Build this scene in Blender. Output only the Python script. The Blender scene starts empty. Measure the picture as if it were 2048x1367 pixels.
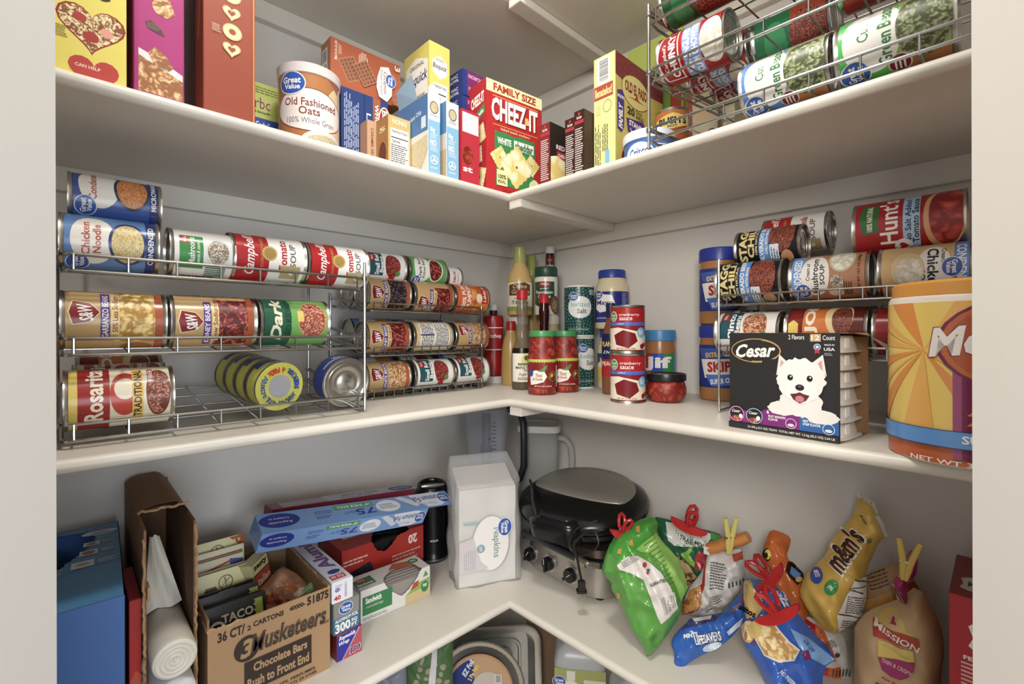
import bpy, bmesh, math, random
from mathutils import Vector, Matrix, noise
PI=math.pi; rnd=random.Random(7)
sc=bpy.context.scene; C=sc.collection
# ---------------------------------------------------------------- camera
CX,CY,CZ=1.1377,1.1992,1.45
F_PX,YAW,Y0,ROLL=935.12,3.9503,664.59,-.0023
fw=Vector((math.cos(YAW),math.sin(YAW),0)); rt=Vector((math.sin(YAW),-math.cos(YAW),0)); up=Vector((0,0,1))
cam=bpy.data.objects.new('camera',bpy.data.cameras.new('camera')); C.objects.link(cam); sc.camera=cam
cr=(rt+up*ROLL).normalized(); cu_=(up-rt*ROLL).normalized()
M=Matrix((cr,cu_,-fw)).transposed().to_4x4(); M.translation=Vector((CX,CY,CZ)); cam.matrix_world=M
cam.data.sensor_width=36; cam.data.lens=F_PX/2048*36; cam.data.shift_y=-(683.5-Y0)/2048; cam.data.clip_start=.02
# ---------------------------------------------------------------- world and lights
w=bpy.data.worlds.new('world'); sc.world=w; w.use_nodes=True
bg=w.node_tree.nodes['Background']; bg.inputs[0].default_value=(1,.975,.94,1); bg.inputs[1].default_value=.8
def area(name,loc,tgt,size,e,col,sy=None):
    l=bpy.data.lights.new(name,'AREA'); l.energy=e; l.color=col; l.size=size
    if sy: l.shape='RECTANGLE'; l.size_y=sy
    o=bpy.data.objects.new(name,l); C.objects.link(o); o.location=loc
    o.rotation_euler=(Vector(tgt)-Vector(loc)).to_track_quat('-Z','Y').to_euler()
area('kitchen_ceiling_light',(2.15,1.75,2.05),(.3,.55,1.1),.6,29,(1,.96,.9))
area('kitchen_window_light',(1.35,2.95,1.25),(.6,.2,1.15),1.1,29,(.82,.9,1))
area('pantry_ceiling_light',(.86,.86,2.66),(.8,.8,0),.2,10,(1,.95,.88))
sc.view_settings.view_transform='Standard'; sc.view_settings.look='None'; sc.view_settings.gamma=1
sc.view_settings.exposure=.02; sc.view_settings.use_curve_mapping=False
# ---------------------------------------------------------------- measuring helper (photo point on a real plane)
ZU,ZM,ZL,ZT=1.773,1.2964,.8272,2.2208; D,DR=.4144,.3973
def ray(px,py):
    a,b=px-1024,py-683.5; c,s=math.cos(-ROLL),math.sin(-ROLL); u,v=a*c-b*s,a*s+b*c
    return fw+rt*(u/F_PX)+up*((Y0-683.5-v)/F_PX)
def at(px,py,x=None,y=None,z=None,dep=None):
    d=ray(px,py)
    t=dep if dep is not None else (x-CX)/d.x if x is not None else (y-CY)/d.y if y is not None else (z-CZ)/d.z
    return Vector((CX,CY,CZ))+d*t
def vz(p,px,py):
    return CZ+ray(px,py).z*((Vector((p[0],p[1],0))-Vector((CX,CY,0))).dot(fw))
# ---------------------------------------------------------------- materials
def lin(h):
    h=h.lstrip('#'); o=[]
    for i in (0,2,4):
        v=int(h[i:i+2],16)/255; o.append(v/12.92 if v<=.04045 else ((v+.055)/1.055)**2.4)
    g=.2126*o[0]+.7152*o[1]+.0722*o[2]; return [v*.86+g*.14 for v in o]+[1]
_m={}
NM=dict(red='#c4161c',dred='#8c1118',white='#f2f0ec',cream='#efe6c4',yel='#f2dc3e',lyel='#f0e06e',blue='#1f4fae',lblue='#6fa6dc',navy='#1c2a6e',
 sky='#9cc8ee',green='#2f8f3e',dgreen='#1d5a3c',lgreen='#9cc83c',teal='#1f5560',orange='#e0762a',brown='#8a4a2a',dbrown='#4a2a1c',black='#15151a',
 grey='#8c8a88',dgrey='#3a3a3c',lgrey='#c8c6c2',gold='#b8923c',tan='#d8b684',purple='#5c2a8c',mag='#b0287e',pink='#d8608c',silver='#b8b8ba')
def mat(c,rough=.42,metal=0,alpha=1,trans=0,ior=1.45,bump=0,bscale=60,sub=0):
    if not isinstance(c,str): return c
    if c[0]=='@': return food(c)
    k=(c,rough,metal,alpha,trans,bump,bscale,sub)
    if k in _m: return _m[k]
    m=bpy.data.materials.new('mat_'+c.strip('#')); m.use_nodes=True; nt=m.node_tree; b=nt.nodes['Principled BSDF']
    b.inputs['Base Color'].default_value=lin(NM.get(c,c)); b.inputs['Roughness'].default_value=rough; b.inputs['Metallic'].default_value=metal
    b.inputs['Alpha'].default_value=alpha; b.inputs['Transmission Weight'].default_value=trans; b.inputs['IOR'].default_value=ior
    if sub: b.inputs['Subsurface Weight'].default_value=sub; b.inputs['Subsurface Scale'].default_value=.01
    if bump:
        n=nt.nodes.new('ShaderNodeTexNoise'); n.inputs['Scale'].default_value=bscale; n.inputs['Detail'].default_value=4
        t=nt.nodes.new('ShaderNodeTexCoord'); nt.links.new(t.outputs['Object'],n.inputs['Vector'])
        u=nt.nodes.new('ShaderNodeBump'); u.inputs['Strength'].default_value=bump; u.inputs['Distance'].default_value=.002
        nt.links.new(n.outputs['Fac'],u.inputs['Height']); nt.links.new(u.outputs['Normal'],b.inputs['Normal'])
    _m[k]=m; return m
FOOD=dict(kidney=('#5c1414','#a03028','#d8806c',105),black=('#180c14','#4a3440','#8a7480',120),white=('#a06830','#e0b888','#f4dcc0',140),chick=('#b88428','#ecc860','#f8e8a8',88),
 red=('#5a1212','#a83a30','#c86858',180),pinto=('#8a4a28','#d8956a','#f0c8a0',150),noodle=('#c8a040','#efe2a0','#fffad8',300),veg=('#b84818','#e8a050','#f4d878',330),
 gbean=('#4a5230','#84905c','#b8bc90',120),mush=('#7c6c5a','#c8bca8','#eee6d8',190),chili=('#4a1410','#a04830','#d08060',260),flake=('#a06430','#d8a060','#f4d8a0',110),
 ceriel=('#8a4a20','#e8cc88','#f8f0d0',160),refr=('#6c2c1c','#b86c50','#e0a890',150),oats=('#a08850','#e0d4a8','#f8f4e0',420),chip=('#c89448','#ecd08c','#f8ecc0',80),
 nuts=('#4a2818','#a87848','#dcb880',110),salsa=('#7c180e','#a02c1a','#b84a30',70),pumpkin=('#c85c14','#f08c28','#f8b050',40),gr=('#8a5030','#b87850','#c88c60',200),soup=('#d8d0b8','#f0ecdc','#fcfaf0',90),
 tomato=('#8a1c1c','#b83830','#d06050',60),olive=('#6c5c30','#b0a060','#d8cc90',160),meat=('#8a3c28','#c87058','#f0c0a0',160),cheese=('#e8cc6c','#f6e8a8','#fdf6d4',35),shingle=('#5a1414','#8c2424','#b04038',220),foil=('#6c6c68','#a8a8a4','#e8e8e0',120))
def food(c):
    if c in _m: return _m[c]
    a,b_,d,s=FOOD[c[1:]]; m=bpy.data.materials.new('print_'+c[1:]); m.use_nodes=True; nt=m.node_tree; b=nt.nodes['Principled BSDF']; b.inputs['Roughness'].default_value=.4
    t=nt.nodes.new('ShaderNodeTexCoord'); v=nt.nodes.new('ShaderNodeTexVoronoi'); v.inputs['Scale'].default_value=s
    n=nt.nodes.new('ShaderNodeTexNoise'); n.inputs['Scale'].default_value=s*.6; mp=nt.nodes.new('ShaderNodeMixRGB'); mp.inputs[0].default_value=.04
    nt.links.new(t.outputs['Object'],n.inputs['Vector']); nt.links.new(t.outputs['Object'],mp.inputs[1]); nt.links.new(n.outputs['Color'],mp.inputs[2]); nt.links.new(mp.outputs[0],v.inputs['Vector'])
    r=nt.nodes.new('ShaderNodeValToRGB'); e=r.color_ramp.elements; e[0].position=.12; e[0].color=lin(d); e[1].position=.62; e[1].color=lin(a); x=e.new(.42); x.color=lin(b_)
    nt.links.new(v.outputs['Distance'],r.inputs[0]); nt.links.new(r.outputs[0],b.inputs['Base Color']); _m[c]=m; return m
CHROME=lambda: mat('#a8a8a6',.24,1)
TIN=lambda: mat('#c2bfb8',.28,1)
# ---------------------------------------------------------------- mesh building
_t={}
def tmesh(s,bold,shear):
    bold=min(bold,.042); k=(s,bold,shear)
    if k not in _t:
        cu=bpy.data.curves.new('t','FONT'); cu.body=s; cu.size=1; cu.offset=bold; cu.shear=shear; cu.resolution_u=2
        o=bpy.data.objects.new('t',cu); C.objects.link(o); dg=bpy.context.evaluated_depsgraph_get()
        me=bpy.data.meshes.new_from_object(o.evaluated_get(dg)); vs=[v.co.copy() for v in me.vertices]; fs=[tuple(p.vertices) for p in me.polygons]
        bpy.data.objects.remove(o); bpy.data.curves.remove(cu); bpy.data.meshes.remove(me)
        x0=min(v.x for v in vs); x1=max(v.x for v in vs); y0=min(v.y for v in vs); y1=max(v.y for v in vs)
        _t[k]=([(v.x-(x0+x1)/2,v.y-(y0+y1)/2) for v in vs],fs,x1-x0,y1-y0)
    return _t[k]
def rot2(p,a):
    c,s=math.cos(a),math.sin(a); return (p[0]*c-p[1]*s,p[0]*s+p[1]*c)
def heart(cx,cy,r,n=28):
    o=[]
    for i in range(n):
        t=2*PI*i/n; o.append((cx+r*(16*math.sin(t)**3)/17,cy+r*(13*math.cos(t)-5*math.cos(2*t)-2*math.cos(3*t)-math.cos(4*t))/17))
    return o[::-1]
def star(cx,cy,r,n=5,q=.45):
    return [(cx+(r if i%2==0 else r*q)*math.sin(PI*i/n),cy+(r if i%2==0 else r*q)*math.cos(PI*i/n)) for i in range(2*n)][::-1]
class MB:
    def __init__(s): s.bm=bmesh.new(); s.m=[]
    def mi(s,m):
        m=mat(m)
        if m not in s.m: s.m.append(m)
        return s.m.index(m)
    def face(s,vs,m,smooth=False):
        try: f=s.bm.faces.new([s.bm.verts.new(v) for v in vs])
        except ValueError: return
        f.material_index=s.mi(m); f.smooth=smooth; return f
    def box(s,x0,y0,z0,x1,y1,z1,m,bev=0,T=None):
        b=bmesh.new(); r=bmesh.ops.create_cube(b,size=1)
        for v in b.verts: v.co=Vector(((x0+x1)/2+v.co.x*(x1-x0),(y0+y1)/2+v.co.y*(y1-y0),(z0+z1)/2+v.co.z*(z1-z0)))
        if bev: bmesh.ops.bevel(b,geom=list(b.edges),offset=bev,segments=2,affect='EDGES')
        s.merge(b,m,T,bool(bev)); return s
    def merge(s,b,m=None,T=None,smooth=False):
        mi=s.mi(m) if m is not None else None; d={}
        for v in b.verts: d[v]=s.bm.verts.new(T@v.co if T is not None else v.co)
        for f in b.faces:
            try: g=s.bm.faces.new([d[v] for v in f.verts])
            except ValueError: continue
            g.material_index=mi if mi is not None else f.material_index; g.smooth=smooth or f.smooth
        b.free()
    def lathe(s,prof,m,n=36,T=None,cap=True,ms=None,sx=1,sy=1):
        # prof: (r,z[,material]) ; material of segment i from point i
        rings=[]
        for p in prof:
            if p[0]<1e-5: rings.append([s.bm.verts.new((0,0,p[1]))])
            else: rings.append([s.bm.verts.new((p[0]*sx*math.cos(2*PI*i/n),p[0]*sy*math.sin(2*PI*i/n),p[1])) for i in range(n)])
        for k in range(len(prof)-1):
            a,b=rings[k],rings[k+1]; mm=s.mi(prof[k][2] if len(prof[k])>2 else m)
            for i in range(n):
                j=(i+1)%n
                if len(a)==1 and len(b)==1: continue
                vs=[a[0],b[j],b[i]] if len(a)==1 else [a[i],a[j],b[0]] if len(b)==1 else [a[i],a[j],b[j],b[i]]
                f=s.bm.faces.new(vs); f.material_index=mm; f.smooth=True
        if T is not None:
            for r in rings:
                for v in r: v.co=T@v.co
        return s
    def tube(s,pts,r,m,n=8,closed=False,taper=None,flat=1):
        pts=[Vector(p) for p in pts]; N=len(pts); mi=s.mi(m); rings=[]; prev=None
        for i,p in enumerate(pts):
            a=pts[(i-1)%N] if (closed or i>0) else p; b=pts[(i+1)%N] if (closed or i<N-1) else p
            t=(b-a).normalized()
            if prev is None: q=Vector((0,0,1)) if abs(t.z)<.9 else Vector((1,0,0)); e=(q-t*q.dot(t)).normalized()
            else:
                e=prev-t*prev.dot(t); e=e.normalized() if e.length>1e-6 else prev
            prev=e; g=t.cross(e); rr=r*(taper[i] if taper else 1)
            rings.append([s.bm.verts.new(p+e*(rr*math.cos(2*PI*k/n)*flat)+g*(rr*math.sin(2*PI*k/n))) for k in range(n)])
        for i in range(N if closed else N-1):
            a,b=rings[i],rings[(i+1)%N]
            for k in range(n):
                f=s.bm.faces.new([a[k],a[(k+1)%n],b[(k+1)%n],b[k]]); f.material_index=mi; f.smooth=True
        if not closed:
            for rr in (rings[0][::-1],rings[-1]):
                f=s.bm.faces.new(rr); f.material_index=mi
        return s
    def prism(s,poly,z0,z1,m,T=None,bev=0):
        b=bmesh.new(); vs=[b.verts.new((x,y,z0)) for x,y in poly]; f=b.faces.new(vs)
        r=bmesh.ops.extrude_face_region(b,geom=[f]); 
        for v in r['geom']:
            if isinstance(v,bmesh.types.BMVert): v.co.z=z1
        bmesh.ops.recalc_face_normals(b,faces=b.faces)
        if bev: bmesh.ops.bevel(b,geom=list(b.edges),offset=bev,segments=2,affect='EDGES')
        s.merge(b,m,T,bool(bev)); return s
    def sheet(s,items,surf,u,lay=.00008,cuts=None,k0=1,rough=.42):
        """printed shapes in units u on a surface: surf(x,y,height)"""
        b=bmesh.new()
        def poly(pts,mi,z):
            if sum(pts[i-1][0]*pts[i][1]-pts[i][0]*pts[i-1][1] for i in range(len(pts)))<0: pts=pts[::-1]
            try: f=b.faces.new([b.verts.new((x*u,y*u,z)) for x,y in pts]); f.material_index=mi
            except ValueError: pass
        def text(cx,cy,w_,h,st,col,rot,bold,shear,z,bend=None):
            vs,fs,tw,th=tmesh(st,bold,shear); mi=s.mi(mat(col,rough) if col[0]!='@' else col); sy=h/th; sx=(w_/tw) if w_ else sy
            nv=[]
            for x,y in vs:
                px,py=x*sx,y*sy
                if bend: # arc: bend radius
                    a=px/bend; px,py=(bend+py)*math.sin(a),(bend+py)*math.cos(a)-bend
                px,py=rot2((px,py),rot); nv.append(b.verts.new(((cx+px)*u,(cy+py)*u,z)))
            for f in fs:
                try: g=b.faces.new([nv[i] for i in f]); g.material_index=mi
                except ValueError: pass
        k=k0; flat=[]
        for it in items:
            flat+=[(q,k) for q in (it[1] if it[0]=='g' else [it])]; k+=1
        for it,k in flat:
            z=lay*k; t=it[0]; c=it[-1] if t not in 't' else it[6]
            if t=='t':
                it=list(it)+[None]*(12-len(it)); text(it[1],it[2],it[3],it[4],it[5],it[6],math.radians(it[7] or 0),.02 if it[8] is None else it[8],it[9] or 0,z,it[10]); continue
            mi=s.mi(mat(c,rough) if c[0]!='@' else c)
            if t=='r': x0,y0,x1,y1=it[1:5]; poly([(x0,y0),(x1,y0),(x1,y1),(x0,y1)],mi,z)
            elif t=='e':
                cx,cy,rx,ry=it[1:5]; a0=math.radians(it[5]) if len(it)>6 else 0
                poly([(cx+q[0],cy+q[1]) for q in [rot2((rx*math.cos(2*PI*i/28),ry*math.sin(2*PI*i/28)),a0) for i in range(28)]],mi,z)
            elif t=='o': # ring
                cx,cy,rx,ry,wd=it[1:6]; n=28
                for i in range(n):
                    a,bb=2*PI*i/n,2*PI*(i+1)/n
                    poly([(cx+rx*math.cos(a),cy+ry*math.sin(a)),(cx+rx*math.cos(bb),cy+ry*math.sin(bb)),(cx+(rx-wd)*math.cos(bb),cy+(ry-wd)*math.sin(bb)),(cx+(rx-wd)*math.cos(a),cy+(ry-wd)*math.sin(a))],mi,z)
            elif t=='p': poly(it[1],mi,z)
            elif t=='l': # rows of fine print
                x0,y0,x1,y1,n=it[1:6]; h=(y1-y0)/n; rr=random.Random(int(x0*7+y0*13+n))
                for i in range(n):
                    y=y0+h*i; x=x0; e=x0+(x1-x0)*rr.uniform(.7,1)
                    while x<e:
                        q=min(e,x+(x1-x0)*rr.uniform(.06,.2)); poly([(x,y+h*.25),(q,y+h*.25),(q,y+h*.7),(x,y+h*.7)],mi,z); x=q+(x1-x0)*.025
            elif t=='v': # fine print in columns (turned)
                x0,y0,x1,y1,n=it[1:6]; h=(x1-x0)/n; rr=random.Random(int(x0*7+y0*13+n))
                for i in range(n):
                    x=x0+h*i; y=y0; e=y0+(y1-y0)*rr.uniform(.7,1)
                    while y<e:
                        q=min(e,y+(y1-y0)*rr.uniform(.06,.2)); poly([(x+h*.25,y),(x+h*.7,y),(x+h*.7,q),(x+h*.25,q)],mi,z); y=q+(y1-y0)*.025
            elif t=='b': # bars of a barcode; vertical bars
                x0,y0,x1,y1=it[1:5]; rr=random.Random(3); x=x0
                vert=(it[5]!='h') if len(it)>6 else True
                if vert:
                    while x<x1: w_=(x1-x0)*rr.uniform(.015,.05); poly([(x,y0),(min(x+w_,x1),y0),(min(x+w_,x1),y1),(x,y1)],mi,z); x+=w_+(x1-x0)*rr.uniform(.02,.04)
                else:
                    x=y0
                    while x<y1: w_=(y1-y0)*rr.uniform(.015,.05); poly([(x0,x),(x1,x),(x1,min(x+w_,y1)),(x0,min(x+w_,y1))],mi,z); x+=w_+(y1-y0)*rr.uniform(.02,.04)
        if cuts:
            for ax,stp in ((0,cuts[0]),(1,cuts[1])):
                if not stp or not b.verts: continue
                lo=min(v.co[ax] for v in b.verts); hi=max(v.co[ax] for v in b.verts); q=math.floor(lo/stp)+1
                while q*stp<hi:
                    co=[0,0,0]; co[ax]=q*stp; no=[0,0,0]; no[ax]=1
                    bmesh.ops.bisect_plane(b,geom=list(b.verts)+list(b.edges)+list(b.faces),plane_co=co,plane_no=no,dist=1e-7); q+=1
            bmesh.ops.triangulate(b,faces=[f for f in b.faces if len(f.verts)>4])
        for v in b.verts: v.co=Vector(surf(v.co.x,v.co.y,v.co.z))
        d={}
        for v in b.verts: d[v]=s.bm.verts.new(v.co)
        for f in b.faces:
            try: g=s.bm.faces.new([d[v] for v in f.verts]); g.material_index=f.material_index; g.smooth=bool(cuts)
            except ValueError: pass
        b.free(); return s
    def build(s,name,parent=None,T=None,ang=40,radial=False,stuff=False):
        me=bpy.data.meshes.new(name)
        s.bm.to_mesh(me); s.bm.free()
        for m in s.m: me.materials.append(m)
        if radial: me.normals_split_custom_set_from_vertices([(Vector((v.co.x,v.co.y,0)).normalized() if v.co.xy.length>1e-6 else Vector((0,0,1))) for v in me.vertices])
        elif ang: me.set_sharp_from_angle(angle=math.radians(ang))
        o=bpy.data.objects.new(name,me); C.objects.link(o)
        if T is not None: o.matrix_world=T
        if parent: o.parent=parent
        return o
def tag(o,label,cat,group=None,kind=None):
    if label: o['label']=label
    if cat: o['category']=cat
    if group: o['group']=group
    if kind: o['kind']=kind
    return o
def thing(name,label,cat,T=None,group=None):
    o=bpy.data.objects.new(name,None); C.objects.link(o); o.empty_display_size=.03
    if T is not None: o.matrix_world=T
    return tag(o,label,cat,group)
def struct(mb,name):
    o=mb.build(name); o['kind']='structure'; return o
def TR(x,y,z,rz=0): return Matrix.Translation((x,y,z))@Matrix.Rotation(math.radians(rz),4,'Z')
def frame(o,xa,ya,za):
    m=Matrix((Vector(xa),Vector(ya),Vector(za))).transposed().to_4x4(); m.translation=Vector(o); return m
# ---------------------------------------------------------------- the pantry shell
PAINT=mat('#d8d3cc',.55,bump=.15,bscale=90); SHELF=mat('#dbd5c9',.38,bump=.12,bscale=40); JAMB=mat('#d6d2cb',.4,bump=.05,bscale=60)
XE,YE=1.42,1.42; ZC=2.7
struct(MB().box(-.1,-.1,0,XE+.1,0,ZC,PAINT),'wall_left')
struct(MB().box(-.1,0,0,0,YE+.1,ZC,PAINT),'wall_right')
struct(MB().box(XE,0,0,XE+.1,.42,ZC,PAINT),'wall_end_left')
struct(MB().box(0,YE,0,.39,YE+.1,ZC,PAINT),'wall_end_right')
struct(MB().box(-.1,-.1,-.05,3.6,3.6,0,mat('#a08868',.5,bump=.1)),'floor')
struct(MB().box(-.1,-.1,ZC,3.6,3.6,ZC+.05,mat('#e8e6e2',.7)),'ceiling')
# doorway wall across the corner: depth from the camera .235 to .345
cp=Vector((CX,CY,0))
def doorpost(s0,s1,name,z0=0,z1=ZC):
    q=[cp+fw*d+rt*s for d,s in ((.232,s0),(.345,s0),(.345,s1),(.232,s1))]
    m=MB(); m.prism([(v.x,v.y) for v in q],z0,z1,JAMB,bev=.002); struct(m,name)
doorpost(-.68,-.3345,'door_1_jamb'); doorpost(.3375,.66,'door_2_jamb'); doorpost(-.3345,.3375,'door_1_head',2.35)
# L-shaped shelves with rounded front edges
def shelf(zt,name,th=.0185):
    r=th/2; pr=[]
    prof=[(0,0)]+[(r*math.sin(a),-r+r*math.cos(a)) for a in [PI*i/10 for i in range(11)]]+[(0,-th)]
    m=MB(); mi=m.mi(SHELF)
    # path of the front edge: (XE,D-r) -> (DR-r,D-r) -> (DR-r,YE)
    def ring(cx,cy,dx,dy): return [m.bm.verts.new((cx+dx*p[0],cy+dy*p[0],zt+p[1])) for p in prof]
    A=ring(XE,D-r,0,1); B=ring(DR-r,D-r,1,1); Cc=ring(DR-r,YE,1,0)
    for a,b in ((A,B),(B,Cc)):
        for i in range(len(prof)-1):
            f=m.bm.faces.new([a[i],a[i+1],b[i+1],b[i]]); f.material_index=mi; f.smooth=True
    for z in (zt,zt-th):
        m.face([(0,0,z),(XE,0,z),(XE,D-r,z),(DR-r,D-r,z)],SHELF); m.face([(0,0,z),(DR-r,D-r,z),(DR-r,YE,z),(0,YE,z)],SHELF)
    m.bm.normal_update(); bmesh.ops.recalc_face_normals(m.bm,faces=m.bm.faces)
    o=m.build(name,ang=30); o['kind']='structure'; return o
for zt,nm,cl in ((ZT+.0185,'trim_shelf_top',1),(ZU,'trim_shelf_upper',1),(ZM,'trim_shelf_middle',1),(ZL,'trim_shelf_lower',1),(.34,'trim_shelf_bottom',0)):
    shelf(zt,nm); z=zt-.0185
    c=.019; h=.044
    struct(MB().box(c,0,z-h,XE,c,z,SHELF,.001),'trim_cleat_left'); struct(MB().box(0,0,z-h,c,YE,z,SHELF,.001),'trim_cleat_right')
    if zt>ZL+.1: struct(MB().box(c,D-.006,z-.019,DR-.006,D+.032,z,SHELF,.0012),'trim_brace')
# ---------------------------------------------------------------- chrome can racks
def wire_rack(name,label,T,W,Dp,tiers,tick,H,r=.0028,slope=.12,fence=.022,tw=.0016,group=None):
    """local: x along the shelf, front at y=0 (towards -y), back at y=Dp"""
    root=thing(name,label,'rack',T,group); ch=CHROME()
    for x in (0,W):
        m=MB(); m.tube([(x,0,.002),(x,0,H)],r,ch); m.tube([(x,Dp,.002),(x,Dp,H+.03)],r,ch)
        m.tube([(x,0,.004),(x,Dp,.004)],r*.8,ch)
        for z in tiers: m.tube([(x,0,z+fence),(x,.01,z+fence),(x,Dp,z+fence+Dp*slope)],r*.8,ch)
        for z in tiers: m.lathe([(0,-.005),(r*1.7,-.004),(r*1.7,.004),(0,.005)],ch,10,T=Matrix.Translation((x,0,z+fence)))
        m.build('side_frame',root)
    for z in tiers:
        m=MB(); g=.006
        def ring(zz,rr): # rounded front corners
            p=[(g,Dp,zz+Dp*slope)]
            p+=[(g,.02,zz)]+[(g+.012-.012*math.cos(a),.012-.012*math.sin(a)-.006,zz) for a in (.4,.8,1.2,1.57)]
            p+=[(W-g-.012+.012*math.sin(a),.012-.012*math.cos(a)-.006,zz) for a in (0,.4,.8,1.2)]+[(W-g,.02,zz),(W-g,Dp,zz+Dp*slope)]
            m.tube(p,rr,ch)
        ring(z+fence,r*.85); ring(z,r*.85)
        n=int((W-2*g)/tick)
        for i in range(n+1):
            x=g+.012+(W-2*g-.024)*i/n; m.tube([(x,-.007,z+fence),(x,-.007,z+.002),(x,-.003,z-.001),(x,Dp,z+Dp*slope)],tw,ch,6)
        for q in (.25,.5,.75,1): m.tube([(g,Dp*q,z+Dp*q*slope-.003),(W-g,Dp*q,z+Dp*q*slope-.003)],tw,ch,6)
        m.build('tray',root)
    return root
wire_rack('can_rack','chrome can rack at left on the middle shelf, half empty on its lowest tier',TR(1.148,.345,ZM,180),.43,.29,(.011,.125,.237),.054,.29)
wire_rack('can_rack','chrome can rack nearer the corner on the middle shelf with closely spaced fence wires',TR(.648,.205,ZM,180),.343,.19,(.004,.101,.204),.026,.225,r=.0024,fence=.018,slope=.1)
wire_rack('can_rack','chrome can rack standing on the upper shelf at top right',TR(.388,.767,ZU,90),.44,.30,(.013,.116,.219),.054,.258)
wire_rack('can_rack','chrome can rack on the right of the middle shelf behind the dog food box',TR(.235,.826,ZM,90),.36,.21,(.110,.204),.030,.292,r=.0024,fence=.018,slope=.1)
# ---------------------------------------------------------------- tins
def cyl_surf(R,z0,N=40,off=0):
    da=2*PI/N; h=da/2
    def f(x,y,n):
        a=x/R; am=(math.floor(a/da+1e-6)+.5)*da; rho=(R*math.cos(h)+n)/math.cos(a-am); a+=off
        return (rho*math.sin(a),-rho*math.cos(a),z0+y)
    return f
def wrap(parent,R,z0,h,items,bg,name='label',N=40,span=None,off=0):
    u=h/100; hw=(PI*R if span is None else math.radians(span)/2*R)/u; m=MB()
    m.sheet([('r',-hw,0,hw,100,bg)]+items,cyl_surf(R,z0,N,off),u,cuts=(2*PI*R/N,0),k0=0,rough=.24)
    return m.build(name,parent,ang=0,radial=True)
def tin_body(r,L,dark=False,lip=.0012):
    m=MB(); e=[(0,.004),(.3*r,.004),(.33*r,.005),(.55*r,.005),(.58*r,.004),(.74*r,.004),(.77*r,.0052),(.86*r,.0052),(.9*r,.0035),(.955*r,.004),(.965*r,0)]
    p=e+[(r+lip,0),(r+lip,.003),(r,.0045),(r,L-.0045),(r+lip,L-.003),(r+lip,L)]+[(a,L-b) for a,b in e[::-1]]
    return m.lathe(p,TIN(),40)
def GV(cx,cy,s,rot=0,o=-1):
    q=rot2((0,s*.22),math.radians(rot)); k=rot2((s*.05,-s*.28),math.radians(rot))
    return [('e',cx,cy,s*1.12,s*.92,rot,'white'),('e',cx,cy,s*1.04,s*.84,rot,'#2a5cb8'),('t',cx+q[0],cy+q[1],s*1.5,s*.5,'Great','white',rot,.03),('t',cx+k[0],cy+k[1],s*1.3,s*.42,'Value','white',rot,.03)]
def shield(cx,cy,s,c): return ('p',[(cx-s,cy+s*.75),(cx-s*.8,cy-s*.3),(cx,cy-s*.9),(cx+s*.8,cy-s*.3),(cx+s,cy+s*.75),(cx,cy+s)],c)
def SW(nm,fd,sub=None):
    o=[('r',-118,0,118,100,'#c8a468'),('r',-118,0,118,9,'#b0562c'),('r',-38,9,42,52,fd),('e',-52,28,12,18,'#a86c34'),('r',-118,0,-70,100,'#dcc48c'),('l',-112,12,-76,88,12,'#4a3a2a'),
       shield(4,81,17,'#e8d8a8'),shield(4,81,15.5,'#8c1420'),('t',4,81,24,14,'S&W','white',8,.03,.3),('r',-34,57,36,66,'#5a2c90'),('t',1,61.5,62,6.5,nm,'white')]
    if sub: o+=[('r',-26,47,34,56,'#e8d088'),('t',4,51.5,52,6,sub,'#a03820')]
    return o,'#c8a468'
def WINCO(a,b,fd):
    return [('r',-118,0,118,100,'#eceae6'),('r',-28,58,34,94,'teal'),('r',8,80,24,92,'red'),('t',16,86,13,5,'WinCo','white'),('t',0,74,52,11,a,'white',0,.03),('t',0,63,40,9,b,'white',0,.03),
     ('e',-2,34,30,20,fd),('e',-20,20,7,6,'#5c8c3c'),('e',-34,34,6,8,'red'),('l',50,10,90,90,10,'dgrey'),('b',-80,20,-56,60,'black')],'#eceae6'
def CAMP(v):
    return [('r',-118,0,118,54,'#f2f0ea'),('r',-118,54,118,100,'#b8161e'),('t',4,80,78,19,"Campbell's",'white',0,.015,.35),('t',4,64,50,4.2,'CONDENSED','gold'),('e',2,53,12,11,'#c8a858'),('e',2,53,9,8.4,'#a8863c'),
     ('t',2,33,56,12,v,'#b8161e',0,.02),('t',2,18,40,9,'SOUP','#5a5a50',0,.01),('r',-40,6,-16,36,'#b8a468'),('t',-28,20,8,9,'6','white'),('r',-80,4,-46,50,'#e4e0d4'),('l',-78,6,-48,48,9,'dgrey')],'#b8161e'
def GVL(bg,words,fd,ring,bot=None,wc='#c0572c'):
    o=[('r',-118,0,118,100,bg),('e',2,70,38,24,'#f4f1ea'),('e',0,32,34,22,ring),('e',0,32,30,18.5,fd)]
    n=len(words)
    for i,wd in enumerate(words): o.append(('t',4,78-i*12,min(56,7*len(wd)),9,wd,wc))
    o+=GV(-34,86,14)
    if bot: o+=[('r',-118,0,118,11,'#283c7c'),('t',0,5.5,60,6.5,bot,'white')]
    o+=[('r',-92,8,-56,94,'#d8d4d4')]+[('r',-90,16+i*9,-58,18+i*9+(i%3),'#3a3438') for i in range(8)]
    return o,bg
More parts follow.
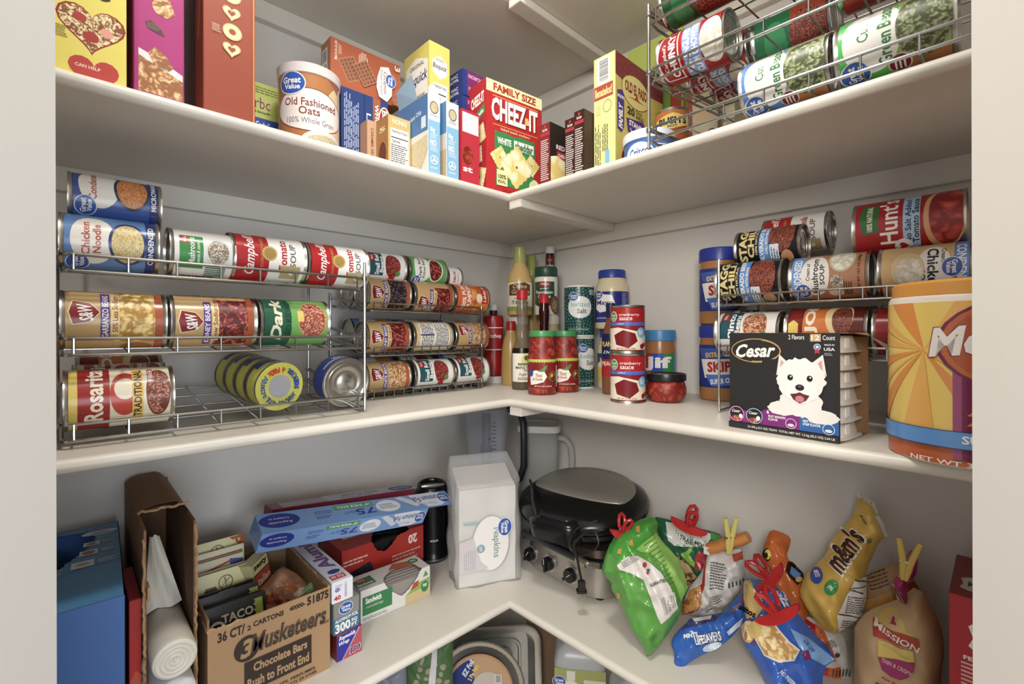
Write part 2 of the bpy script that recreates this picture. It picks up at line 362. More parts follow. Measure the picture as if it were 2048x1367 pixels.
LAB=dict(
 noodle=GVL('#5f8fcc',('Chicken','Noodle'),'@noodle','#38407c','CONDENSED'),
 gv2=GVL('#3c5ca8',('Condensed',),'@veg','#28405c','MICROWAVE'),
 mush=([('r',-118,0,118,100,'#e8e6e2'),('r',-38,52,32,92,'green'),('r',14,76,30,90,'red'),('t',22,83,13,5,'WinCo','white'),('t',0,72,56,11,'Mushrooms','white'),('t',-4,60,46,8,'pieces & stems','white',0,.01,.3),('e',0,26,30,22,'#dfe4da'),('e',0,26,26,19,'@mush')]+[('r',-60+i*5,12,-57.5+i*5,48,'#3c7860') for i in range(6)]+[('b',-84,30,-60,90,'h','black')],'#e8e6e2'),
 tomato=CAMP('Tomato'),cnoodle=CAMP('Chicken Noodle'),
 garb=SW('GARBANZO BEANS','@chick','50% Less Sodium'),kid=SW('KIDNEY BEANS','@kidney','Low Sodium'),black=SW('BLACK BEANS','@black'),wbean=SW('WHITE BEANS','@white'),pinto_sw=SW('PINTO BEANS','@pinto'),
 darkred=([('r',-118,0,118,60,'#6fae4e'),('r',-118,60,118,100,'#1f5f45'),('t',4,82,78,17,'Dark','#f0e8c8',0,.035,.2),('t',6,64,72,9,'RED KIDNEY','#143c28',0,.01),('e',2,26,34,24,'#c8a050'),('e',2,26,32,22,'@meat'),('r',-2,40,16,50,'#e0c860')],'#1f5f45'),
 rosarita=([('r',-118,0,118,100,'#ece2c4'),('r',-118,62,118,92,'#a8201c'),('r',-118,92,118,100,'#e8cf58'),('t',5,77,76,18,'Rosarita','#f6ecd4',0,.03),('e',2,47,30,15,'#c8402c'),('e',8,47,14,11,'#efe6cc'),('r',-34,29,40,40,'#e6bc50'),('t',3,34.5,68,8,'TRADITIONAL','#3a2418',0,.02),('e',2,13,34,13,'#8a3a24'),('e',2,13,31,11.5,'@refr'),('r',14,18,38,24,'#b02820'),('t',26,21,20,4.5,'FIBER','white'),('b',-78,40,-56,70,'h','black')],'#ece2c4'),
 smallred=WINCO('Small Red','Beans','@red'),pinto=WINCO('Pinto','Beans','@pinto'),
 gvkid=GVL('#4fae54',('Dark Red','Kidney Beans'),'@kidney','#e8efe0',None,'#3a4a48'),
 nutri=([('r',-118,0,118,100,'#d8c08c'),('r',-40,6,40,92,'#e4d4a8'),('r',-34,52,36,88,'#f0eee8'),('r',-34,8,36,50,'#f0eee8'),('r',-2,52,2,90,'#6a5aa0'),('l',-32,54,34,86,7,'#38383c'),('l',-32,10,34,42,8,'#28282c'),('t',0,45,52,5,'Nutrition Facts','black')],'#d8c08c'),
 pumpkin=([('r',-118,0,118,100,'#e87c28'),('r',-118,56,118,100,'#e2642a'),('t',6,80,70,13,'100% PURE','#fff4e4',0,.03),('t',6,64,66,13,'PUMPKIN','#fff4e4',0,.03),('e',0,32,44,24,'@pumpkin'),('e',0,32,12,10,'#f6ead0'),('r',-14,4,38,22,'red'),('t',12,13,46,12,"Libby's",'#fff4e4',0,.02,.3)],'#e87c28'),
 bee=([('r',-118,0,118,100,'#f0eeec'),('t',0,60,80,22,'BUMBLE BEE','#a81c30',0,.03),('t',0,30,60,9,'SEAFOODS','#604048')],'#f0eeec'),
 chunky=([('r',-118,0,118,100,'#b01c20'),('p',[(-40,96),(-44,66),(44,66),(40,96),(0,104)],'#f0e4dc'),('p',[(-38,94),(-41,68),(41,68),(38,94),(0,101)],'#9c1c20'),('t',0,89,44,8,"Campbell's",'white',0,.01,.35),('t',0,77,72,12,'CHUNKY','white',0,.04),('r',-46,32,46,60,'#86a4dc'),('t',0,53,72,11,'NEW ENGLAND','#f0f4fc',0,.04),('t',0,40,84,11,'CLAM CHOWDER','#f0f4fc',0,.04),('e',0,14,36,18,'@soup'),('r',-54,50,-46,66,'black'),('l',-100,12,-60,88,12,'#f0d8d0')],'#b01c20'),
 gb=([('r',-118,0,118,100,'#5f8fdc'),('r',-118,0,118,44,'#9cb068'),('r',-118,0,-34,36,'#b4703c'),('e',4,68,44,28,'#f2f0ea'),('e',2,22,40,24,'@gbean'),('t',10,76,20,11,'Cut','#4c8c4c',0,.01),('t',4,56,72,13,'Green Beans','#2f7f3f',0,.02),('e',-38,44,14,11,'#d8c8b8'),('e',-38,44,12.5,9.5,'#7c1c28'),('l',-47,38,-29,50,3,'white')]+GV(-36,86,17),'#5f8fdc'),
 ngb=([('r',-118,0,118,100,'#4cc050'),('r',-118,0,118,44,'#a0b468'),('r',-118,0,-34,36,'#b4703c'),('e',4,68,44,28,'#f2f0ea'),('e',2,22,40,24,'@gbean'),('t',10,76,20,11,'Cut','#4c8c4c',0,.01),('t',4,56,72,13,'Green Beans','#2f7f3f',0,.02),('e',-38,44,14,11,'#d8c8b8'),('e',-38,44,12.5,9.5,'#7c1c28'),('l',-47,38,-29,50,3,'white')]+GV(-36,86,17),'#4cc050'),
 greenchili=([('r',-118,0,118,100,'#1f6a40'),('r',-118,0,118,48,'#9c3c24'),('e',0,26,40,24,'@chili'),('e',0,70,34,16,'#2f8a50'),('l',-60,8,-40,90,10,'#d8d0c0')],'#1f6a40'),
 stagg=([('r',-118,0,118,100,'#1c1a1c'),('t',2,88,80,14,'STAGG','#e8d488',0,.05),('t',2,74,66,11,'CHILI','#e8d488',0,.04),('t',2,65,56,4,'100% NATURAL','#e0d8b8'),('r',-54,44,44,61,'#5a94d8'),('t',0,56,84,7,'SILVERADO BEEF','white',0,.03),('t',0,48,54,4.5,'CHILI WITH BEANS','white'),('e',10,24,36,21,'@chili'),('r',-54,28,-10,43,'#d8e4f0'),('l',-52,29,-14,42,3,'#5a6a80'),('e',-36,16,14,10,'#c89060'),('e',-46,22,6,5,'#5a8c3c'),('l',-96,8,-62,90,10,'#8c8a84')],'#1c1a1c'),
 gvmush=([('r',-118,0,118,100,'#c08460'),('r',-118,82,118,100,'#6a9ede'),('t',0,91,72,11,'CONDENSED','#f0f4fa',0,.03),('e',4,66,38,20,'#f2efe8'),('t',10,76,30,5.5,'Cream of','#303840'),('t',4,66,64,9,'Mushroom','#28303c'),('t',4,56,34,7,'SOUP','#28303c'),('e',30,30,24,18,'#c8c49c'),('e',30,30,21,15,'@soup'),('e',-10,36,12,9,'@mush'),('e',-28,38,9,10,'#e8dccc'),('l',-34,16,-8,28,4,'#4a3428'),('t',6,7,60,4.5,'NET WT 10.5 OZ (298g)','#4a3428')]+GV(-24,84,13)+[('r',-92,8,-56,94,'#b87858')]+[('r',-90,16+i*9,-62,18+i*9+(i%3),'#3a2420') for i in range(8)],'#c08460'),
 gvchk=([('r',-118,0,118,100,'#dcb478'),('r',-118,84,118,100,'#5c90d8'),('t',0,92,78,11,'CONDENSED','#f0f4fa',0,.03),('e',4,62,42,20,'#f2efe8'),('t',-14,73,34,5.5,'Cream of','#303840'),('t',0,61,66,13,'Chicken','#28303c',0,.03),('t',18,49,34,7,'SOUP','#28303c'),('e',0,32,28,20,'#e0ca98'),('e',4,34,22,16,'@soup'),('r',24,10,50,44,'#e8c888'),('l',26,12,48,40,6,'#705030')]+GV(0,82,13)+[('l',-64,8,-46,60,5,'#4a3020')],'#dcb478'),
 hunts=([('r',-118,0,118,100,'#a8181c'),('t',4,66,66,19,"Hunt's",'#f4ece4',0,.02),('p',[(-14,92),(-12,76),(26,76),(30,92),(8,96)],'#2c6a34'),('t',8,85,36,6,'100% NATURAL','#f0e8c8'),('r',-118,36,118,52,'#a8ccec'),('t',0,47,60,6,'No Salt Added','#203060'),('t',0,40,60,6.5,'Tomato Sauce','#202838'),('e',0,14,44,19,'#dca06c'),('e',2,12,40,16,'@tomato'),('e',-34,52,11,9,'white'),('p',heart(-34,52,6),'red')],'#a8181c'),
 joe=([('r',-118,0,118,100,'#6c2018'),('r',-118,18,118,78,'#e07c24'),('r',-118,80,118,96,'#8a1c18'),('p',[(-30,84),(-30,98),(-4,98),(2,91),(-4,84)],'#ecd050'),('t',10,66,64,18,'Manwich JOE'[8:],'#fff4dc',0,.06),('e',8,30,34,18,'#f0d8a0'),('e',4,26,28,13,'@chili'),('l',-60,20,-40,80,8,'#f4dcb0')],'#6c2018'),
 redtin=([('r',-118,0,118,100,'#a81820'),('t',0,60,60,14,'Chunky','white',0,.03),('l',-60,10,60,30,4,'#f0d8d0')],'#a81820'),
 bluetin=([('r',-118,0,118,100,'#5c88cc'),('e',0,60,36,22,'#f2efe8'),('e',0,24,30,18,'@veg')]+GV(-36,86,14),'#5c88cc'),
 cran=([('r',-118,0,118,100,'#8c1820'),('r',-118,66,118,98,'#b0181e'),('r',-118,58,118,66,'#4a68c8'),('p',[(-70,50),(-20,54),(30,44),(70,30),(70,2),(-70,2)],'#e8dcc4'),('e',-8,28,26,18,'#f0e6d4'),('p',[(-32,36),(-8,48),(20,40),(26,22),(4,6),(-26,14)],'#7c1420'),('e',-34,80,11,12,'#e8f0e0'),('e',-34,80,9.5,10.5,'green'),('t',-34,83,13,6,'food','white',0,.01),('t',-34,76,12,6,'club','white',0,.01),('t',6,83,48,8,'cranberry','#fbeeea',0,.01),('t',-2,74,30,7,'sauce','#fbeeea',0,.01),('t',-14,62,18,4.5,'jellied','#e8ecf8',0,.01,.3),('e',36,42,12,12,'#6ab0e0'),('l',28,37,44,48,4,'white'),('e',38,10,6,6,'#8c1820'),('e',46,14,5,5,'#a01c24'),('t',-2,5,44,3.5,'NET WT 14 OZ (397g)','#4a3020')],'#8c1820'),
)
def tin(lab,label,r,L,cen,arm,e=8,flip=False,group=None,up=None):
    """a lying tin: arm 'x' axis along the left wall, 'y' along the right wall; cen = centre"""
    e=math.radians(e)+(math.atan2(CZ-cen[2],(CY-cen[1]) if arm=='x' else (CX-cen[0])) if arm in 'xy' else 0); items,bg=LAB[lab]
    if arm=='x': f=Vector((0,math.cos(e),math.sin(e))); z=Vector((-1 if flip else 1,0,0))
    elif arm=='y': f=Vector((math.cos(e),0,math.sin(e))); z=Vector((0,1 if flip else -1,0))
    else: z=Vector((0,0,1)); dx,dy=CX-cen[0],CY-cen[1]; f=Vector((dx,dy,0)).normalized(); f=Matrix.Rotation(e,3,'Z')@f
    y=-f; x=y.cross(z); o=Vector(cen)-z*L/2
    root=tin_body(r,L).build('food_tin',None,frame(o,x,y,z)); tag(root,label,'can',group)
    wrap(root,r+.0004,.0055,L-.011,items,bg); return root
S_=.12
def rowz(tier,slope,off,r): return ZM+tier+slope*(off-.0)+.0022+r*math.hypot(1,slope)
def rest(a,b,ra,rb,r): # centre of a tin lying on two others (2-D: depth, z), a in front
    d=(b-a).length; R1=ra+r; R2=rb+r; k=(R1*R1-R2*R2+d*d)/(2*d); h=math.sqrt(max(R1*R1-k*k,0)); t=(b-a)/d; n=Vector((-t.y,t.x))
    if n.y<0: n=-n
    return a+t*k+n*h
g='soup and vegetable tins on the left can rack'
# left rack (A): front y=.345, depth measured back from it
def rowA(tier,k,r=.0385): off=.0015+r+k*(2*r+.0032); return (.345-off, rowz(tier,S_,off,r))
def A(lab,label,x,k,tier,r=.0385,L=.113,e=8,**q): y,z=rowA(tier,k,r); return tin(lab,label,r,L,(x,y,z),'x',e,**q)
A('noodle','blue chicken noodle soup tin at the left end of the rack\'s top tier',1.091,0,.237,.0375,.108,6)
A('mush','white and green mushrooms tin between blue noodle soup and red tomato soup',.981,0,.237,.036,.088,10)
A('tomato','red and white tomato soup tin beside the white mushrooms tin',.884,0,.237,.0385,.118,14)
A('tomato','red and white tomato soup tin at the right end of the top tier',.764,0,.237,.0385,.118,12)
A('bluetin','blue tin behind the chicken noodle soup on the top tier',1.088,1,.237,.0375,.108,-20)
A('tomato','red and white soup tin behind the mushrooms tin, seen from below',.935,1,.237,.0385,.112,-30)
A('tomato','red and white soup tin in the second row behind the right tomato soup',.80,1,.237,.0385,.112,-30)
a=rowA(.237,0,.0375); b=rowA(.237,1,.0375); q=rest(Vector(a),Vector(b),.0375,.0375,.036)
tin('gv2','blue soup tin with orange soup picture lying on top of the noodle soup tins',.036,.106,(1.083,q.x,q.y+.0006),'x',40)
A('garb','gold and red garbanzo beans tin at left on the rack\'s middle tier',1.086,0,.125,.040,.116,10)
A('kid','gold kidney beans tin between garbanzo beans and the green tin',.965,0,.125,.040,.118,-6)
A('darkred','green tin of dark red kidney beans at the right of the middle tier',.842,0,.125,.040,.118,6)
A('garb','gold beans tin in the second row behind the kidney beans tin',.962,1,.125,.0385,.113,30)
A('rosarita','white and red refried beans tin at front of the lowest tier',1.080,0,.011,.0415,.122,4)
A('rosarita','second refried beans tin lying behind the front refried beans tin',1.075,1,.011,.0385,.113,20)
A('joe','orange tin at the back of the lowest tier behind both refried beans tins',1.07,2,.011,.0385,.113,30)
# rack (B) nearer the corner
def rowB(tier,k,r=.037): off=.0012+r+k*(2*r+.003); return (.205-off, rowz(tier,.1,off,r))
def B(lab,label,x,k,tier,r=.037,L=.114,e=6,**q): y,z=rowB(tier,k,r); return tin(lab,label,r,L,(x,y,z),'x',e,**q)
B('black','gold and purple black beans tin at left of the corner rack\'s top tier',.582,0,.204,e=0)
B('kid','gold beans tin with kidney bean picture between black beans and pumpkin',.455,0,.204,L=.118,e=-30)
B('pumpkin','orange pumpkin puree tin at the right of the corner rack\'s top tier',.331,0,.204,.0375,.118,6)
B('kid','gold kidney beans tin at left of the corner rack\'s middle tier',.584,0,.101,e=-6)
B('nutri','gold tin turned to its nutrition panel on the corner rack\'s middle tier',.458,0,.101,L=.118)
B('wbean','gold white beans tin at the right of the corner rack\'s middle tier',.331,0,.101,e=20)
B('wbean','gold white beans tin at left of the corner rack\'s lowest tier',.584,0,.004,e=4)
B('smallred','white and teal small red beans tin in the middle of the lowest tier',.455,0,.004,L=.118,e=14)
B('smallred','white and teal small red beans tin at the right of the lowest tier',.331,0,.004,L=.118,e=24)
for tier,w_ in ((.101,'middle'),(.004,'lowest')):
    for x,l,c in ((.582,'bluetin','left'),(.457,'gvkid' if tier<.05 else 'bluetin','centre'),(.332,'bluetin','right')):
        B(l,'tin in the second row of the corner rack\'s %s tier, %s'%(w_,{'left':'at its left end','centre':'in its centre','right':'nearest the corner'}[c]),x,1,tier,e=50)
for x,c in ((.582,'under the small red beans'),(.457,'under the green kidney beans'),(.332,'under the small tuna tin')): B('smallred','tin in the second row of the top tier, '+c,x,1,.204,e=30)
a=rowB(.204,0); b=rowB(.204,1); q=rest(Vector(a),Vector(b),.037,.037,.037)
tin('smallred','white and teal small red beans tin lying on top of the corner rack',.037,.114,(.575,q.x,q.y+.0006),'x',16)
tin('gvkid','green kidney beans tin lying on top of the corner rack',.037,.114,(.452,q.x,q.y+.0006),'x',16)
q=rest(Vector(a),Vector(b),.037,.037,.030)
tin('bee','small white tuna tin lying on top at the right end of the corner rack',.030,.05,(.362,q.x,q.y+.0006),'x',10)
# right rack (E) on the middle shelf
def rowE(tier,k,r=.0385): off=.0015+r+k*(2*r+.004); return (.235-off, rowz(tier,.1,off,r))
def E_(lab,label,y,k,tier,r=.0385,L=.113,e=4,**q): x,z=rowE(tier,k,r); return tin(lab,label,r,L,(x,y,z),'y',e,**q)
E_('stagg','black and blue chili tin at the front left of the right rack',.874,0,.204,.0385,.116,2)
E_('gvmush','tan cream of mushroom soup tin between black chili and cream of chicken',1.000,0,.204,.0365,.113,2)
E_('gvchk','tan cream of chicken soup tin at the right end of the rack',1.120,0,.204,.0365,.108,4,flip=True)
E_('redtin','red tin in the second row behind the front black chili tin',.885,1,.204,.037,.10,0); E_('redtin','red tin in the second row behind the cream of mushroom tin',1.0,1,.204,.037,.11,0); E_('bluetin','blue tin behind the cream of chicken tin',1.12,1,.204,.037,.108,0)
a=rowE(.204,0,.0385); b=rowE(.204,1,.037); q=rest(Vector(a),Vector(b),.0385,.037,.0355)
tin('stagg','black and blue chili tin lying on top behind the front chili tin',.0355,.114,(q.x+.0003,.895,q.y+.0008),'y',26)
tin('cnoodle','red and white chicken noodle soup tin lying highest behind the two chili tins',.0370,.116,(.066,.915,q.y+.036),'y',8)
a=rowE(.204,0,.0365); b=rowE(.204,1,.037); q=rest(Vector(a),Vector(b),.0365,.037,.044)
tin('hunts','large red tomato sauce tin lying on top of the cream soups',.044,.135,(q.x,1.097,q.y+.0008),'y',14)
E_('pinto','white and teal pinto beans tin behind the top of the dog food box',.872,0,.110,.037,.114,24)
E_('joe','brown and orange sloppy joe tin behind the dog food box',.995,0,.110,.0385,.118,26)
E_('redtin','red soup tin between sloppy joe tin and the big orange tub',1.113,0,.110,.037,.108,10)
for y,c in ((.872,'pinto beans'),(.993,'sloppy joe'),(1.113,'red soup')): E_('pinto','tin in the second row behind the %s tin'%c,y,1,.110,.037,.113,30)
# upper right rack (D)
def rowD(tier,k,r=.0385): off=.0015+r+k*(2*r+.004); return (.388-off, ZU+tier+S_*off+.0022+r*1.007)
def Dd(lab,label,y,k,tier,r=.0385,L=.113,e=-14,**q): x,z=rowD(tier,k,r); return tin(lab,label,r,L,(x,y,z),'y',e,**q)
Dd('gb','blue green beans tin in the middle of the upper rack\'s lowest tier',.977,0,.013,.0385,.118,16)
Dd('ngb','bright green tin of green beans at the right of the upper rack\'s lowest tier',1.103,0,.013,.040,.122,16)
Dd('chunky','red clam chowder tin at left of the upper rack\'s second tier',.838,0,.116,.0395,.118,14)
Dd('chunky','red soup tin in the second row behind the clam chowder, seen from below',.845,1,.116,.0385,.112,-60)
Dd('chunky','red soup tin in the third row behind the clam chowder',.855,2,.116,.0385,.112,-80)
Dd('redtin','red soup tin at the right end of the second tier above the green beans',1.10,0,.116,.0395,.113,-40)
Dd('greenchili','green and red chili tin at left of the upper rack\'s third tier',.84,0,.219,.0395,.113,-20)
Dd('greenchili','green and red chili tin in the middle of the upper rack\'s third tier',.96,0,.219,.0395,.113,-40)
Dd('redtin','red tin at the right of the upper rack\'s third tier',1.08,0,.219,.0395,.113,-40)
Dd('greenchili','dark green tin in the second row, middle of the second tier',.965,1,.116,.0385,.113,-10)
Dd('stagg','black and gold chili tin in the third row of the upper rack\'s second tier',.955,2,.116,.0385,.113,-60)
# ---------------------------------------------------------------- cartons
def boxsurf(w,d,h,f):
    if f=='F': return lambda x,y,n:(-w/2+x,-d/2-n,y)
    if f=='R': return lambda x,y,n:(w/2+n,-d/2+x,y)
    if f=='L': return lambda x,y,n:(-w/2-n,d/2-x,y)
    if f=='T': return lambda x,y,n:(-w/2+x,-d/2+y,h+n)
    return lambda x,y,n:(w/2-x,d/2+n,y)
def carton(name,label,cat,w,d,h,T,col,F=(),R=(),L=(),Tp=(),group=None,rough=.4,bev=.0009,wear=True):
    m=MB(); m.box(-w/2,-d/2,0,w/2,d/2,h,mat(col,rough),bev)
    for f,it,H in (('F',F,h),('R',R,h),('L',L,h),('T',Tp,d)):
        if it: m.sheet(list(it),boxsurf(w,d,h,f),H/100)
    o=m.build(name,None,T); return tag(o,label,cat,group)
def cL(xc,yc,w,d,h,z=0,dr=0,base=None): # left arm, corner between its left and front faces at (xc,yc)
    a=180+dr; p=rot2((-w/2,-d/2),math.radians(a)); return w,d,h,TR(xc-p[0],yc-p[1],(ZU if base is None else base)+z,a)
def cR(xc,yc,w,d,h,z=0,dr=0,base=None): # right arm, corner between front and right faces
    a=90+dr; p=rot2((w/2,-d/2),math.radians(a)); return w,d,h,TR(xc-p[0],yc-p[1],(ZU if base is None else base)+z,a)
def full(w,h,c,x0=0,x1=1): W=100*w/h; return ('r',.3+W*x0,.3,W*x1-.3,99.7,c)
def facts(x0,y0,x1,y1,t=1): return [('r',x0,y0,x1,y1,'#f4f2ec'),('t',(x0+x1)/2,y1-(y1-y0)*.06,(x1-x0)*.85,(y1-y0)*.06,'Nutrition Facts','black'),('r',x0+1,y1-(y1-y0)*.2,x1-1,y1-(y1-y0)*.18,'black'),('t',x0+(x1-x0)*.3,y1-(y1-y0)*.26,(x1-x0)*.45,(y1-y0)*.06,'Calories','black'),('l',x0+1,y0+(y1-y0)*.3,x1-1,y1-(y1-y0)*.32,9,'#48484a'),('r',x0+1,y0+(y1-y0)*.25,x1-1,y0+(y1-y0)*.28,'black'),('l',x0+1,y0+1,x1-1,y0+(y1-y0)*.23,4,'#48484a')]
def ringo(cx,cy,r,h=False):
    if h: return [('p',heart(cx,cy,r),'#e0bc78'),('p',heart(cx,cy,r*.86),'#f0dca4'),('p',heart(cx,cy,r*.42),'#a8502c')]
    return [('e',cx,cy,r,r*.95,'#e0bc78'),('e',cx,cy,r*.88,r*.83,'#f0dca4'),('e',cx,cy,r*.36,r*.34,'#a8502c')]
# yellow cereal, spine to the room
u=.3
it=[full(.071,.3,'#e9d94c'),('p',heart(12.3,21.5,11.8),'#9c2420'),('p',heart(12.3,21.5,11),'@ceriel'),('e',8.5,24.5,2.2,1.9,'#b83028'),('e',12,17.5,2.6,2.2,'#b02c28'),('e',17,21,2.1,2,'#e8a088'),('t',9,41,20,13,'Che','#3a2a1c',0,.02,.3),('p',heart(13,2.5,8.6),'#c43a30'),('t',11,4.5,8,1.4,'CAN HELP','#f8e0c8'),('l',1,14,5,19,5,'#8a7c30')]
carton('cereal_box','yellow cereal box with heart-shaped bowl at the far left of the upper shelf','cereal box',*cL(1.150,.402,.071,.19,.30),'#e6d448',F=it,rough=.35)
it=[full(.055,.3,'#b02878'),('r',1.6,.3,18,99.7,'#b8307e'),('p',[(1.6,1),(17.9,1),(17.9,13),(12,16),(6,18.5),(1.6,20)],'#e8e4e0'),('p',[(1.6,1),(17.9,1),(17.9,10),(11,13),(6,15),(1.6,17)],'@flake'),('p',[(5,19),(7.5,22.5),(11,20.5),(14.5,15),(12.5,13),(7,14.5)],'@flake'),('p',[(6,41),(9,47),(13,46),(15,40),(12,37),(8,38)],'@flake'),('p',[(8,52),(13,54),(15,50),(10,48)],'@flake'),('p',[(4,32.5),(6,34),(10,31),(11,28.5),(8,29),(5,30)],'#5a4438'),('l',4.6,30,10,33,4,'#8a7468')]
carton('cereal_box','magenta raisin flake cereal box beside the yellow one','cereal box',*cL(1.0715,.402,.0555,.19,.30),'#b02878',F=it,L=[full(.19,.3,'#c4306c')],rough=.35)
it=[full(.068,.3,'#a4482c')]
for i,(yy,hh) in enumerate(((80,1),(71,0),(61,0),(52,1),(42.7,0),(33.8,1))): it+=ringo(12 if i!=4 else 12.3,yy,4.3,hh)
it+=[('l',3.5,40,7.4,44,5,'#e8c8a8'),('r',21.4,.3,22.2,99.7,'#d8863c')]
carton('cereal_box','brown cereal box with column of oat rings on its narrow side','cereal box',*cL(.993,.402,.068,.19,.30),'#a4482c',F=it,L=[full(.19,.3,'#6c1c14'),('r',45,1,63,99,'#b8501e'),('r',2,30,44,70,'#3a1c14'),('p',[(50,40),(56,60),(58,60),(53,40)],'#d8b848')],rough=.35)
it=[full(.12,.19,'#b8c455'),('t',9,78,15,12,'rbc','#7c2868',0,0,.0),('l',2,88,30,96,3,'#5c6c28'),('t',9,68,16,3,'& Baking Mix','#2c3c1c'),('r',.5,46,62,62,'#2c4c9c'),('t',9,55,14,7,'Carbs*','white')]
carton('baking_mix_box','lime green low carb baking mix box behind the oats canister','box',*cL(.861,.15,.12,.05,.19),'#b4c050',F=it)
# oats canister
def faceT(x,y,z,off=0):
    a=math.degrees(math.atan2(CY-y,CX-x))+90+off; return TR(x,y,z,a)
T=faceT(.779,.229,ZU); m=MB(); R=.0565
m.lathe([(0,0),(R-.001,0),(R,.002),(R,.182)],'#c08048',48); o=m.build('oats_canister',None,T); tag(o,'round cardboard oats canister with white plastic lid on the upper shelf','canister')
MB().lathe([(R+.0005,.176),(R+.0025,.177),(R+.003,.19),(R+.0035,.194),(R+.001,.196),(R-.004,.1945),(R-.006,.19),(0,.19)],mat('#dcd4d2',.3),48).build('lid',o)
wrap(o,R+.0004,.001,.175,[('e',42,60,26,36,'#e4c498'),('p',[(20,100),(36,88),(48,66),(50,100)],'#a05848'),('e',46,84,10,15,'@oats'),('e',52,30,8,12,'@oats'),('e',2,60,40,23,'#ebe5df'),('o',2,60,41,24,1,'#8a4a2c'),('e',18,20,30,20,'#e4dcd4'),('e',18,18,27,17,'@oats'),('e',6,14,10,5,'#b87848'),('t',2,68,58,8.5,'Old Fashioned','#8a4030',0,.01),('t',0,58.5,22,8.5,'Oats','#8a4030',0,.01),('t',2,48,52,6.2,'100% Whole Grain','#8a8088',0,0)]+GV(-19,88,14),'#b87840')
# lasagne boxes and graham crackers on top
it=[full(.052,.2,'#27407e')]+[('v',3,26,20,96,9,'#b8c4dc'),('r',2,1,22,22,'#c8ccd8'),('v',3,2,20,20,6,'#3a4468'),('r',5,8,20,10,'#6c7080')]
carton('lasagne_box','blue pasta box showing its back panel beside the oats canister','pasta box',*cL(.716,.236,.052,.10,.20),'#27407e',F=it)
it=[full(.057,.2,'#27407e'),('r',10,.5,19,99.5,'#a85c34'),('r',19,.5,28.2,99.5,'#27407e'),('t',5,50,60,5.5,'LASAGNE','#d8dce8',-90,.02),('t',14.5,62,62,4.6,'WHOLE GRAIN','#f4ece0',-90,.03),('e',24,74,8,19,'#f4ece0'),('e',24,74,6.6,17.5,'#b01c24'),('t',24,74,30,6.5,'Barilla','#f4ece0',-90,.03)]
carton('lasagne_box','blue pasta box with a brown band and red oval logo','pasta box',*cL(.6635,.236,.057,.10,.20),'#27407e',F=it)
W=100*.165/.1
def crackr(cx,cy,a):
    o=[]; q=lambda x,y:(cx+rot2((x,y),math.radians(a))[0],cy+rot2((x,y),math.radians(a))[1])
    o.append(('p',[q(-19,-24),q(19,-24),q(19,24),q(-19,24)],'#c8906c')); o.append(('p',[q(-18,-23),q(18,-23),q(18,23),q(-18,23)],'#9c6444'))
    for i in range(4):
        for j in range(6):
            p=q(-13.5+i*9,-19+j*7.6); o.append(('e',p[0],p[1],1.3,1.3,'#4a2818'))
    return o
it=[('r',.5,.5,W-.5,99.5,'#b05a34'),('t',11,74,40,7,'NET WT 14.4 OZ (408g)','#f0e0d0',-90,.02),('v',17,70,24,96,3,'#e8c8a8'),('v',62,62,84,94,6,'#f0dccc')]+crackr(44,46,28)+crackr(76,48,34)+[('p',[(104,50),(112,76),(132,82),(142,60),(140,20),(128,2),(108,8),(102,28)],'#eeeaea'),('t',124,44,50,9,'Cinnamon','#8a3c20',-90,.01),('t',115,42,58,6.5,'Graham Crackers','#8a5c48',-90,0)]+GV(137,52,14,-90)+[('p',crackr(0,0,0)[0][1],'#b05a34')][:0]+[('t',154,86,12,14,'3','#f0dccc',-90,.02),('r',140,1,164,16,'@gr')]
carton('graham_cracker_box','orange-brown graham cracker box lying across the blue pasta boxes','box',*cL(.735,.228,.165,.05,.10,.2005),'#a8663c',F=it,L=[('r',6,22,34,84,'#dcd8d0'),('r',10,28,30,50,'#8c9ca4'),('r',10,56,30,80,'#8c9ca4')])
it=[full(.039,.13,'#c8a078'),('r',19,1,29.5,42,'#8c60b8'),('r',19,46,29.5,86,'#e8e4ec'),('t',24,66,30,6,'nature','#304070',-90,.01),('t',24.5,22,30,5,'FRUIT NUT','#f0e8f4',-90,.02),('t',9,55,66,5,'CARAMEL NUT BAR','#8a5c38',-90,.02)]
carton('snack_bar_box','small brown caramel nut bar box at the shelf front','box',*cL(.675,.271,.039,.033,.13),'#b88458',F=it)
it=[full(.053,.13,'#cfae62')]+facts(4,2,37,80)+[('t',20,91,26,8,'NONNI','#f4ecd0',0,.02)]
carton('biscotti_box','small golden box showing a nutrition panel between brown and blue boxes','box',*cL(.655,.324,.052,.05,.13),'#c8a458',F=it,L=[full(.05,.13,'#b07838'),('e',20,40,12,20,'#6c3018'),('t',20,80,20,8,'5','#f0e0b0',0,.03)])
def simply(w,peak): return [full(w,.17,'#cfe4f2'),('r',.3,.3,100*w/.17-.3,68,'#7db8dc'),('e',50*w/.17,84,6.2,7.5,'#6a3c30'),('e',50*w/.17,84,5.2,6.4,'@oats'),('t',50*w/.17,74,13,5,'Simply','#9a8ca0',0,0,.4),('t',6.5,56,7,8,'8g','white',0,.02),('l',3,46,15,52,3,'#e4f0f8'),('t',7.5,41,9,8,'NO','white',0,.04),('l',3,30,15,37,4,'#e4f0f8'),('p',star(8.5,20,5.5,3,.3),'white'),('o',8.5,20,5.6,5.6,1.2,'white'),('l',3,9,14,12,2,'#e4f0f8')]
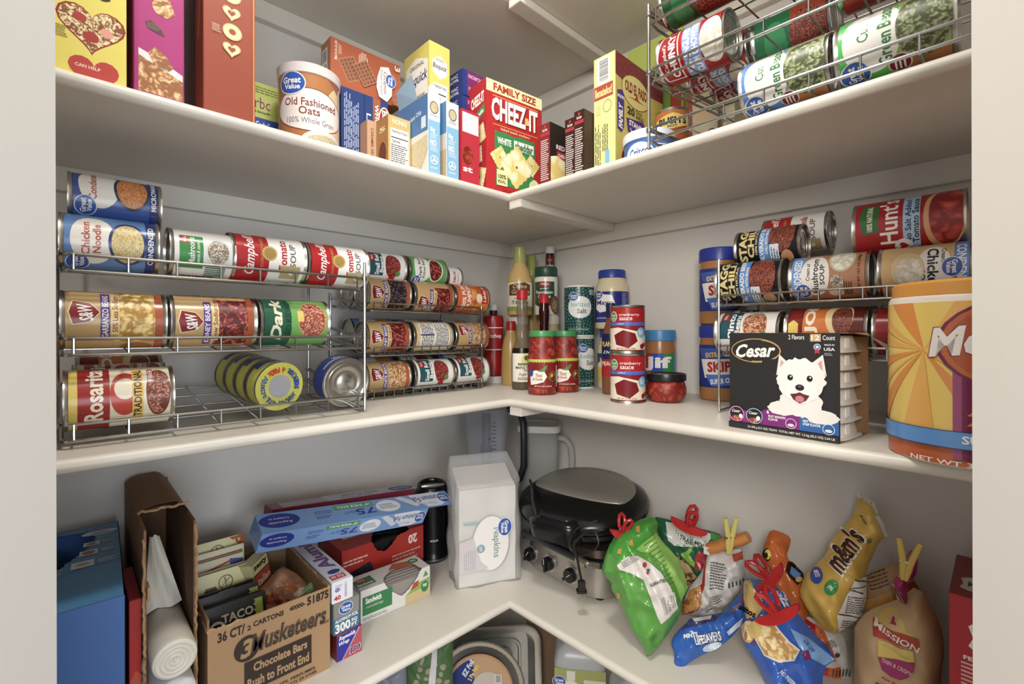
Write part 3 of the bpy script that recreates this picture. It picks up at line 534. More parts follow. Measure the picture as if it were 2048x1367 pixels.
o=carton('granola_bar_box','open light blue granola box with its flap raised','box',*cL(.600,.388,.030,.12,.17),'#e4e2e0',F=simply(.030,1),L=[full(.12,.17,'#dcd4c8'),('r',.3,55,70.3,99.7,'#3f74ac'),('t',36,78,40,7,'Chocolate Chip','#e4ecf4',8,.01),('r',56,60,66,74,'#d0dce8'),('p',[(1,30),(30,46),(70,50),(70,30),(50,4),(30,1),(1,1)],'@oats')])
m=MB(); m.face([(-.0148,-.02,.17),(-.0148,.055,.17),(-.024,.052,.205),(-.024,-.012,.222)],'#8fb4d0'); m.face([(-.0145,-.02,.17),(-.0145,.055,.17),(-.0236,.052,.205),(-.0236,-.012,.222)],'#dcdcd8'); m.face([(-.014,-.06,.17),(.014,-.06,.17),(.010,-.054,.186),(0,-.05,.196),(-.010,-.054,.186)],'#d8d4cc'); m.build('flap',o,ang=0)
carton('granola_bar_box','second light blue granola box right of the open one','box',*cL(.5525,.386,.0325,.06,.17),'#e4e2e0',F=simply(.0325,0),L=[full(.06,.17,'#dcd4c8'),('r',.3,60,35,99.7,'#4c8cc0'),('r',.3,1,35,40,'@oats')])
carton('cereal_bar_box','narrow red box between the light blue box and the cheese crackers','box',*cL(.512,.386,.05,.055,.168),'#c02438',F=[full(.05,.168,'#c02438'),('e',10,40,9,12,'@salsa'),('t',10,22,16,7,'st','white',0,.03),('r',1,70,28,96,'#f0e8e0')])
W=100*.055/.33
bq=[('p',[(4,58),(28,64),(31,76),(28,88),(4,84),(1,70)],'#c8cca8')]
it=[full(.056,.33,'#dccb52'),('p',[(2.5,88),(8.5,92.5),(14.5,88),(14.5,80),(8.5,76),(2.5,80)],'#e8e6dc'),('t',8.5,84,11.5,4.6,'Bisquick','#28386c',0,.02,.2),('t',8.5,89,7,1.6,'ORIGINAL','#7c6c20')]+facts(3,34,14.5,73)
Wl=100*.107/.33
lf=[full(.107,.33,'#d6c650'),('p',[(3,62),(16,66),(30,62),(31,88),(16,94),(3,90)],'#e8e6dc'),('t',17,78,26,9.5,'Bisquick','#28386c',0,.02,.2),('t',17,88,18,3,'ORIGINAL','#6c5c18'),('t',17,66,20,2,'PANCAKE & BAKING MIX','#8a5c30'),('e',16,46,13,11,'@gr'),('e',14,52,4,4,'red'),('e',20,50,3,3,'#b02020')]
carton('baking_mix_box','tall yellow baking mix box standing behind the light blue boxes','box',*cL(.551,.320,.056,.107,.33),'#d6c650',F=it,L=lf)
# macaroni boxes stacked flat on a carton
carton('storage_box','plain brown box hidden beneath the stacked blue macaroni boxes','box',*cL(.440,.296,.15,.10,.19),'#a07c50')
for k,(l) in enumerate(('lowest of the four stacked blue and purple macaroni boxes','blue and purple macaroni box, second from the bottom of the stack','blue and purple macaroni box just under the topmost one','topmost blue and purple macaroni box near the top shelf')):
    carton('macaroni_box',l,'box',*cL(.442-.001*k,.298-.002*(k%2),.15,.095,.0322,.1905+k*.0325),'#28408c',F=[full(.15,.0322,'#28408c'),('r',40,4,300,96,'#8c2870'),('t',130,60,150,30,'KRAFT' if 0 else 'MACARONI','#e8c8e0',180,.02),('t',250,50,60,36,'MAC','#e8e4f0',0,.03)],L=[full(.095,.0322,'#2a3c84'),('e',70,50,36,34,'#8c2c50'),('e',70,50,24,22,'#d88c30'),('t',190,66,90,26,'MAC','#e8e4f0',0,.04),('t',190,32,110,26,'BOWL','#e8e4f0',0,.04)],group='stacked macaroni boxes')
# cheese crackers
def chz(cx,cy,s,a=0):
    o=[]; n=9; pts=[]
    for k in range(4):
        for i in range(n):
            t=-1+2*i/n; q=1+(.05 if i%2 else -.03); x,y=rot2((t,-q),k*PI/2); pts.append((x*s,y*s))
    pts=[(cx+rot2(p,math.radians(a))[0],cy+rot2(p,math.radians(a))[1]) for p in pts]
    return [('p',pts,'#e6c978'),('p',[(cx+(x-cx)*.93,cy+(y-cy)*.93) for x,y in pts],'@cheese'),('e',cx,cy,s*.09,s*.09,'#8a6428')]
H=.2575; W=100*.17/H
it=[full(.17,H,'#c01c22'),('r',.3,89,W-.3,99.7,'#f2ecb0'),('t',W*.5,94.3,50,7,'FAMILY SIZE','#b8341c',0,.05),('r',7,86,60,86.7,'#f0b050'),('t',W*.5+1,74,55,21,'CHEEZ-IT','#7c1014',0,.055),('t',W*.5,75,54.5,20.5,'CHEEZ-IT','#fbf6f0',0,.04),('r',44.5,70,48.5,76,'#e8c050'),('r',7,60.5,60,61.1,'#f0b050'),('t',W*.5,58.3,34,2.4,'baked snack crackers','#f0dcb0',0,.01),
 ('p',[(9,56),(14,54.5),(20,56),(30,54.5),(40,56),(50,54.5),(56,56),(57,40),(55,25),(57,8),(40,6.5),(20,8),(10,6.5),(11,25),(9,40)],'#2f8a44'),('t',20,47.5,16,6,'WHITE','white',0,.05),('p',[(31,51.5),(55,51.5),(55,43),(31,43)],'white'),('t',43,47,22,7.5,'cheddar','#2f7a3c',0,.04)]+chz(15,32,8,38)+chz(52,32,7.5,52)+chz(34,27,14.5,42)+[('e',57,13,5,7,30,'#f4ecc0'),('e',53,12,4,6,'#efe4a8'),('r',11,7,23,21,'#f2e8a0'),('t',17,15,9,4,'100%','#3c3018',0,.03),('t',17,10.5,9,3,'REAL','#3c3018',0,.02),('t',W*.5,3,30,1.6,'NET WT 21 OZ (595g)','#7c1014')]
Wl=100*.069/H
lf=[full(.069,H,'#b81e30'),('t',Wl*.5,84,21,10,'CHEEZ-IT','#fbf6f0',6,.05),('p',[(3,62),(Wl-2,70),(Wl-2,78),(3,70)],'#3c8c4c'),('t',Wl*.5,70,20,4,'WHITE cheddar','white',16,.04)]+chz(17,52,8,14)+chz(13,34,7.5,4)+chz(17,14,8.5,-20)
carton('cracker_box','red family size cheese cracker box at the inside corner of the upper shelf','cracker box',*cL(.447,.392,.170,.069,H,dr=-5.5),'#b81c22',F=it,L=lf,rough=.35)
# biscuit mixes, taco shells
def rlF(w): return [full(w,.15,'#3a1a18'),('t',50*w/.15,90,50*w/.15,4,'Red Lobster','#e8dcd0',0,.03,.3),('p',star(50*w/.15,95,3,5),'#c83028'),('r',1,81,100*w/.15-1,86,'#b02838'),('l',2,14,100*w/.15-2,76,20,'#e4dcd4')]
carton('biscuit_mix_box','dark red biscuit mix box right beside the cheese cracker box','box',*cR(.352,.501,.031,.10,.15),'#241614',F=[full(.031,.15,'#7c1c24')]+rlF(.031)[1:],R=[full(.10,.15,'#2c2220'),('t',24,66,20,7,'RED','#e8dcd0',0,.03),('r',15,48,50,60,'#b0283c'),('t',32,54,28,5,'CHEDDAR','white',0,.03),('p',[(1,48),(14,52),(50,44),(50,1),(1,1)],'@cheese')])
carton('biscuit_mix_box','dark biscuit mix box in the middle of the three','box',*cR(.330,.555,.0295,.10,.15),'#3a1e1a',F=rlF(.0295)); carton('biscuit_mix_box','dark brown biscuit mix box next to the yellow taco shell box','box',*cR(.336,.5835,.0270,.10,.156),'#3a1e1a',F=rlF(.027))
W=100*.20/.27
rr=[full(.20,.27,'#c8b84c'),('p',[(.3,99.7),(.3,82),(10,80),(20,84),(32,84),(45,80),(W-.3,82),(W-.3,99.7)],'@shingle'),('e',30,76,21,13,'#d8cc6c'),('o',30,76,21.6,13.6,.7,'#7c3420'),('t',30,78,33,9,'OLD EL PASO','#8c1c1c',0,.04),('p',[(18,70),(28,71),(31,75),(34,71),(42,70)],'#b03828'),('p',[(2.5,40),(2.5,70),(9,72),(12,69),(12,43),(8,38)],'#4a3088'),('t',7.2,51,20,6,'FAMILY','white',90,.05,.2),('t',7.2,66,9,2.4,'SIZE','white',0,.04),('t',22,59,11,6.5,'20','#38342c',0,.04),('t',34,60.5,10,2.6,'TACO','#38342c',0,.03),('t',35,57,12,3,'SHELLS','#38342c',0,.03),('p',[(15,52),(40,55),(46,50),(44,40),(34,37),(17,42)],'#4a3088'),('t',29,49,20,4.6,'STAND','white',-3,.05),('t',31,42.5,21,4.6,"'n STUFF",'white',-3,.05),('e',30,18,24,18,'#d8b464'),('e',30,18,22,16,'@salsa'),('e',24,24,5,4,'#e8e0d0'),('e',34,20,6,4,'#6c9c3c'),('e',28,12,6,4,'#b83828')]
W2=100*.055/.27
ff=[full(.055,.27,'#dfe08c'),('r',4,78,15.5,98,'#f2f2ee'),('b',5.5,80,14,96.5,'h','#50525c'),('r',.5,66,W2-2,77,'#b04838'),('t',9.5,71.5,16,7,'llenatelos!','#e8dc8c',0,.03),('o',13,59,4,5,.6,'#a89c50'),('r',2.5,54,6.5,62,'#cccc80'),('v',1,2,7,50,4,'#4c4c30'),('v',8,24,14,50,4,'#4c4c30'),('r',11,1,15,24,'#7cb8e0')]
carton('taco_shell_box','tall yellow family size taco shell box left of the upper can rack','box',*cR(.303,.640,.055,.20,.27),'#d8d47c',F=ff,R=rr)
carton('snack_box','lime green box standing tall behind the taco shell box','box',*cR(.085,.68,.15,.055,.40),'#b8cc50',F=[full(.15,.4,'#b8cc50'),('r',24,40,34,70,'#6c9c30'),('r',30,2,37,98,'#a83828')])
carton('rice_box','tan carton with small recycling mark behind the upper can rack\'s post','box',*cR(.082,.798,.11,.078,.245),'#d8cca0',F=[full(.11,.245,'#dcd0ac'),('r',.5,.5,6,99,'#b8502c'),('e',16,70,6,6,'#e8c898'),('o',24,52,4,4,1,'#4c5048'),('l',20,30,40,44,3,'#70685c')])
m=tin_body(.037,.052).build('tuna_tin',None,TR(.151,.689,ZU)); tag(m,'short plain tin hidden beneath the brown baked beans tin','can')
LAB['bush']=([('r',-118,0,118,100,'#a0501c'),('r',-118,78,118,100,'#c8702c'),('p',[(-38,68),(-42,84),(0,94),(42,84),(38,68),(0,60)],'#e8cc5c'),('t',0,78,62,16,"BUSH'S",'#1c2c50',0,.05),('t',0,66,20,5,'BEST','#1c2c50'),('r',-118,0,118,30,'#3c6a2c')],'#a0501c')
tin('bush','brown baked beans tin with yellow sign logo behind the white-lidded tub','',0,(0,0,0),'x') if 0 else None
tin('bush','brown baked beans tin with yellow sign logo behind the blue shortening tub',.037,.113,(.151,.689,ZU+.0525+.0565),'z',0)
T=faceT(.271,.699,ZU,-18); m=MB(); m.lathe([(0,0),(.044,0),(.046,.003),(.0500,.068)],'#3f6fc0',48); o=m.build('shortening_tub',None,T); tag(o,'small blue and white shortening tub at the foot of the upper can rack','tub')
MB().lathe([(.0505,.058),(.0520,.059),(.0523,.073),(.0510,.0765),(.0475,.075),(0,.075)],mat('#dfe6f2',.3),48).build('lid',o)
wrap(o,.0492,.006,.05,[('e',-10,50,60,42,'#f0f0f4'),('t',-10,54,82,36,'Crisco','#2c50a8',6,.02,.2),('r',-30,16,40,28,'#3c64b8'),('r',60,54,110,80,'#e8ecf4'),('l',62,56,108,78,4,'#384868')],'#3f6fc0')
# ---------------------------------------------------------------- bottles and jars on the middle shelf
def lidm(o,prof,c,n=40,ridge=0,rough=.35,name='lid',T=None):
    m=MB(); m.lathe(prof,mat(c,rough),n,T=T)
    if ridge:
        r0,z0,z1=ridge
        for i in range(36):
            a=2*PI*i/36; m.box(-.0004,-.0006,z0,.0004,.0006,z1,mat(c,rough),T=Matrix.Rotation(a,4,'Z')@Matrix.Translation((0,-r0,0)))
    return m.build(name,o)
def vessel(name,label,cat,x,y,z,prof,c,off=0,n=44,group=None,sx=1,sy=1,**k):
    m=MB(); m.lathe(prof,mat(c,k.pop('rough',.25),**k),n,sx=sx,sy=sy); o=m.build(name,None,faceT(x,y,z,off),ang=60); return tag(o,label,cat,group)
def rc(r,z,q=.003): return [(0,z),(r-q,z),(r-q*.3,z+q*.3),(r,z+q)]
# ketchup
o=vessel('ketchup_bottle','red ketchup squeeze bottle beside the corner can rack','bottle',.178,.110,ZM,rc(.029,0)+[(.0295,.03),(.0315,.05),(.0300,.08),(.0265,.12),(.0300,.16),(.0320,.19),(.0300,.205),(.015,.210),(0,.210)],'#a00c10',sy=.8)
lidm(o,[(.0298,-.0002),(.0302,0),(.0302,.018),(.029,.02)],'#e8e6e2',name='base_cap'); lidm(o,[(.0125,.21),(.0125,.222),(0,.222)],'#2a2a20',name='neck'); lidm(o,[(.0125,.222),(.0125,.238),(.011,.24),(0,.24)],'#e8e6e2')
m=MB(); m.sheet([('r',-60,0,60,100,'#f0e8e0'),('r',-57,4,57,96,'#a80e14'),('t',0,60,80,22,'Ketchup','white')],cyl_surf(.0312,.10,40),.0007,cuts=(2*PI*.0312/40,0)); m.build('label',o,ang=0)
# mustard
o=vessel('mustard_bottle','tan mustard squeeze bottle with a red cap','bottle',.186,.198,ZM,rc(.0290,0)+[(.0295,.04),(.0285,.08),(.0265,.11),(.0230,.13),(.0165,.148),(.0135,.156),(.0130,.166),(0,.166)],'#b8924c',sy=.85)
lidm(o,[(.0135,.160),(.0138,.183),(.0120,.187),(0,.187)],'#a81418')
# maple syrup (glass, dark label)
def syrup(label,x,y,c,lab,off=0,R=.0290,H=.269,a=1):
    o=vessel('syrup_bottle',label,'bottle',x,y,ZM,rc(R,0,.004)+[(R,.085),(R*.93,.105),(R*.66,.128),(R*.50,.150),(R*.47,.175),(R*.52,.190),(R*.56,.212),(R*.50,.232),(R*.44,.242),(R*.44,H-.012),(0,H-.012)],c,off,alpha=a,rough=.08)
    lidm(o,[(R*.46,H-.026),(R*.50,H-.025),(R*.50,H-.002),(R*.44,H),(0,H)],'#c4141a',ridge=(R*.50,H-.024,H-.004))
    if lab: wrap(o,R+.0004,.022,.076,[('e',6,76,24,22,'#e8cc88'),('e',2,84,9,9,'#4c6c30'),('r',-30,58,36,66,'#6a8c50'),('e',12,70,8,6,'#b84830'),('t',0,50,76,10,'MAPLE GROVE','#2c2418'),('t',6,40,26,6,'FARMS','#2c2418'),('t',2,26,56,13,'Sugar Free','#3c3430',0,0,.3),('l',-30,6,34,16,3,'#5a5048')],'#ebe4d2',span=170)
    return o
syrup('empty-topped clear glass syrup bottle with cream label and red cap',.238,.297,'#7c6c58',1,20,a=.55)
MB().lathe(rc(.0280,.002)+[(.0282,.10),(.026,.112),(0,.112)],mat('#1c0e08',.3)).build('syrup',bpy.data.objects['syrup_bottle'],ang=60)
syrup('dark red syrup bottle with red cap behind the salsa jars',.1536,.300,'#3a0808',0,0,R=.0265,H=.262)
# support jars hidden in the corner, dressing, parmesan, soy sauce
def mayojar(label,x,y,z,R,H,lab,c='#d9cba4',lid='#28409c',off=0,name='mayonnaise_jar'):
    o=vessel(name,label,'jar',x,y,z,rc(R,0,.005)+[(R,H*.16),(R*.985,H*.3),(R,H*.62),(R*.97,H*.72),(R*.80,H*.84),(R*.74,H*.87),(0,H*.87)],c,off)
    lidm(o,[(R*.77,H*.86),(R*.80,H*.865),(R*.80,H*.985),(R*.76,H),(0,H)],lid,ridge=(R*.80,H*.87,H*.98)); return o
mayojar('beige jar with white lid under the dressing bottle in the corner',.128,.172,ZM,.035,.205,0,'#c8b890','#dcd8d0')
mayojar('beige jar with pale lid under the parmesan shaker',.090,.262,ZM,.036,.205,0,'#c4a878','#cfc8b8')
def dressing(label,x,y,z,R,H):
    o=vessel('dressing_bottle',label,'bottle',x,y,z,rc(R,0,.004)+[(R,H*.45),(R*.98,H*.52),(R*.80,H*.65),(R*.5,H*.74),(R*.42,H*.80),(R*.42,H*.97),(0,H*.97)],'#d0ac64')
    lidm(o,[(R*.46,H*.76),(R*.50,H*.78),(R*.47,H*.995),(R*.42,H),(0,H)],'#a8ac58',name='foil_cap',rough=.25)
    return o
o=dressing('Italian dressing bottle with olive green foil cap, in the corner',.140,.189,ZM+.2052,.0385,.206)
wrap(o,.0389,.012,.085,[('p',[(-44,54),(-44,92),(16,100),(40,92),(40,54)],'#6c4424'),('t',0,86,52,14,'Olive','#e8d4b0',0,0,.3),('t',2,68,66,14,'Garden','#e8d4b0',0,0,.3),('t',0,44,40,6,'DRESSING','#6a6048'),('t',0,30,60,13,'ITALIAN','#3c3424',0,.02),('r',-60,0,60,16,'#8c9c44')],'#e8e2cc',span=180)
o=dressing('second olive-capped dressing bottle half hidden behind the first',.0568,.1573,ZM,.032,.400)
T=faceT(.097,.257,ZM+.2052); R=.0345; m=MB(); m.lathe(rc(R,0)+[(R,.108),(R*.95,.113),(0,.113)],mat('#e4e2d8',.3)); o=m.build('parmesan_shaker',None,T); tag(o,'white parmesan cheese shaker with dark green lid','shaker')
lidm(o,[(R*.96,.112),(R,.114),(R*.99,.138),(R*.95,.142),(0,.142)],'#1c4a38',ridge=(R*.995,.116,.136))
wrap(o,R+.0004,.004,.104,[('p',[(-42,28),(-42,90),(26,90),(26,28),(-10,14)],'#24523c'),('r',-20,76,12,90,'#b01c20'),('t',-4,83,24,6,'WinCo','white'),('t',-6,70,24,5,'grated','#e8e4d8'),('t',-6,60,52,9,'Parmesan','#f0ece0',0,.02),('t',-6,48,38,9,'Cheese','#f0ece0',0,.02),('e',30,24,18,26,'#8c4c3c'),('e',32,22,14,18,'@olive'),('l',48,30,70,90,12,'#6a6a60')],'#e4e2d8')
o=vessel('sauce_bottle','slender dark sauce bottle with white cap, tallest in the corner','bottle',.039,.221,ZM,rc(.024,0)+[(.024,.30),(.020,.33),(.0125,.345),(.012,.40),(0,.40)],'#241010')
lidm(o,[(.0135,.400),(.0142,.401),(.0142,.419),(.013,.421),(0,.421)],'#e2e2e0'); 
m=MB(); m.sheet([('r',-50,0,50,100,'#5c1820'),('t',0,66,44,20,'WinCo','#e86058'),('t',0,22,66,26,'Soy Sauce','#f0e4e0')],cyl_surf(.0135,.352,40),.0004,cuts=(2*PI*.0135/40,0)); m.build('label',o,ang=0)
# salsa jars
for x,y,off,lb in ((.273,.402,6,'salsa jar with green lid nearest the shelf\'s inner corner'),(.194,.410,12,'second salsa jar with green lid, behind and right of the first')):
    R=.0355; o=vessel('salsa_jar',lb,'jar',x,y,ZM,rc(R,0,.004)+[(R*1.0,.07),(R*1.01,.085),(R*.93,.112),(R*.86,.128),(R*.85,.150),(0,.150)],'@salsa',off,group='green-lidded salsa jars')
    o.data.materials[0]=o.data.materials[0]; lidm(o,[(R*.86,.143),(R*.90,.144),(R*.905,.155),(R*.88,.158),(0,.158)],'#2f9450',rough=.3)
    wrap(o,R*1.012+.0006,.018,.070,[('r',-70,84,70,100,'#b8c840')]+[('e',-60+i*10,86,5,5,'#8a1a1c') for i in range(13)]+[('p',[(-48,10),(-52,50),(-30,62),(2,58),(12,40),(0,22),(-24,14)],'#ece8da'),('p',[(-20,58),(0,72),(8,80),(14,78),(10,66),(-2,56)],'#4c8c34'),('e',-46,52,9,13,'#2c50a0'),('t',-16,44,24,12,'Thick','#b0301c',0,.02,.2),('t',-20,30,36,12,'& Chunky','#b0301c',0,.02,.2),('e',34,40,17,19,'#3c7c30'),('e',34,40,14,16,'@salsa'),('e',30,44,6,6,'#a8c040'),('t',-2,6,60,6,'NET WT 16 OZ (1 LB) 454g','#f0e0d0'),('r',52,4,62,78,'#e8e0d0'),('v',53,6,61,76,4,'#403030')],'#8a1a1c')
# salt canisters
for k,(off,lb) in enumerate(((32,'teal dotted iodized salt canister, lower of two'),(-4,'teal dotted iodized salt canister stacked on top of another'))):
    R=.0412; z=ZM+.1415*k; x,y=(.095,.380); T=faceT(x,y,z,off)
    m=MB(); m.lathe([(0,.001),(R-.001,.001),(R,0),(R+.0006,.001),(R+.0006,.004),(R,.005),(R,.136),(R+.0006,.137),(R+.0006,.1405),(R-.001,.141),(R-.002,.139),(0,.139)],mat('#e4e6e4',.35),44); o=m.build('salt_canister',None,T); tag(o,lb,'canister','iodized salt canisters')
    dots=[]
    for (cx,cy) in ((-44,84),(-44,16),(52,10),(44,96),(-96,50),(100,50)):
        for q in range(1,9):
            r=q*7
            for i in range(int(2*PI*r/6.5)):
                a=i*6.5/r; px,py=cx+r*math.cos(a),cy+r*math.sin(a)
                if 2<py<98 and abs(px)<88 : dots.append(('p',[(px-1,py-1),(px+1,py-1),(px+1,py+1),(px-1,py+1)],'#78b8a4'))
    wrap(o,R+.0004,.005,.131,[('g',dots),('e',4,58,27,23,'#eef0ee'),('t',5,64,40,10,'Iodized','#5a9c98',0,0),('t',8,50,20,10,'Salt','#28343c',0,.01),('r',26,84,44,94,'#e8ece8'),('b',27,85,43,93,'#3a4440'),('t',0,12,46,3,'THIS SALT SUPPLIES IODIDE','#c8d8d0')]+GV(-10,80,10),'#184a4a')
# mayonnaise, peanut butter, dressing bottle
o=mayojar('blue-capped mayonnaise jar at the bottom, partly hidden by the cranberry tins',.052,.4595,ZM,.0400,.162,0)
wrap(o,.0404,.022,.075,[('r',-70,58,70,100,'#1c3468'),('t',-18,76,62,16,'Best Foods','white',0,.02),('e',-20,60,44,12,'#e8e0c0'),('t',-20,36,40,9,'REAL','#28407c')],'#e0c450',span=200)
o=mayojar('large mayonnaise jar with blue cap and blue label, stacked on another jar',.052,.4595,ZM+.1625,.0455,.160,0,off=-6)
wrap(o,.0460,.018,.082,[('p',[(-58,44),(-54,78),(-30,92),(6,88),(16,62),(2,38),(-36,32)],'#eeeeea'),('t',-20,62,62,20,'Mayo','#28306c',0,.02),('r',-70,4,70,16,'#38408c'),('t',-24,14,60,5,'MAYONNAISE','#c8cce0'),('p',[(-72,99),(-50,99),(-58,90),(-72,86)],'#a02c24'),('l',40,40,60,96,9,'#a8acd0')]+GV(-44,90,17),'#2a3088',span=210)
o=vessel('peanut_sauce_bottle','slim dark-capped bottle between the blue-capped jars and cranberry tins','bottle',.1507,.5239,ZM,rc(.022,0)+[(.0225,.05),(.0205,.09),(.022,.13),(.020,.155),(.0125,.178),(.011,.195),(0,.195)],'#8a5030',alpha=.9)
lidm(o,[(.0115,.190),(.0125,.192),(.0125,.222),(.011,.226),(0,.226)],'#1c2458')
wrap(o,.0230,.045,.105,[('r',-80,0,80,40,'#b01820'),('t',0,76,50,12,'PLANTERS','#ecd060',0,.04),('t',-6,56,30,9,'Dry','#e8e4d8',0,.02,.3),('t',0,30,50,10,'PEANUT','#e8dcc0',0,.03)],'#1c2458',span=200)
tin('cran','cranberry sauce tin, lower of the two beside the salsa bowl',.0375,.108,(.231,.623,ZM+.0541),'z',0)
tin('cran','cranberry sauce tin stacked on top of another one',.0372,.104,(.230,.622,ZM+.1603),'z',-3)
def pbjar(label,x,y,z,R,H,c,lid,items,bg,z0,h,off=0,span=230):
    o=vessel('peanut_butter_jar',label,'jar',x,y,z,rc(R,0,.006)+[(R,H*.55),(R*1.0,H*.72),(R*.94,H*.80),(R*.93,H*.84),(0,H*.84)],c,off)
    lidm(o,[(R*.96,H*.83),(R,H*.835),(R,H*.98),(R*.97,H),(0,H)],lid,ridge=(R,H*.845,H*.97)); wrap(o,R+.0006,z0,h,items,bg,span=span); return o
pbjar('peanut butter jar with light blue lid behind the small salsa bowl','.'and .057,.605,ZM,.0385,.159,'#a86c38','#3c86c0',[('r',-110,0,-30,100,'#c02030'),('r',-30,0,10,100,'#2c50b0'),('r',10,0,52,100,'#2f8c44'),('t',-8,64,98,50,'Jif','white',0,.04),('r',-110,0,110,30,'#3c86c0'),('t',0,20,80,13,'NO ADDED SUGAR','white',0,.04),('t',0,6,70,8,'PEANUT BUTTER','white')],'#3c86c0',.030,.072)
SK=[('p',[(-70,92),(70,92),(60,70),(-60,70)],'#3c60c0'),('t',0,80,96,12,'EXTRA CRUNCHY','#f0c030',6,.05),('p',[(-62,66),(62,70),(58,26),(-50,22)],'#f0ece4'),('t',0,50,86,25,'SKIPPY','#c01c24',3,.06),('p',[(-48,30),(54,34),(40,8),(-34,4)],'#4878d0'),('t',0,18,72,12,'SUPER CHUNK','#f0f0f4',8,.04),('e',44,6,20,12,'@nuts')]
pbjar('blue-lidded crunchy peanut butter jar standing on the shelf behind the rack post',.055,.752,ZM,.0425,.170,'#b07840','#2c3ca0',SK,'#28388c',.030,.095,20,200)
pbjar('blue-lidded crunchy peanut butter jar stacked on top of another',.055,.752,ZM+.1705,.0425,.172,'#b07840','#2c3ca0',SK,'#28388c',.030,.095,24,200)
# squat salsa bowl jar
R=.0425; o=vessel('salsa_bowl_jar','squat round jar of chunky red salsa with black lid','jar',.171,.683,ZM,[(0,0),(R*.72,0),(R*.86,.005),(R*.99,.018),(R,.030),(R*.93,.042),(R*.84,.048),(0,.048)],'@salsa')
lidm(o,[(R*.86,.046),(R*.99,.0475),(R,.058),(R*.97,.0625),(R*.85,.0610),(R*.82,.0595),(0,.0595)],'#1c1c1e',rough=.3)
# big orange fibre tub
T=faceT(.340,1.168,ZM,0); R=.073; m=MB(); m.lathe([(0,0),(R-.002,0),(R-.0005,.002),(R,.006),(R,.192),(R-.002,.196),(0,.196)],mat('#e8e0d0',.3),56); o=m.build('fiber_supplement_tub',None,T,ang=60); tag(o,'large orange and yellow fiber supplement tub overhanging the shelf at far right','tub')
lidm(o,[(R-.004,.196),(R-.003,.197),(R-.0035,.211),(R-.007,.214),(R-.03,.2165),(0,.2165)],'#e09a2c',56)
W=58; cx=46; it=[('r',-84,0,112,20,'#c8622c')]
for i in range(11): # sunburst
    a0=math.radians(70+i*24); a1=a0+math.radians(11); q=(22,70); L_=95
    pts=[q,(q[0]+L_*math.cos(a0),q[1]+L_*math.sin(a0)),(q[0]+L_*math.cos(a1),q[1]+L_*math.sin(a1))]
    pts=[(min(max(x,-84),111),min(max(y,20),100)) for x,y in pts]; it.append(('p',pts,'#ea9438' if i%2 else '#f2b44c'))
it+=[('r',-88,0,-76,100,'#d84c20'),('r',36,4,112,76,'#7c1c50'),('r',36,4,40,76,'#a8487c'),('e',74,74,46,30,'#7c1c50'),('e',74,74,44,28.5,'#c86428'),('e',74,74,41,26,'#b85424'),('t',68,79,90,19,'Metamucil','#7c1c50',6,.06,.3),('t',68,79,89,18,'Metamucil','#f4f0ea',6,.035,.3),('t',66,62,42,8,'MULTI','#f4f0ea',0,.04),('t',74,44,58,9,'4-in-1 FIBER','#f4ece4',0,.04),('t',58,37,26,3,'HELPS','#e86c3c')]
for i,s1 in enumerate(('Appetite','Heart Health','Blood Sugar','Digestive')): it+=[('p',[(42,31-i*6),(48,31-i*6),(45,34-i*6)],'#e86c2c'),('t',64,32-i*6,26,3.4,s1,'#f4ece4',0,.02)]
it+=[('r',-88,11,112,21,'#5c9ce4'),('r',-88,10.6,112,11.1,'#384868'),('r',-88,20.9,112,21.3,'#384868'),('t',60,16.5,40,5,'SUGAR-FREE','#f0f4f8',0,.03),('t',60,7,26,4,'180 TSP','#f4f0ea',0,.03),('t',40,1.8,50,3,'NET WT 36.8 OZ','#f4ece4',0,.02)]
wrap(o,R+.0004,.002,.186,it,'#f4d058',N=56,off=-1.05)
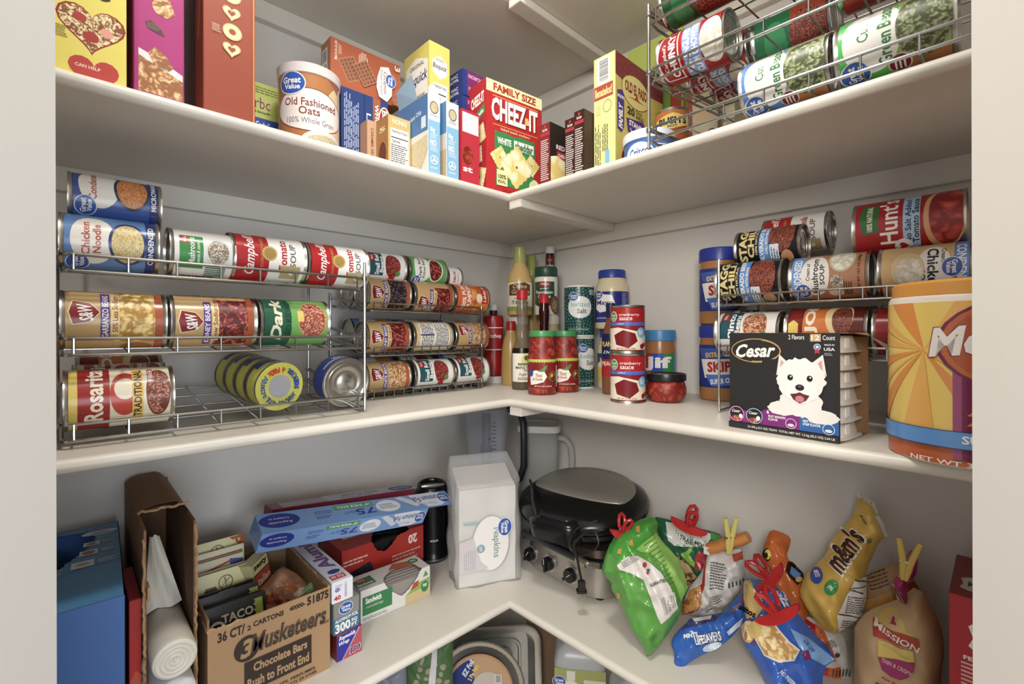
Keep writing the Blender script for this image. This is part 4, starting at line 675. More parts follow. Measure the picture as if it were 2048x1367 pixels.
# dog food sleeve with its trays
w_,h_,d_=.155,.152,.108; org=TR(.3575-d_/2+.004,.9755,ZM,90-6.7)
root=thing('dog_food_sleeve','black dog food carton sleeve with a white terrier picture, trays showing at side','dog food box',org)
K='#2c2b2b'; m=MB(); m.box(-w_/2,-d_/2-.001,0,w_/2,-d_/2,h_,mat(K,.4)); u=h_/100; W=w_/u
def fur(cx,cy,rx,ry,n=44,amp=.07,seed=1):
    r=random.Random(seed); return [(cx+rx*(1+r.uniform(-amp,amp))*math.cos(2*PI*i/n),cy+ry*(1+r.uniform(-amp,amp))*math.sin(2*PI*i/n)) for i in range(n)]
it=[('r',.3,.3,W-.3,99.7,K),('t',20,0,1,1,'.',K),('o',27,82,25,12,1.3,'#c8a058'),('p',[(0.4,78),(22,66),(30,92),(54,96),(54,99),(0.4,99)],K),('o',27,82,25,12.4,.9,'#c8a058'),('r',34,64,60,74,K),('p',[(4,90),(18,97),(8,99)],K),('t',27,82,40,14,'Cesar','#f0eee8',3,.03,.35),('t',66,96,14,4.5,'2 Flavors','#f0eee8',0,.01),('r',78,92,87,99,'#c8a878'),('t',82.5,95.6,7,4.6,'12','#f4f0e8',0,.02),('t',93.5,95.6,10,4.5,'Count','#f0eee8',0,.01),
 ('e',84,87,3,3,'#e8e8f0'),('e',84,87,2.4,2.4,'#4868b8'),('p',star(84,87,2),'white'),('p',[(82,84.5),(86,84.5),(86,80.5),(84,81.5),(82,80.5)],'#c83038'),('t',94,85,9,3,'USA','#e8e8ec',0,.03),('l',90,79,98,82,2,'#b8b8c0'),('t',94,89,8,1.6,'MADE IN','#e8e8ec'),
 ('r',.5,7,40,19,'#a0308c'),('p',[(30,7),(69,7),(69,24),(40,24),(30,19)],'#882c84'),('r',69,7,W-.5,24,'#2c68b0'),
 ('p',fur(53,26,13,7,30,.08,5),'#efece6'),('p',fur(88,22,14,6.5,30,.08,6),'#efece6'),('p',fur(70,34,19,14,40,.06,7),'#f0ede8'),('p',[(48,58),(51,79),(60,70)],'#efece6'),('p',[(80,72),(89,80),(92,60)],'#efece6'),('p',[(51,62),(52.5,74),(58,68)],'#d8a898'),('p',[(83,70),(88,75),(89,63)],'#d8a898'),('p',fur(70,55,21,21,56,.06,2),'#f3f1ec'),('p',fur(70,47,14,14,40,.05,3),'#f7f5f1'),
 ('e',61,57,2.6,2.9,'#2a201c'),('e',78,57,2.6,2.9,'#2a201c'),('e',61.6,58,.8,.8,'white'),('e',78.6,58,.8,.8,'white'),('e',69.5,48,3.9,3,'#2c2828'),('e',69.5,49,1.6,.8,'#6c6868'),('p',[(61,41),(66,42),(69.5,43.5),(73,42),(78,41),(75,36),(69.5,33),(64,36)],'#6c2c30'),('e',69.5,37.2,3.9,3,'#d87c88'),
 ('e',8.5,15,8,8,'#e8a0d0'),('e',8.5,15,7.2,7.2,'#2c2b2b'),('e',8.5,10.5,5,2.6,'@meat'),('t',8,18,9,3,'Cesar','white',0,.02,.3),('e',13,13,2,2.4,'white'),('e',27,15,8.4,8,'#98c0e4'),('e',27,15,7.6,7.2,'#2c2b2b'),('e',26,10.5,5,2.6,'@meat'),('t',26,18,9,3,'Cesar','white',0,.02,.3),('e',31,13,2,2.4,'white'),
 ('t',40.5,21,2.5,3.6,'6','white',0,.03),('t',49,17,16,2.4,'FILET MIGNON','white',0,.03),('t',45.5,14,9,2.4,'FLAVOR','white',0,.03),('o',62,12.5,5,5,.6,'#e8d8e8'),('e',62,11,3,1.5,'#e8d8e8'),('t',72,21,2.5,3.6,'6','white',0,.03),('t',78,17,11,2.4,'NEW YORK','white',0,.03),('t',80,14,15,2.4,'STRIP FLAVOR','white',0,.03),('o',94,12,5,5,.6,'#d8e0f0'),('e',94,10.5,3,1.5,'#d8e0f0'),
 ('r',.5,.5,W-.5,6.6,'#2c2b2b'),('t',60,3.4,78,2.7,'12-100 g (3.5 OZ) TRAYS  TOTAL NET WT 1.2 kg (42.3 OZ) 2.64 LB','#e8e4dc',0,.015)]
m.sheet(it,boxsurf(w_,d_+.002,h_,'F'),u); m.build('front_panel',root)
CB=mat('#a4784c',.8,bump=.1,bscale=120); m=MB(); m.box(-w_/2,d_/2,0,w_/2,d_/2+.0012,h_,CB); m.box(-w_/2,-d_/2,-.0001,w_/2,d_/2,.0011,CB); m.box(-w_/2,-d_/2,h_-.0012,w_/2,d_/2,h_,CB)
m.box(w_/2-.0005,d_/2-.040,.001,w_/2+.0008,d_/2+.001,h_-.006,CB,T=Matrix.Translation((w_/2,d_/2,0))@Matrix.Rotation(math.radians(-28),4,'Z')@Matrix.Translation((-w_/2,-d_/2,0))); m.build('cardboard_wrap',root)
m=MB(); r_=random.Random(4); pts=[(w_/2,d_/2-.06,h_),(w_/2+.018,d_/2-.05,h_-.004),(w_/2+.030,d_/2-.02,h_-.016),(w_/2+.026,d_/2+.0,h_-.026),(w_/2,d_/2,h_)]
m.face(pts,CB); m.face([(x,y,z-.0008) for x,y,z in pts],'#d8ccb8'); m.build('torn_flap',root,ang=0)
def dogtray():
    m=MB(); mt=mat('#f4f0ea',.35); n=32
    def sq(hx,hy,z,e=4): return [m.bm.verts.new((hx*abs(math.cos(t))**(2/e)*(1 if math.cos(t)>0 else -1),hy*abs(math.sin(t))**(2/e)*(1 if math.sin(t)>0 else -1),z)) for t in [2*PI*i/n+.001 for i in range(n)]]
    R_=[sq(.037,.050,0),sq(.037,.050,.0012),sq(.032,.045,.0016),sq(.028,.041,.022),sq(.0265,.0395,.0238)]; mi=m.mi(mt)
    for a,b in zip(R_,R_[1:]):
        for i in range(n): f=m.bm.faces.new([a[i],a[(i+1)%n],b[(i+1)%n],b[i]]); f.material_index=mi; f.smooth=True
    m.bm.faces.new(R_[0][::-1]).material_index=m.mi(mat('#c8c4b4',.3,1)); m.bm.faces.new(R_[-1]).material_index=mi
    for i in range(5): m.box(.0298,-.020+i*.003,.006,.0318,-.0186+i*.003,.020,mt)
    return m
t0=dogtray().build('dog_food_tray',None,ang=35); P0=org
side={0:'left',1:'right'}
for c in (0,1):
    for k in range(6):
        o=t0 if (c,k)==(0,0) else t0.copy()
        if o is not t0: C.objects.link(o)
        o.matrix_world=P0@Matrix.Translation((-.0385+.077*c+ (0.0035 if c else -.0035),0,.0014+k*.0246))
        tag(o,('white dog food tray at the sleeve\'s right side, %s in its stack' if c else 'white dog food tray at the sleeve\'s left edge, %s in its stack')%('at the bottom','second from the bottom','third from the bottom','third from the top','second from the top','topmost')[k],'food tray','dog food trays in the carton sleeve')
# tuna tins on the lowest tier of the left rack: a shrink pack of four and a single one
LAB['tuna']=([('r',-140,0,140,100,'#c4c23c'),('r',-140,0,140,46,'#2444a0'),('t',-30,22,60,24,'StarKist','white',0,.02),('r',10,10,30,36,'red'),('r',-10,56,14,90,'#e4e4d8'),('t',30,74,50,14,'TUNA','#2444a0',0,.03)],'#c4c23c')
LAB['tuna1']=([('r',-140,0,140,100,'#2444a0'),('r',-140,60,140,74,'#c4c23c'),('t',20,36,80,24,'TUNA','white',0,.03),('r',-60,10,-20,60,'#c83030')],'#2444a0')
def tuna(lab,label,p,ax,r=.0425,L=.035,ring=None,face=None):
    z=Vector(ax).normalized(); y=-(Vector((0,0,1))-z*z.z).normalized(); x=y.cross(z); o=tin_body(r,L).build('tuna_tin',None,frame(Vector(p),x,y,z)); tag(o,label,'can')
    it,bg=LAB[lab]; wrap(o,r+.0004,.005,L-.010,it,bg)
    return o
z0=ZM+.011+.0028
axd=Vector((-.20,1,.10)).normalized()
for k in range(4):
    c=Vector((.893,.168,0))+Vector((-.22,1,0))*(.0365*k); c.z=z0+.0410+(.345-c.y)*.12
    o=tuna('tuna','yellow and blue tuna tin on edge, %s of a pack of four'%('rearmost','second from the back','third from the back','front')[k],c,(-.20,1,-.12))
    if k==3:
        m=MB(); 
        def sf(x,y,n): return (x,y,.0352+n)
        it=[('e',0,0,44,44,'#c8c83c'),('e',0,0,21,21,'#a4a4ac')]
        def arc(s,a0,da,r,h,c):
            return [('t',r*math.cos(math.radians(a0-da*i)),r*math.sin(math.radians(a0-da*i)),None,h,ch,c,a0-da*i-90) for i,ch in enumerate(s) if ch!=' ']
        it+=arc('Solid White Albacore Tuna in Water',-62,-6.4,29,6,'#2444a0') if 0 else []
        s1='Albacore Tuna In Water'; it+=[('t',31*math.cos(math.radians(a)),31*math.sin(math.radians(a)),None,(10 if ch in 'AbltTIWk' else 7.5),ch,'#24489c',a+90,.01) for ch,a in zip(s1,[-30+i*8.6 for i in range(len(s1))]) if ch!=' ']
        s2='StarKist 4 Pack'; it+=[('t',31*math.cos(math.radians(a)),31*math.sin(math.radians(a)),None,10,ch,('#24489c' if i<8 else '#c83020'),a+90,.04) for i,(ch,a) in enumerate(zip(s2,[172+i*10 for i in range(len(s2))])) if ch!=' ']
        m.sheet(it,sf,.00098); m.build('pack_sleeve',o,ang=0)
c=Vector((.738,.262,0)); c.z=z0+.0475; tuna('tuna1','single silver-ended tuna tin standing on edge behind the rack post',c,(-.03,1,-.12),r=.0475,L=.045)
# ---------------------------------------------------------------- lower shelf, left arm: cartons
def kraft(c='#a98055'): return mat(c,.75,bump=.25,bscale=150)
def hexmix(a,b,t):
    A_=[int(a[i:i+2],16) for i in (1,3,5)]; B_=[int(b[i:i+2],16) for i in (1,3,5)]; return '#%02x%02x%02x'%tuple(int(x+(y-x)*t) for x,y in zip(A_,B_))
# big blue bag box with a torn top
w_,d_,h_=.13,.33,.273; T=TR(1.08+w_/2,.055+d_/2,ZL,180-2.4)@Matrix.Translation((.006,0,0)); m=MB(); bl=mat('#3c6cb4',.35)
m.box(-w_/2,-d_/2,0,w_/2,-d_/2+.001,h_,bl); m.box(-w_/2,d_/2-.001,0,w_/2,d_/2,h_,bl); m.box(-w_/2,-d_/2,0,-w_/2+.001,d_/2,h_,bl); m.box(w_/2-.001,-d_/2,0,w_/2,d_/2,h_,bl); m.box(-w_/2,-d_/2,0,w_/2,d_/2,.001,bl)
hole=[(-.052,.135),(-.02,.145),(.018,.135),(.034,.105),(.032,.070),(.018,.035),(.0,.0),(-.012,-.040),(-.030,-.080),(-.055,-.105)]
r_=random.Random(2); jag=[]
for i in range(len(hole)):
    a=Vector(hole[i]); b=Vector(hole[(i+1)%len(hole)]); n=max(2,int((b-a).length/.005)) if i<len(hole)-1 else 2
    for k in range(n): p=a.lerp(b,k/n); jag.append((p.x+(.0016 if k%2 else -.0016 if i<len(hole)-1 else 0),p.y))
tp=bmesh.new(); outer=[(-w_/2,-d_/2),(w_/2,-d_/2),(w_/2,d_/2),(-w_/2,d_/2)]
es=[]
for lp in (outer,jag):
    vs=[tp.verts.new((x,y,h_)) for x,y in lp]; es+=[tp.edges.new((vs[i],vs[(i+1)%len(vs)])) for i in range(len(vs))]
bmesh.ops.triangle_fill(tp,edges=es,use_beauty=True)
m.merge(tp,mat('#3a80b0',.35))
m.sheet([('r',1,1,12.9*3.6,28,'#3c6cb4')],lambda x,y,n:(-w_/2+x,-d_/2+y,h_+n),.00273) if 0 else None
u=.001; m.sheet([('e',104,286,24,12,'#d8dce0'),('e',98,306,14,6,'#28409c'),('t',98,306,20,5,'Great Value','white',180),('t',104,290,20,8,'Ziplock'[0:3]+'per','#4a80b0',180),('t',104,280,26,7,'freezer','#4a80b0',180),
   ('r',84,224,104,242,'#cfdce8'),('e',94,233,7,6,'#c86040'),('l',108,228,124,238,2,'#c8d8e8'),('r',80,182,102,204,'#cfdce8'),('e',91,193,8,7,'#b84838'),('l',106,186,126,200,3,'#c8d8e8'),('r',72,134,98,160,'#cfdce8'),('e',85,147,8,5,'#c89850'),('l',102,138,126,156,3,'#c8d8e8'),('l',46,120,66,150,5,'#b8c8dc')],
   lambda x,y,n:(-w_/2+x,-d_/2+y,h_+n),u)
o=m.build('storage_bag_box',None,T,ang=0); tag(o,'large blue bag box with torn-open top at far left of the lower shelf','box')
m=MB(); m.tube([(-.03,.10,.20),(-.03,.0,.235),(-.028,-.06,.22),(-.03,-.11,.17)],.016,mat('#3a5f9c',.3,alpha=.9),12,flat=.5); m.tube([(-.045,.11,.21),(-.045,.0,.225),(-.04,-.10,.19)],.012,mat('#5c80b4',.3,alpha=.8),10,flat=.5)
m.box(-.055,-.14,.005,.03,.14,.18,mat('#5878a8',.4)); m.build('storage_bags',o)
# ---- heightfield bag machinery
def pdist(p,poly):
    best=1e9
    for i in range(len(poly)):
        ax,ay=poly[i-1]; bx,by=poly[i]; dx,dy=bx-ax,by-ay; L2=dx*dx+dy*dy or 1e-12
        t=max(0,min(1,((p[0]-ax)*dx+(p[1]-ay)*dy)/L2)); q=math.hypot(p[0]-ax-t*dx,p[1]-ay-t*dy)
        if q<best: best=q
    return best
def smooth_poly(P,n=2):
    for _ in range(n):
        Q=[]
        for i in range(len(P)):
            a,b=P[i],P[(i+1)%len(P)]; Q+=[(a[0]*.75+b[0]*.25,a[1]*.75+b[1]*.25),(a[0]*.25+b[0]*.75,a[1]*.25+b[1]*.75)]
        P=Q
    return P
def bag(name,label,cat,outl,p0,tilt,th,col,items=(),yaw=0,wrk=.0035,wl=26,wid=.035,seed=0,step=.0045,rough=.28,back=.5,sm=1,parent=None,part=None,alpha=1,ridge=None,c0=(0,0),sc_=1):
    """pillow bag standing on a plane through p0; outline measured on the photograph, kept in the bag's own plane"""
    p0=Vector(p0); away=(p0-Vector((CX,CY,p0.z))); away.z=0; away=Matrix.Rotation(math.radians(yaw),3,'Z')@away.normalized()
    X=Vector((away.y,-away.x,0)); U=(away*math.sin(math.radians(tilt))+up*math.cos(math.radians(tilt))).normalized(); N=X.cross(U); 
    if N.dot(away)>0: N=-N
    def loc(px,py):
        d=ray(px,py); o=Vector((CX,CY,CZ)); t=(p0-o).dot(N)/d.dot(N); q=o+d*t-p0; return (q.dot(X),q.dot(U))
    PL=[loc(*q) for q in outl]
    if sm: PL=smooth_poly(PL,sm)
    def hgt(x,y):
        d=pdist((x,y),PL); t=min(d/wid,1); h=th*(.35*math.sqrt(max(0,1-(1-t)**2))+.65*(1-(1-t)**2))
        n=noise.noise(Vector((x*wl,y*wl,seed*3.1)))+.5*noise.noise(Vector((x*wl*2.3,y*wl*2.3,seed*5.7)))
        r2=noise.noise(Vector((x*wl*1.7+y*wl*.9+seed,y*wl*.45,seed*2.2)))
        n=1.2-abs(n)*3.2+(.9-abs(r2)*4)
        return h+wrk*n*min(1,d/.012)
    def surf(x,y,n): return (x,y,hgt(x,y)+n)
    m=MB()
    def body(sgn,c):
        b=bmesh.new(); b.faces.new([b.verts.new((x,y,0)) for x,y in PL])
        for ax in (0,1):
            lo=min(q[ax] for q in PL); hi=max(q[ax] for q in PL); k=math.floor(lo/step)+1
            while k*step<hi:
                co=[0,0,0]; co[ax]=k*step; no=[0,0,0]; no[ax]=1
                bmesh.ops.bisect_plane(b,geom=list(b.verts)+list(b.edges)+list(b.faces),plane_co=co,plane_no=no,dist=1e-7); k+=1
        bmesh.ops.triangulate(b,faces=[f for f in b.faces if len(f.verts)>4])
        for v in b.verts: h=hgt(v.co.x,v.co.y) if pdist(v.co,PL)>1e-5 else 0; v.co.z=h if sgn>0 else -h*back
        if sgn<0: bmesh.ops.reverse_faces(b,faces=b.faces)
        elif sum(f.normal.z for f in b.faces)<0: bmesh.ops.reverse_faces(b,faces=b.faces)
        m.merge(b,c,smooth=True)
    mt=mat(col,rough,alpha=alpha) if col[0]!='@' else mat(col); body(1,mt); body(-1,mt)
    if items:
        its=[]
        def cv(q): return loc(*q)
        def conv(it):
            t=it[0]
            if t=='g': return ('g',[conv(q) for q in it[1]])
            if t=='p': return ('p',[cv(q) for q in it[1]],it[2])
            if t=='r': x0,y0,x1,y1=it[1:5]; return ('p',[cv((x0,y0)),cv((x1,y0)),cv((x1,y1)),cv((x0,y1))],it[5])
            if t=='e':
                cx,cy,rx,ry=it[1:5]; a0=math.radians(it[5]) if len(it)>6 else 0
                return ('p',[cv((cx+q[0],cy-q[1])) for q in [rot2((rx*math.cos(2*PI*i/24),ry*math.sin(2*PI*i/24)),a0) for i in range(24)]],it[-1])
            if t=='t':
                it=list(it)+[None]*(12-len(it)); a=cv((it[1],it[2])); k=(Vector(cv((it[1]+10,it[2])))-Vector(a)).length/10
                return ('t',a[0],a[1],it[3]*k if it[3] else None,it[4]*k,it[5],it[6],it[7],it[8],it[9],it[10]*k if it[10] else None)
            if t=='L': # fine print block: centre, w,h,rows,angle
                cx,cy,w0,h0,n,a,c=it[1:8]; rr=random.Random(n+int(cx)); o=[]
                for i in range(n):
                    y=-h0/2+h0*(i+.5)/n; x=-w0/2; e=w0/2*rr.uniform(.5,1)
                    while x<e:
                        q=min(e,x+w0*rr.uniform(.06,.2)); s_=h0/n*.24
                        o.append(('p',[cv((cx+z[0],cy-z[1])) for z in [rot2(k,math.radians(a)) for k in ((x,y-s_),(q,y-s_),(q,y+s_),(x,y+s_))]],c)); x=q+w0*.03
                return ('g',o)
        def inside(q): return True
        m.sheet([conv(i) for i in items],surf,1.0,lay=.00045,cuts=(step,step),rough=rough)
    T=Matrix((X,U,N)).transposed().to_4x4(); T.translation=p0
    if parent: o=m.build(part,None,T,ang=60); o.parent=parent; o.matrix_parent_inverse=parent.matrix_world.inverted(); return o
    o=m.build(name,None,T,ang=60); tag(o,label,cat); o['_d']=0; del o['_d']; return o
def Z(ox,oy,s,pts): return [(ox+x/s,oy+y/s) for x,y in pts]
Z1=lambda *p:Z(1180,980,3.532,p); Z2=lambda *p:Z(1440,960,3.358,p); Z3=lambda *p:Z(1660,1040,4.18,p)
# tall brown carton, open at the front, with a bag roll
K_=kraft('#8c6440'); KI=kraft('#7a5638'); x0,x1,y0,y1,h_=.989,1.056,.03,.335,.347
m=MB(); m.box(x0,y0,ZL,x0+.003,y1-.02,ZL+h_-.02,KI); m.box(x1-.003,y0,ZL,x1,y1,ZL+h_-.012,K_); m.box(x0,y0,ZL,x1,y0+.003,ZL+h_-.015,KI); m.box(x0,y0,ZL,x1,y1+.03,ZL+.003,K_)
q=[(x0,ZL+h_-.02),(x0+.012,ZL+h_-.004),(x0+.02,ZL+h_),(x1-.02,ZL+h_),(x1-.008,ZL+h_-.004),(x1,ZL+h_-.014)]
for a,b in zip(q,q[1:]):
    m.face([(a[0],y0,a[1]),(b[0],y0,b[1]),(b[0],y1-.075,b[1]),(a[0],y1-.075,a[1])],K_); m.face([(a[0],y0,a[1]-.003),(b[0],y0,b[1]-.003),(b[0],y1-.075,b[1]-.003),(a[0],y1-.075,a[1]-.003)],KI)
o=m.build('tall_carton',None,ang=0); tag(o,'tall narrow brown cardboard carton torn open at the front','box')
r_=random.Random(11); m=MB()
for xx,ya,sd in ((x0,y1-.02,1),(x1,y1,2)): # ragged edges
    pts=[]; z=ZL+.01
    while z<ZL+h_-.02: pts.append((xx+r_.uniform(-.001,.001),ya+r_.uniform(-.003,.004),z)); z+=.006
    m.tube(pts,.0022,kraft('#b48a5c'),5)
pts=[(x0+(x1-x0)*i/14,y1-.075+r_.uniform(-.003,.004),ZL+h_-.006+r_.uniform(-.003,.001)) for i in range(15)]; m.tube(pts,.0022,kraft('#b48a5c'),5)
m.box(x1-.006,y1-.012,ZL+.235,x1-.003,y1+.012,ZL+.255,kraft('#b48a5c'),T=None); m.build('torn_edge',o)
# roll of white bags in it
m=MB(); R=.0285; c=Vector((1.020,0,ZL+.050)); Wm=mat('#ded8c8',.45,bump=.2,bscale=80)
T=frame((1.0225,.075,ZL+.0325),(1,0,0),(0,.0,1),(0,-1,0)); T=frame((1.0225,.365,ZL+.1465),(-1,0,0),(0,0,1),(0,1,0))
prof=[(0,-.30),(R*.9,-.30),(R,-.29),(R,-.01),(R*.96,-.002)]
for i in range(9): rr=R*(.94-.1*i); prof+=[(rr,.0+(.0014 if i%2 else -.001)),(rr-R*.04,.0014 if i%2 else -.001)]
prof+=[(.002,.002),(0,.002)]
m.lathe(prof,Wm,40); o=m.build('bag_roll',None,T,ang=70); tag(o,'topmost roll of white bags in the tall brown carton','bag roll')
m=MB(); mi=m.mi(Wm); g=[]
for i in range(12):
    row=[]
    for j in range(7):
        t=i/11; s_=j/6-.5; row.append(m.bm.verts.new((s_*.050*(1-t*.75)-.006*t,.0295+t*.10,-.11-t*.06+.006*math.sin(s_*9+t*4))))
    g.append(row)
for i in range(11):
    for j in range(6): f=m.bm.faces.new([g[i][j],g[i][j+1],g[i+1][j+1],g[i+1][j]]); f.material_index=mi; f.smooth=True
m.build('loose_bag_end',o,ang=0)
m=MB(); m.lathe([(0,-.28),(.026,-.28),(.0275,-.27),(.0275,-.004),(.025,0),(.008,0),(0,0)],mat('#dcdcdc',.4,bump=.2),36); o=m.build('bag_roll',None,frame((1.0225,.362,ZL+.0885),(-1,0,0),(0,0,1),(0,1,0)),ang=60); tag(o,'white roll directly under the topmost one in the tall brown carton','bag roll')
m=MB(); m.lathe([(0,-.28),(.026,-.28),(.0275,-.27),(.0275,-.004),(.025,0),(.008,0),(0,0)],mat('#dcdcdc',.4,bump=.2),36); o=m.build('bag_roll',None,frame((1.0225,.362,ZL+.0318),(-1,0,0),(0,0,1),(0,1,0)),ang=60); tag(o,'lowest white roll on the floor of the tall brown carton','bag roll')
# red packet between
o=carton('snack_packet','red packet with leaf picture squeezed between blue box and brown carton','packet',.014,.13,.235,TR(1.0650,.262,ZL,180),'#b01414',F=[full(.014,.235,'#b81818'),('p',[(.3,18),(6,26),(6,52),(3,56),(.3,50)],'#c84c28'),('e',3,40,2,6,'#a8a038'),('e',3.5,28,2.4,5,'#d89040')])
# chocolate bar carton
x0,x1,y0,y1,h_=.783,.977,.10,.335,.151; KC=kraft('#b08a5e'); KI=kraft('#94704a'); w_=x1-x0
T=TR((x0+x1)/2,(y0+y1)/2,ZL,180); d_=y1-y0; root=thing('candy_bar_carton','open brown chocolate bar carton with large black print on its front','box',T)
m=MB(); m.box(-w_/2,-d_/2,0,w_/2,-d_/2+.003,h_,KC); u=h_/100; W=w_/u; BK='#3a2c26'
m.sheet([('t',22,90,26,11,'36 CT/','#382820',0,.045),('t',39,88.5,4,5.5,'2','#382820',0,.03),('t',59,90.5,32,6,'CARTONS','#382820',0,.045),('t',90,91.5,18,5.5,'40000-','#382820',0,.045),('t',114,92.5,26,10.5,'51875','#382820',0,.045),
  ('e',37,67,13,14,BK),('t',37,67,14,20,'3','#b08a5e',0,.05,.2),('t',82,69,84,21,'Musketeers',BK,0,.07,.25),('t',82,69,82.5,17.5,'Musketeers','#b08a5e',0,.02,.25),('t',82,69,82,17,'Musketeers',BK,0,.005,.25),('t',122,60,10,4,'Brand',BK,0,.01,.3),
  ('r',34,18,106,52,BK),('t',72,43,58,10,'Chocolate Bars','#b89468',0,.035),('t',70,27,66,11,'Rush to Front End','#b89468',0,.035),('t',86,10,50,3.6,'SOAPS, PERFUMES,','#382820'),('t',90,4.5,44,3.6,'PRODUCTS, OR OTHER','#382820'),('e',60,12,5,2,'#b8946a')],boxsurf(w_,d_,h_,'F'),u)
m.build('front_panel',root)
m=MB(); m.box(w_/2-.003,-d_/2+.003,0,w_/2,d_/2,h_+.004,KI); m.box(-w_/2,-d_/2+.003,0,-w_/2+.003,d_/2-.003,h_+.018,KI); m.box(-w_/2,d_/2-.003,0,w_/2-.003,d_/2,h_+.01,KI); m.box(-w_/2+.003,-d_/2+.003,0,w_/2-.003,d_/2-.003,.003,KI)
m.build('carton_walls',root)
m=MB(); r_=random.Random(5)
for (a,b,n) in (((-w_/2+.001,-d_/2+.0015,h_),(-w_/2+.05,-d_/2+.0015,h_),14),((-w_/2+.0015,-d_/2,h_),(-w_/2+.0015,d_/2-.02,h_+.018),26),((w_/2-.0015,-d_/2,h_),(w_/2-.0015,d_/2,h_+.004),20)):
    a=Vector(a); b=Vector(b); m.tube([a.lerp(b,i/n)+Vector((r_.uniform(-.001,.001),r_.uniform(-.001,.001),r_.uniform(-.002,.002))) for i in range(n+1)],.0021,kraft('#c09a6c'),5)
m.build('torn_edge',root)
# seasoning packets standing in it
def packet(label,cx,y,z,w,h,col,items,lean=14,rot=0):
    m=MB(); N_=10
    def sf(x,y_,n): 
        s_=x/w; t_=y_/h; b=.0035*math.cos(PI*s_)*math.sin(PI*min(max(t_,0),1)); return (x,-b-n-.0004,y_)
    m.sheet([('r',-50*w/h,0,50*w/h,100,col)],sf,h/100,cuts=(.008,.012),k0=0,rough=.3)
    m.sheet([('r',-50*w/h,0,50*w/h,100,'#b8b0a0')],lambda x,y_,n:(-x,.0035*math.cos(PI*x/w)*math.sin(PI*min(max(y_/h,0),1))+.0004,y_),h/100,cuts=(.008,.012),k0=0)
    m.sheet(items,sf,h/100,cuts=(.008,.012),rough=.3)
    T=TR(cx,y,z,180+rot)@Matrix.Rotation(math.radians(-lean),4,'X'); o=m.build('seasoning_packet',None,T,ang=60); return tag(o,label,'packet')
SE=[('r',-38,60,38,99,'#e0d89c'),('p',[(20,99),(40,99),(40,78)],'#b05c28'),('o',4,84,9,9,1.2,'#5c4c38')]+[('p',[(3.6,84),(4.4,84),(4.4+7*math.sin(i),84+7*math.cos(i)),(3.6+7*math.sin(i),84+7*math.cos(i))],'#5c4c38') for i in range(8)]+[('p',[(-24,74),(-20,82),(-8,82),(-6,74)],'#5c4c38'),('t',-2,67,66,8,'SOUTHEASTERN','#3c3020',0,.02),('t',0,44,50,6,'MILLS','#3c3020')]
TC=[('r',-40,0,40,99,'#1c1e1c'),('r',26,0,40,92,'#a8c03c')]+[('e',26,8+i*9,2.4,3,'#1c1e1c') for i in range(10)]+[('t',2,78,46,13,'TACO','#e8e4d0',0,.03),('e',-28,66,12,12,'#e8e4d0'),('e',-28,64,10,10,'#1c1e1c')]
yb=.13
packet('cream seasoning packet with wagon print, rearmost in the chocolate bar carton',.925,.128,ZL+.075,.088,.135,'#d8d098',SE,6)
packet('cream seasoning packet just in front of the rearmost one',.922,.146,ZL+.066,.092,.130,'#d4cc9c',[('r',-36,70,36,98,'#dcd4b0'),('r',-34,90,34,92,'#a83c28')],8)
packet('cream seasoning packet with red and blue stripes in the middle of the row',.925,.164,ZL+.055,.090,.130,'#d0c8a4',[('p',[(-34,80),(20,92),(20,95),(-34,83)],'#a83828'),('p',[(-34,77),(-26,79),(-26,85),(-34,82)],'#404898'),('p',[(16,88),(34,84),(34,92),(16,96)],'#404898')],9)
packet('cream seasoning packet with small blue loops behind the yellow gravy packet',.925,.182,ZL+.043,.090,.130,'#d8cc9c',[('o',-20,86,6,4,1.4,'#3c4468'),('t',4,88,20,4,'MIX','#3c4468')],10)
packet('yellow gravy packet with wagon wheel print in front of cream packets',.924,.202,ZL+.040,.094,.135,'#dccf88',SE,12)
packet('dark maroon packet behind the black taco packets',.924,.226,ZL+.032,.096,.120,'#2c1c20',[('r',-36,84,38,90,'#5c2030'),('r',-8,88,12,96,'#e0d8d0')],14)
packet('black taco seasoning packet with green edge, second from the front',.922,.250,ZL+.036,.098,.120,'#1c1e1c',TC,16)
packet('black wrinkled packet between the two taco packets',.922,.270,ZL+.032,.098,.114,'#242424',[('p',[(-38,60),(-10,84),(20,88),(36,96),(10,90),(-20,80)],'#8c8c8c'),('r',30,0,40,96,'#a8c03c')],18)
packet('black taco seasoning packet nearest the carton\'s printed front',.920,.290,ZL+.045,.098,.108,'#1c1e1c',TC,20)
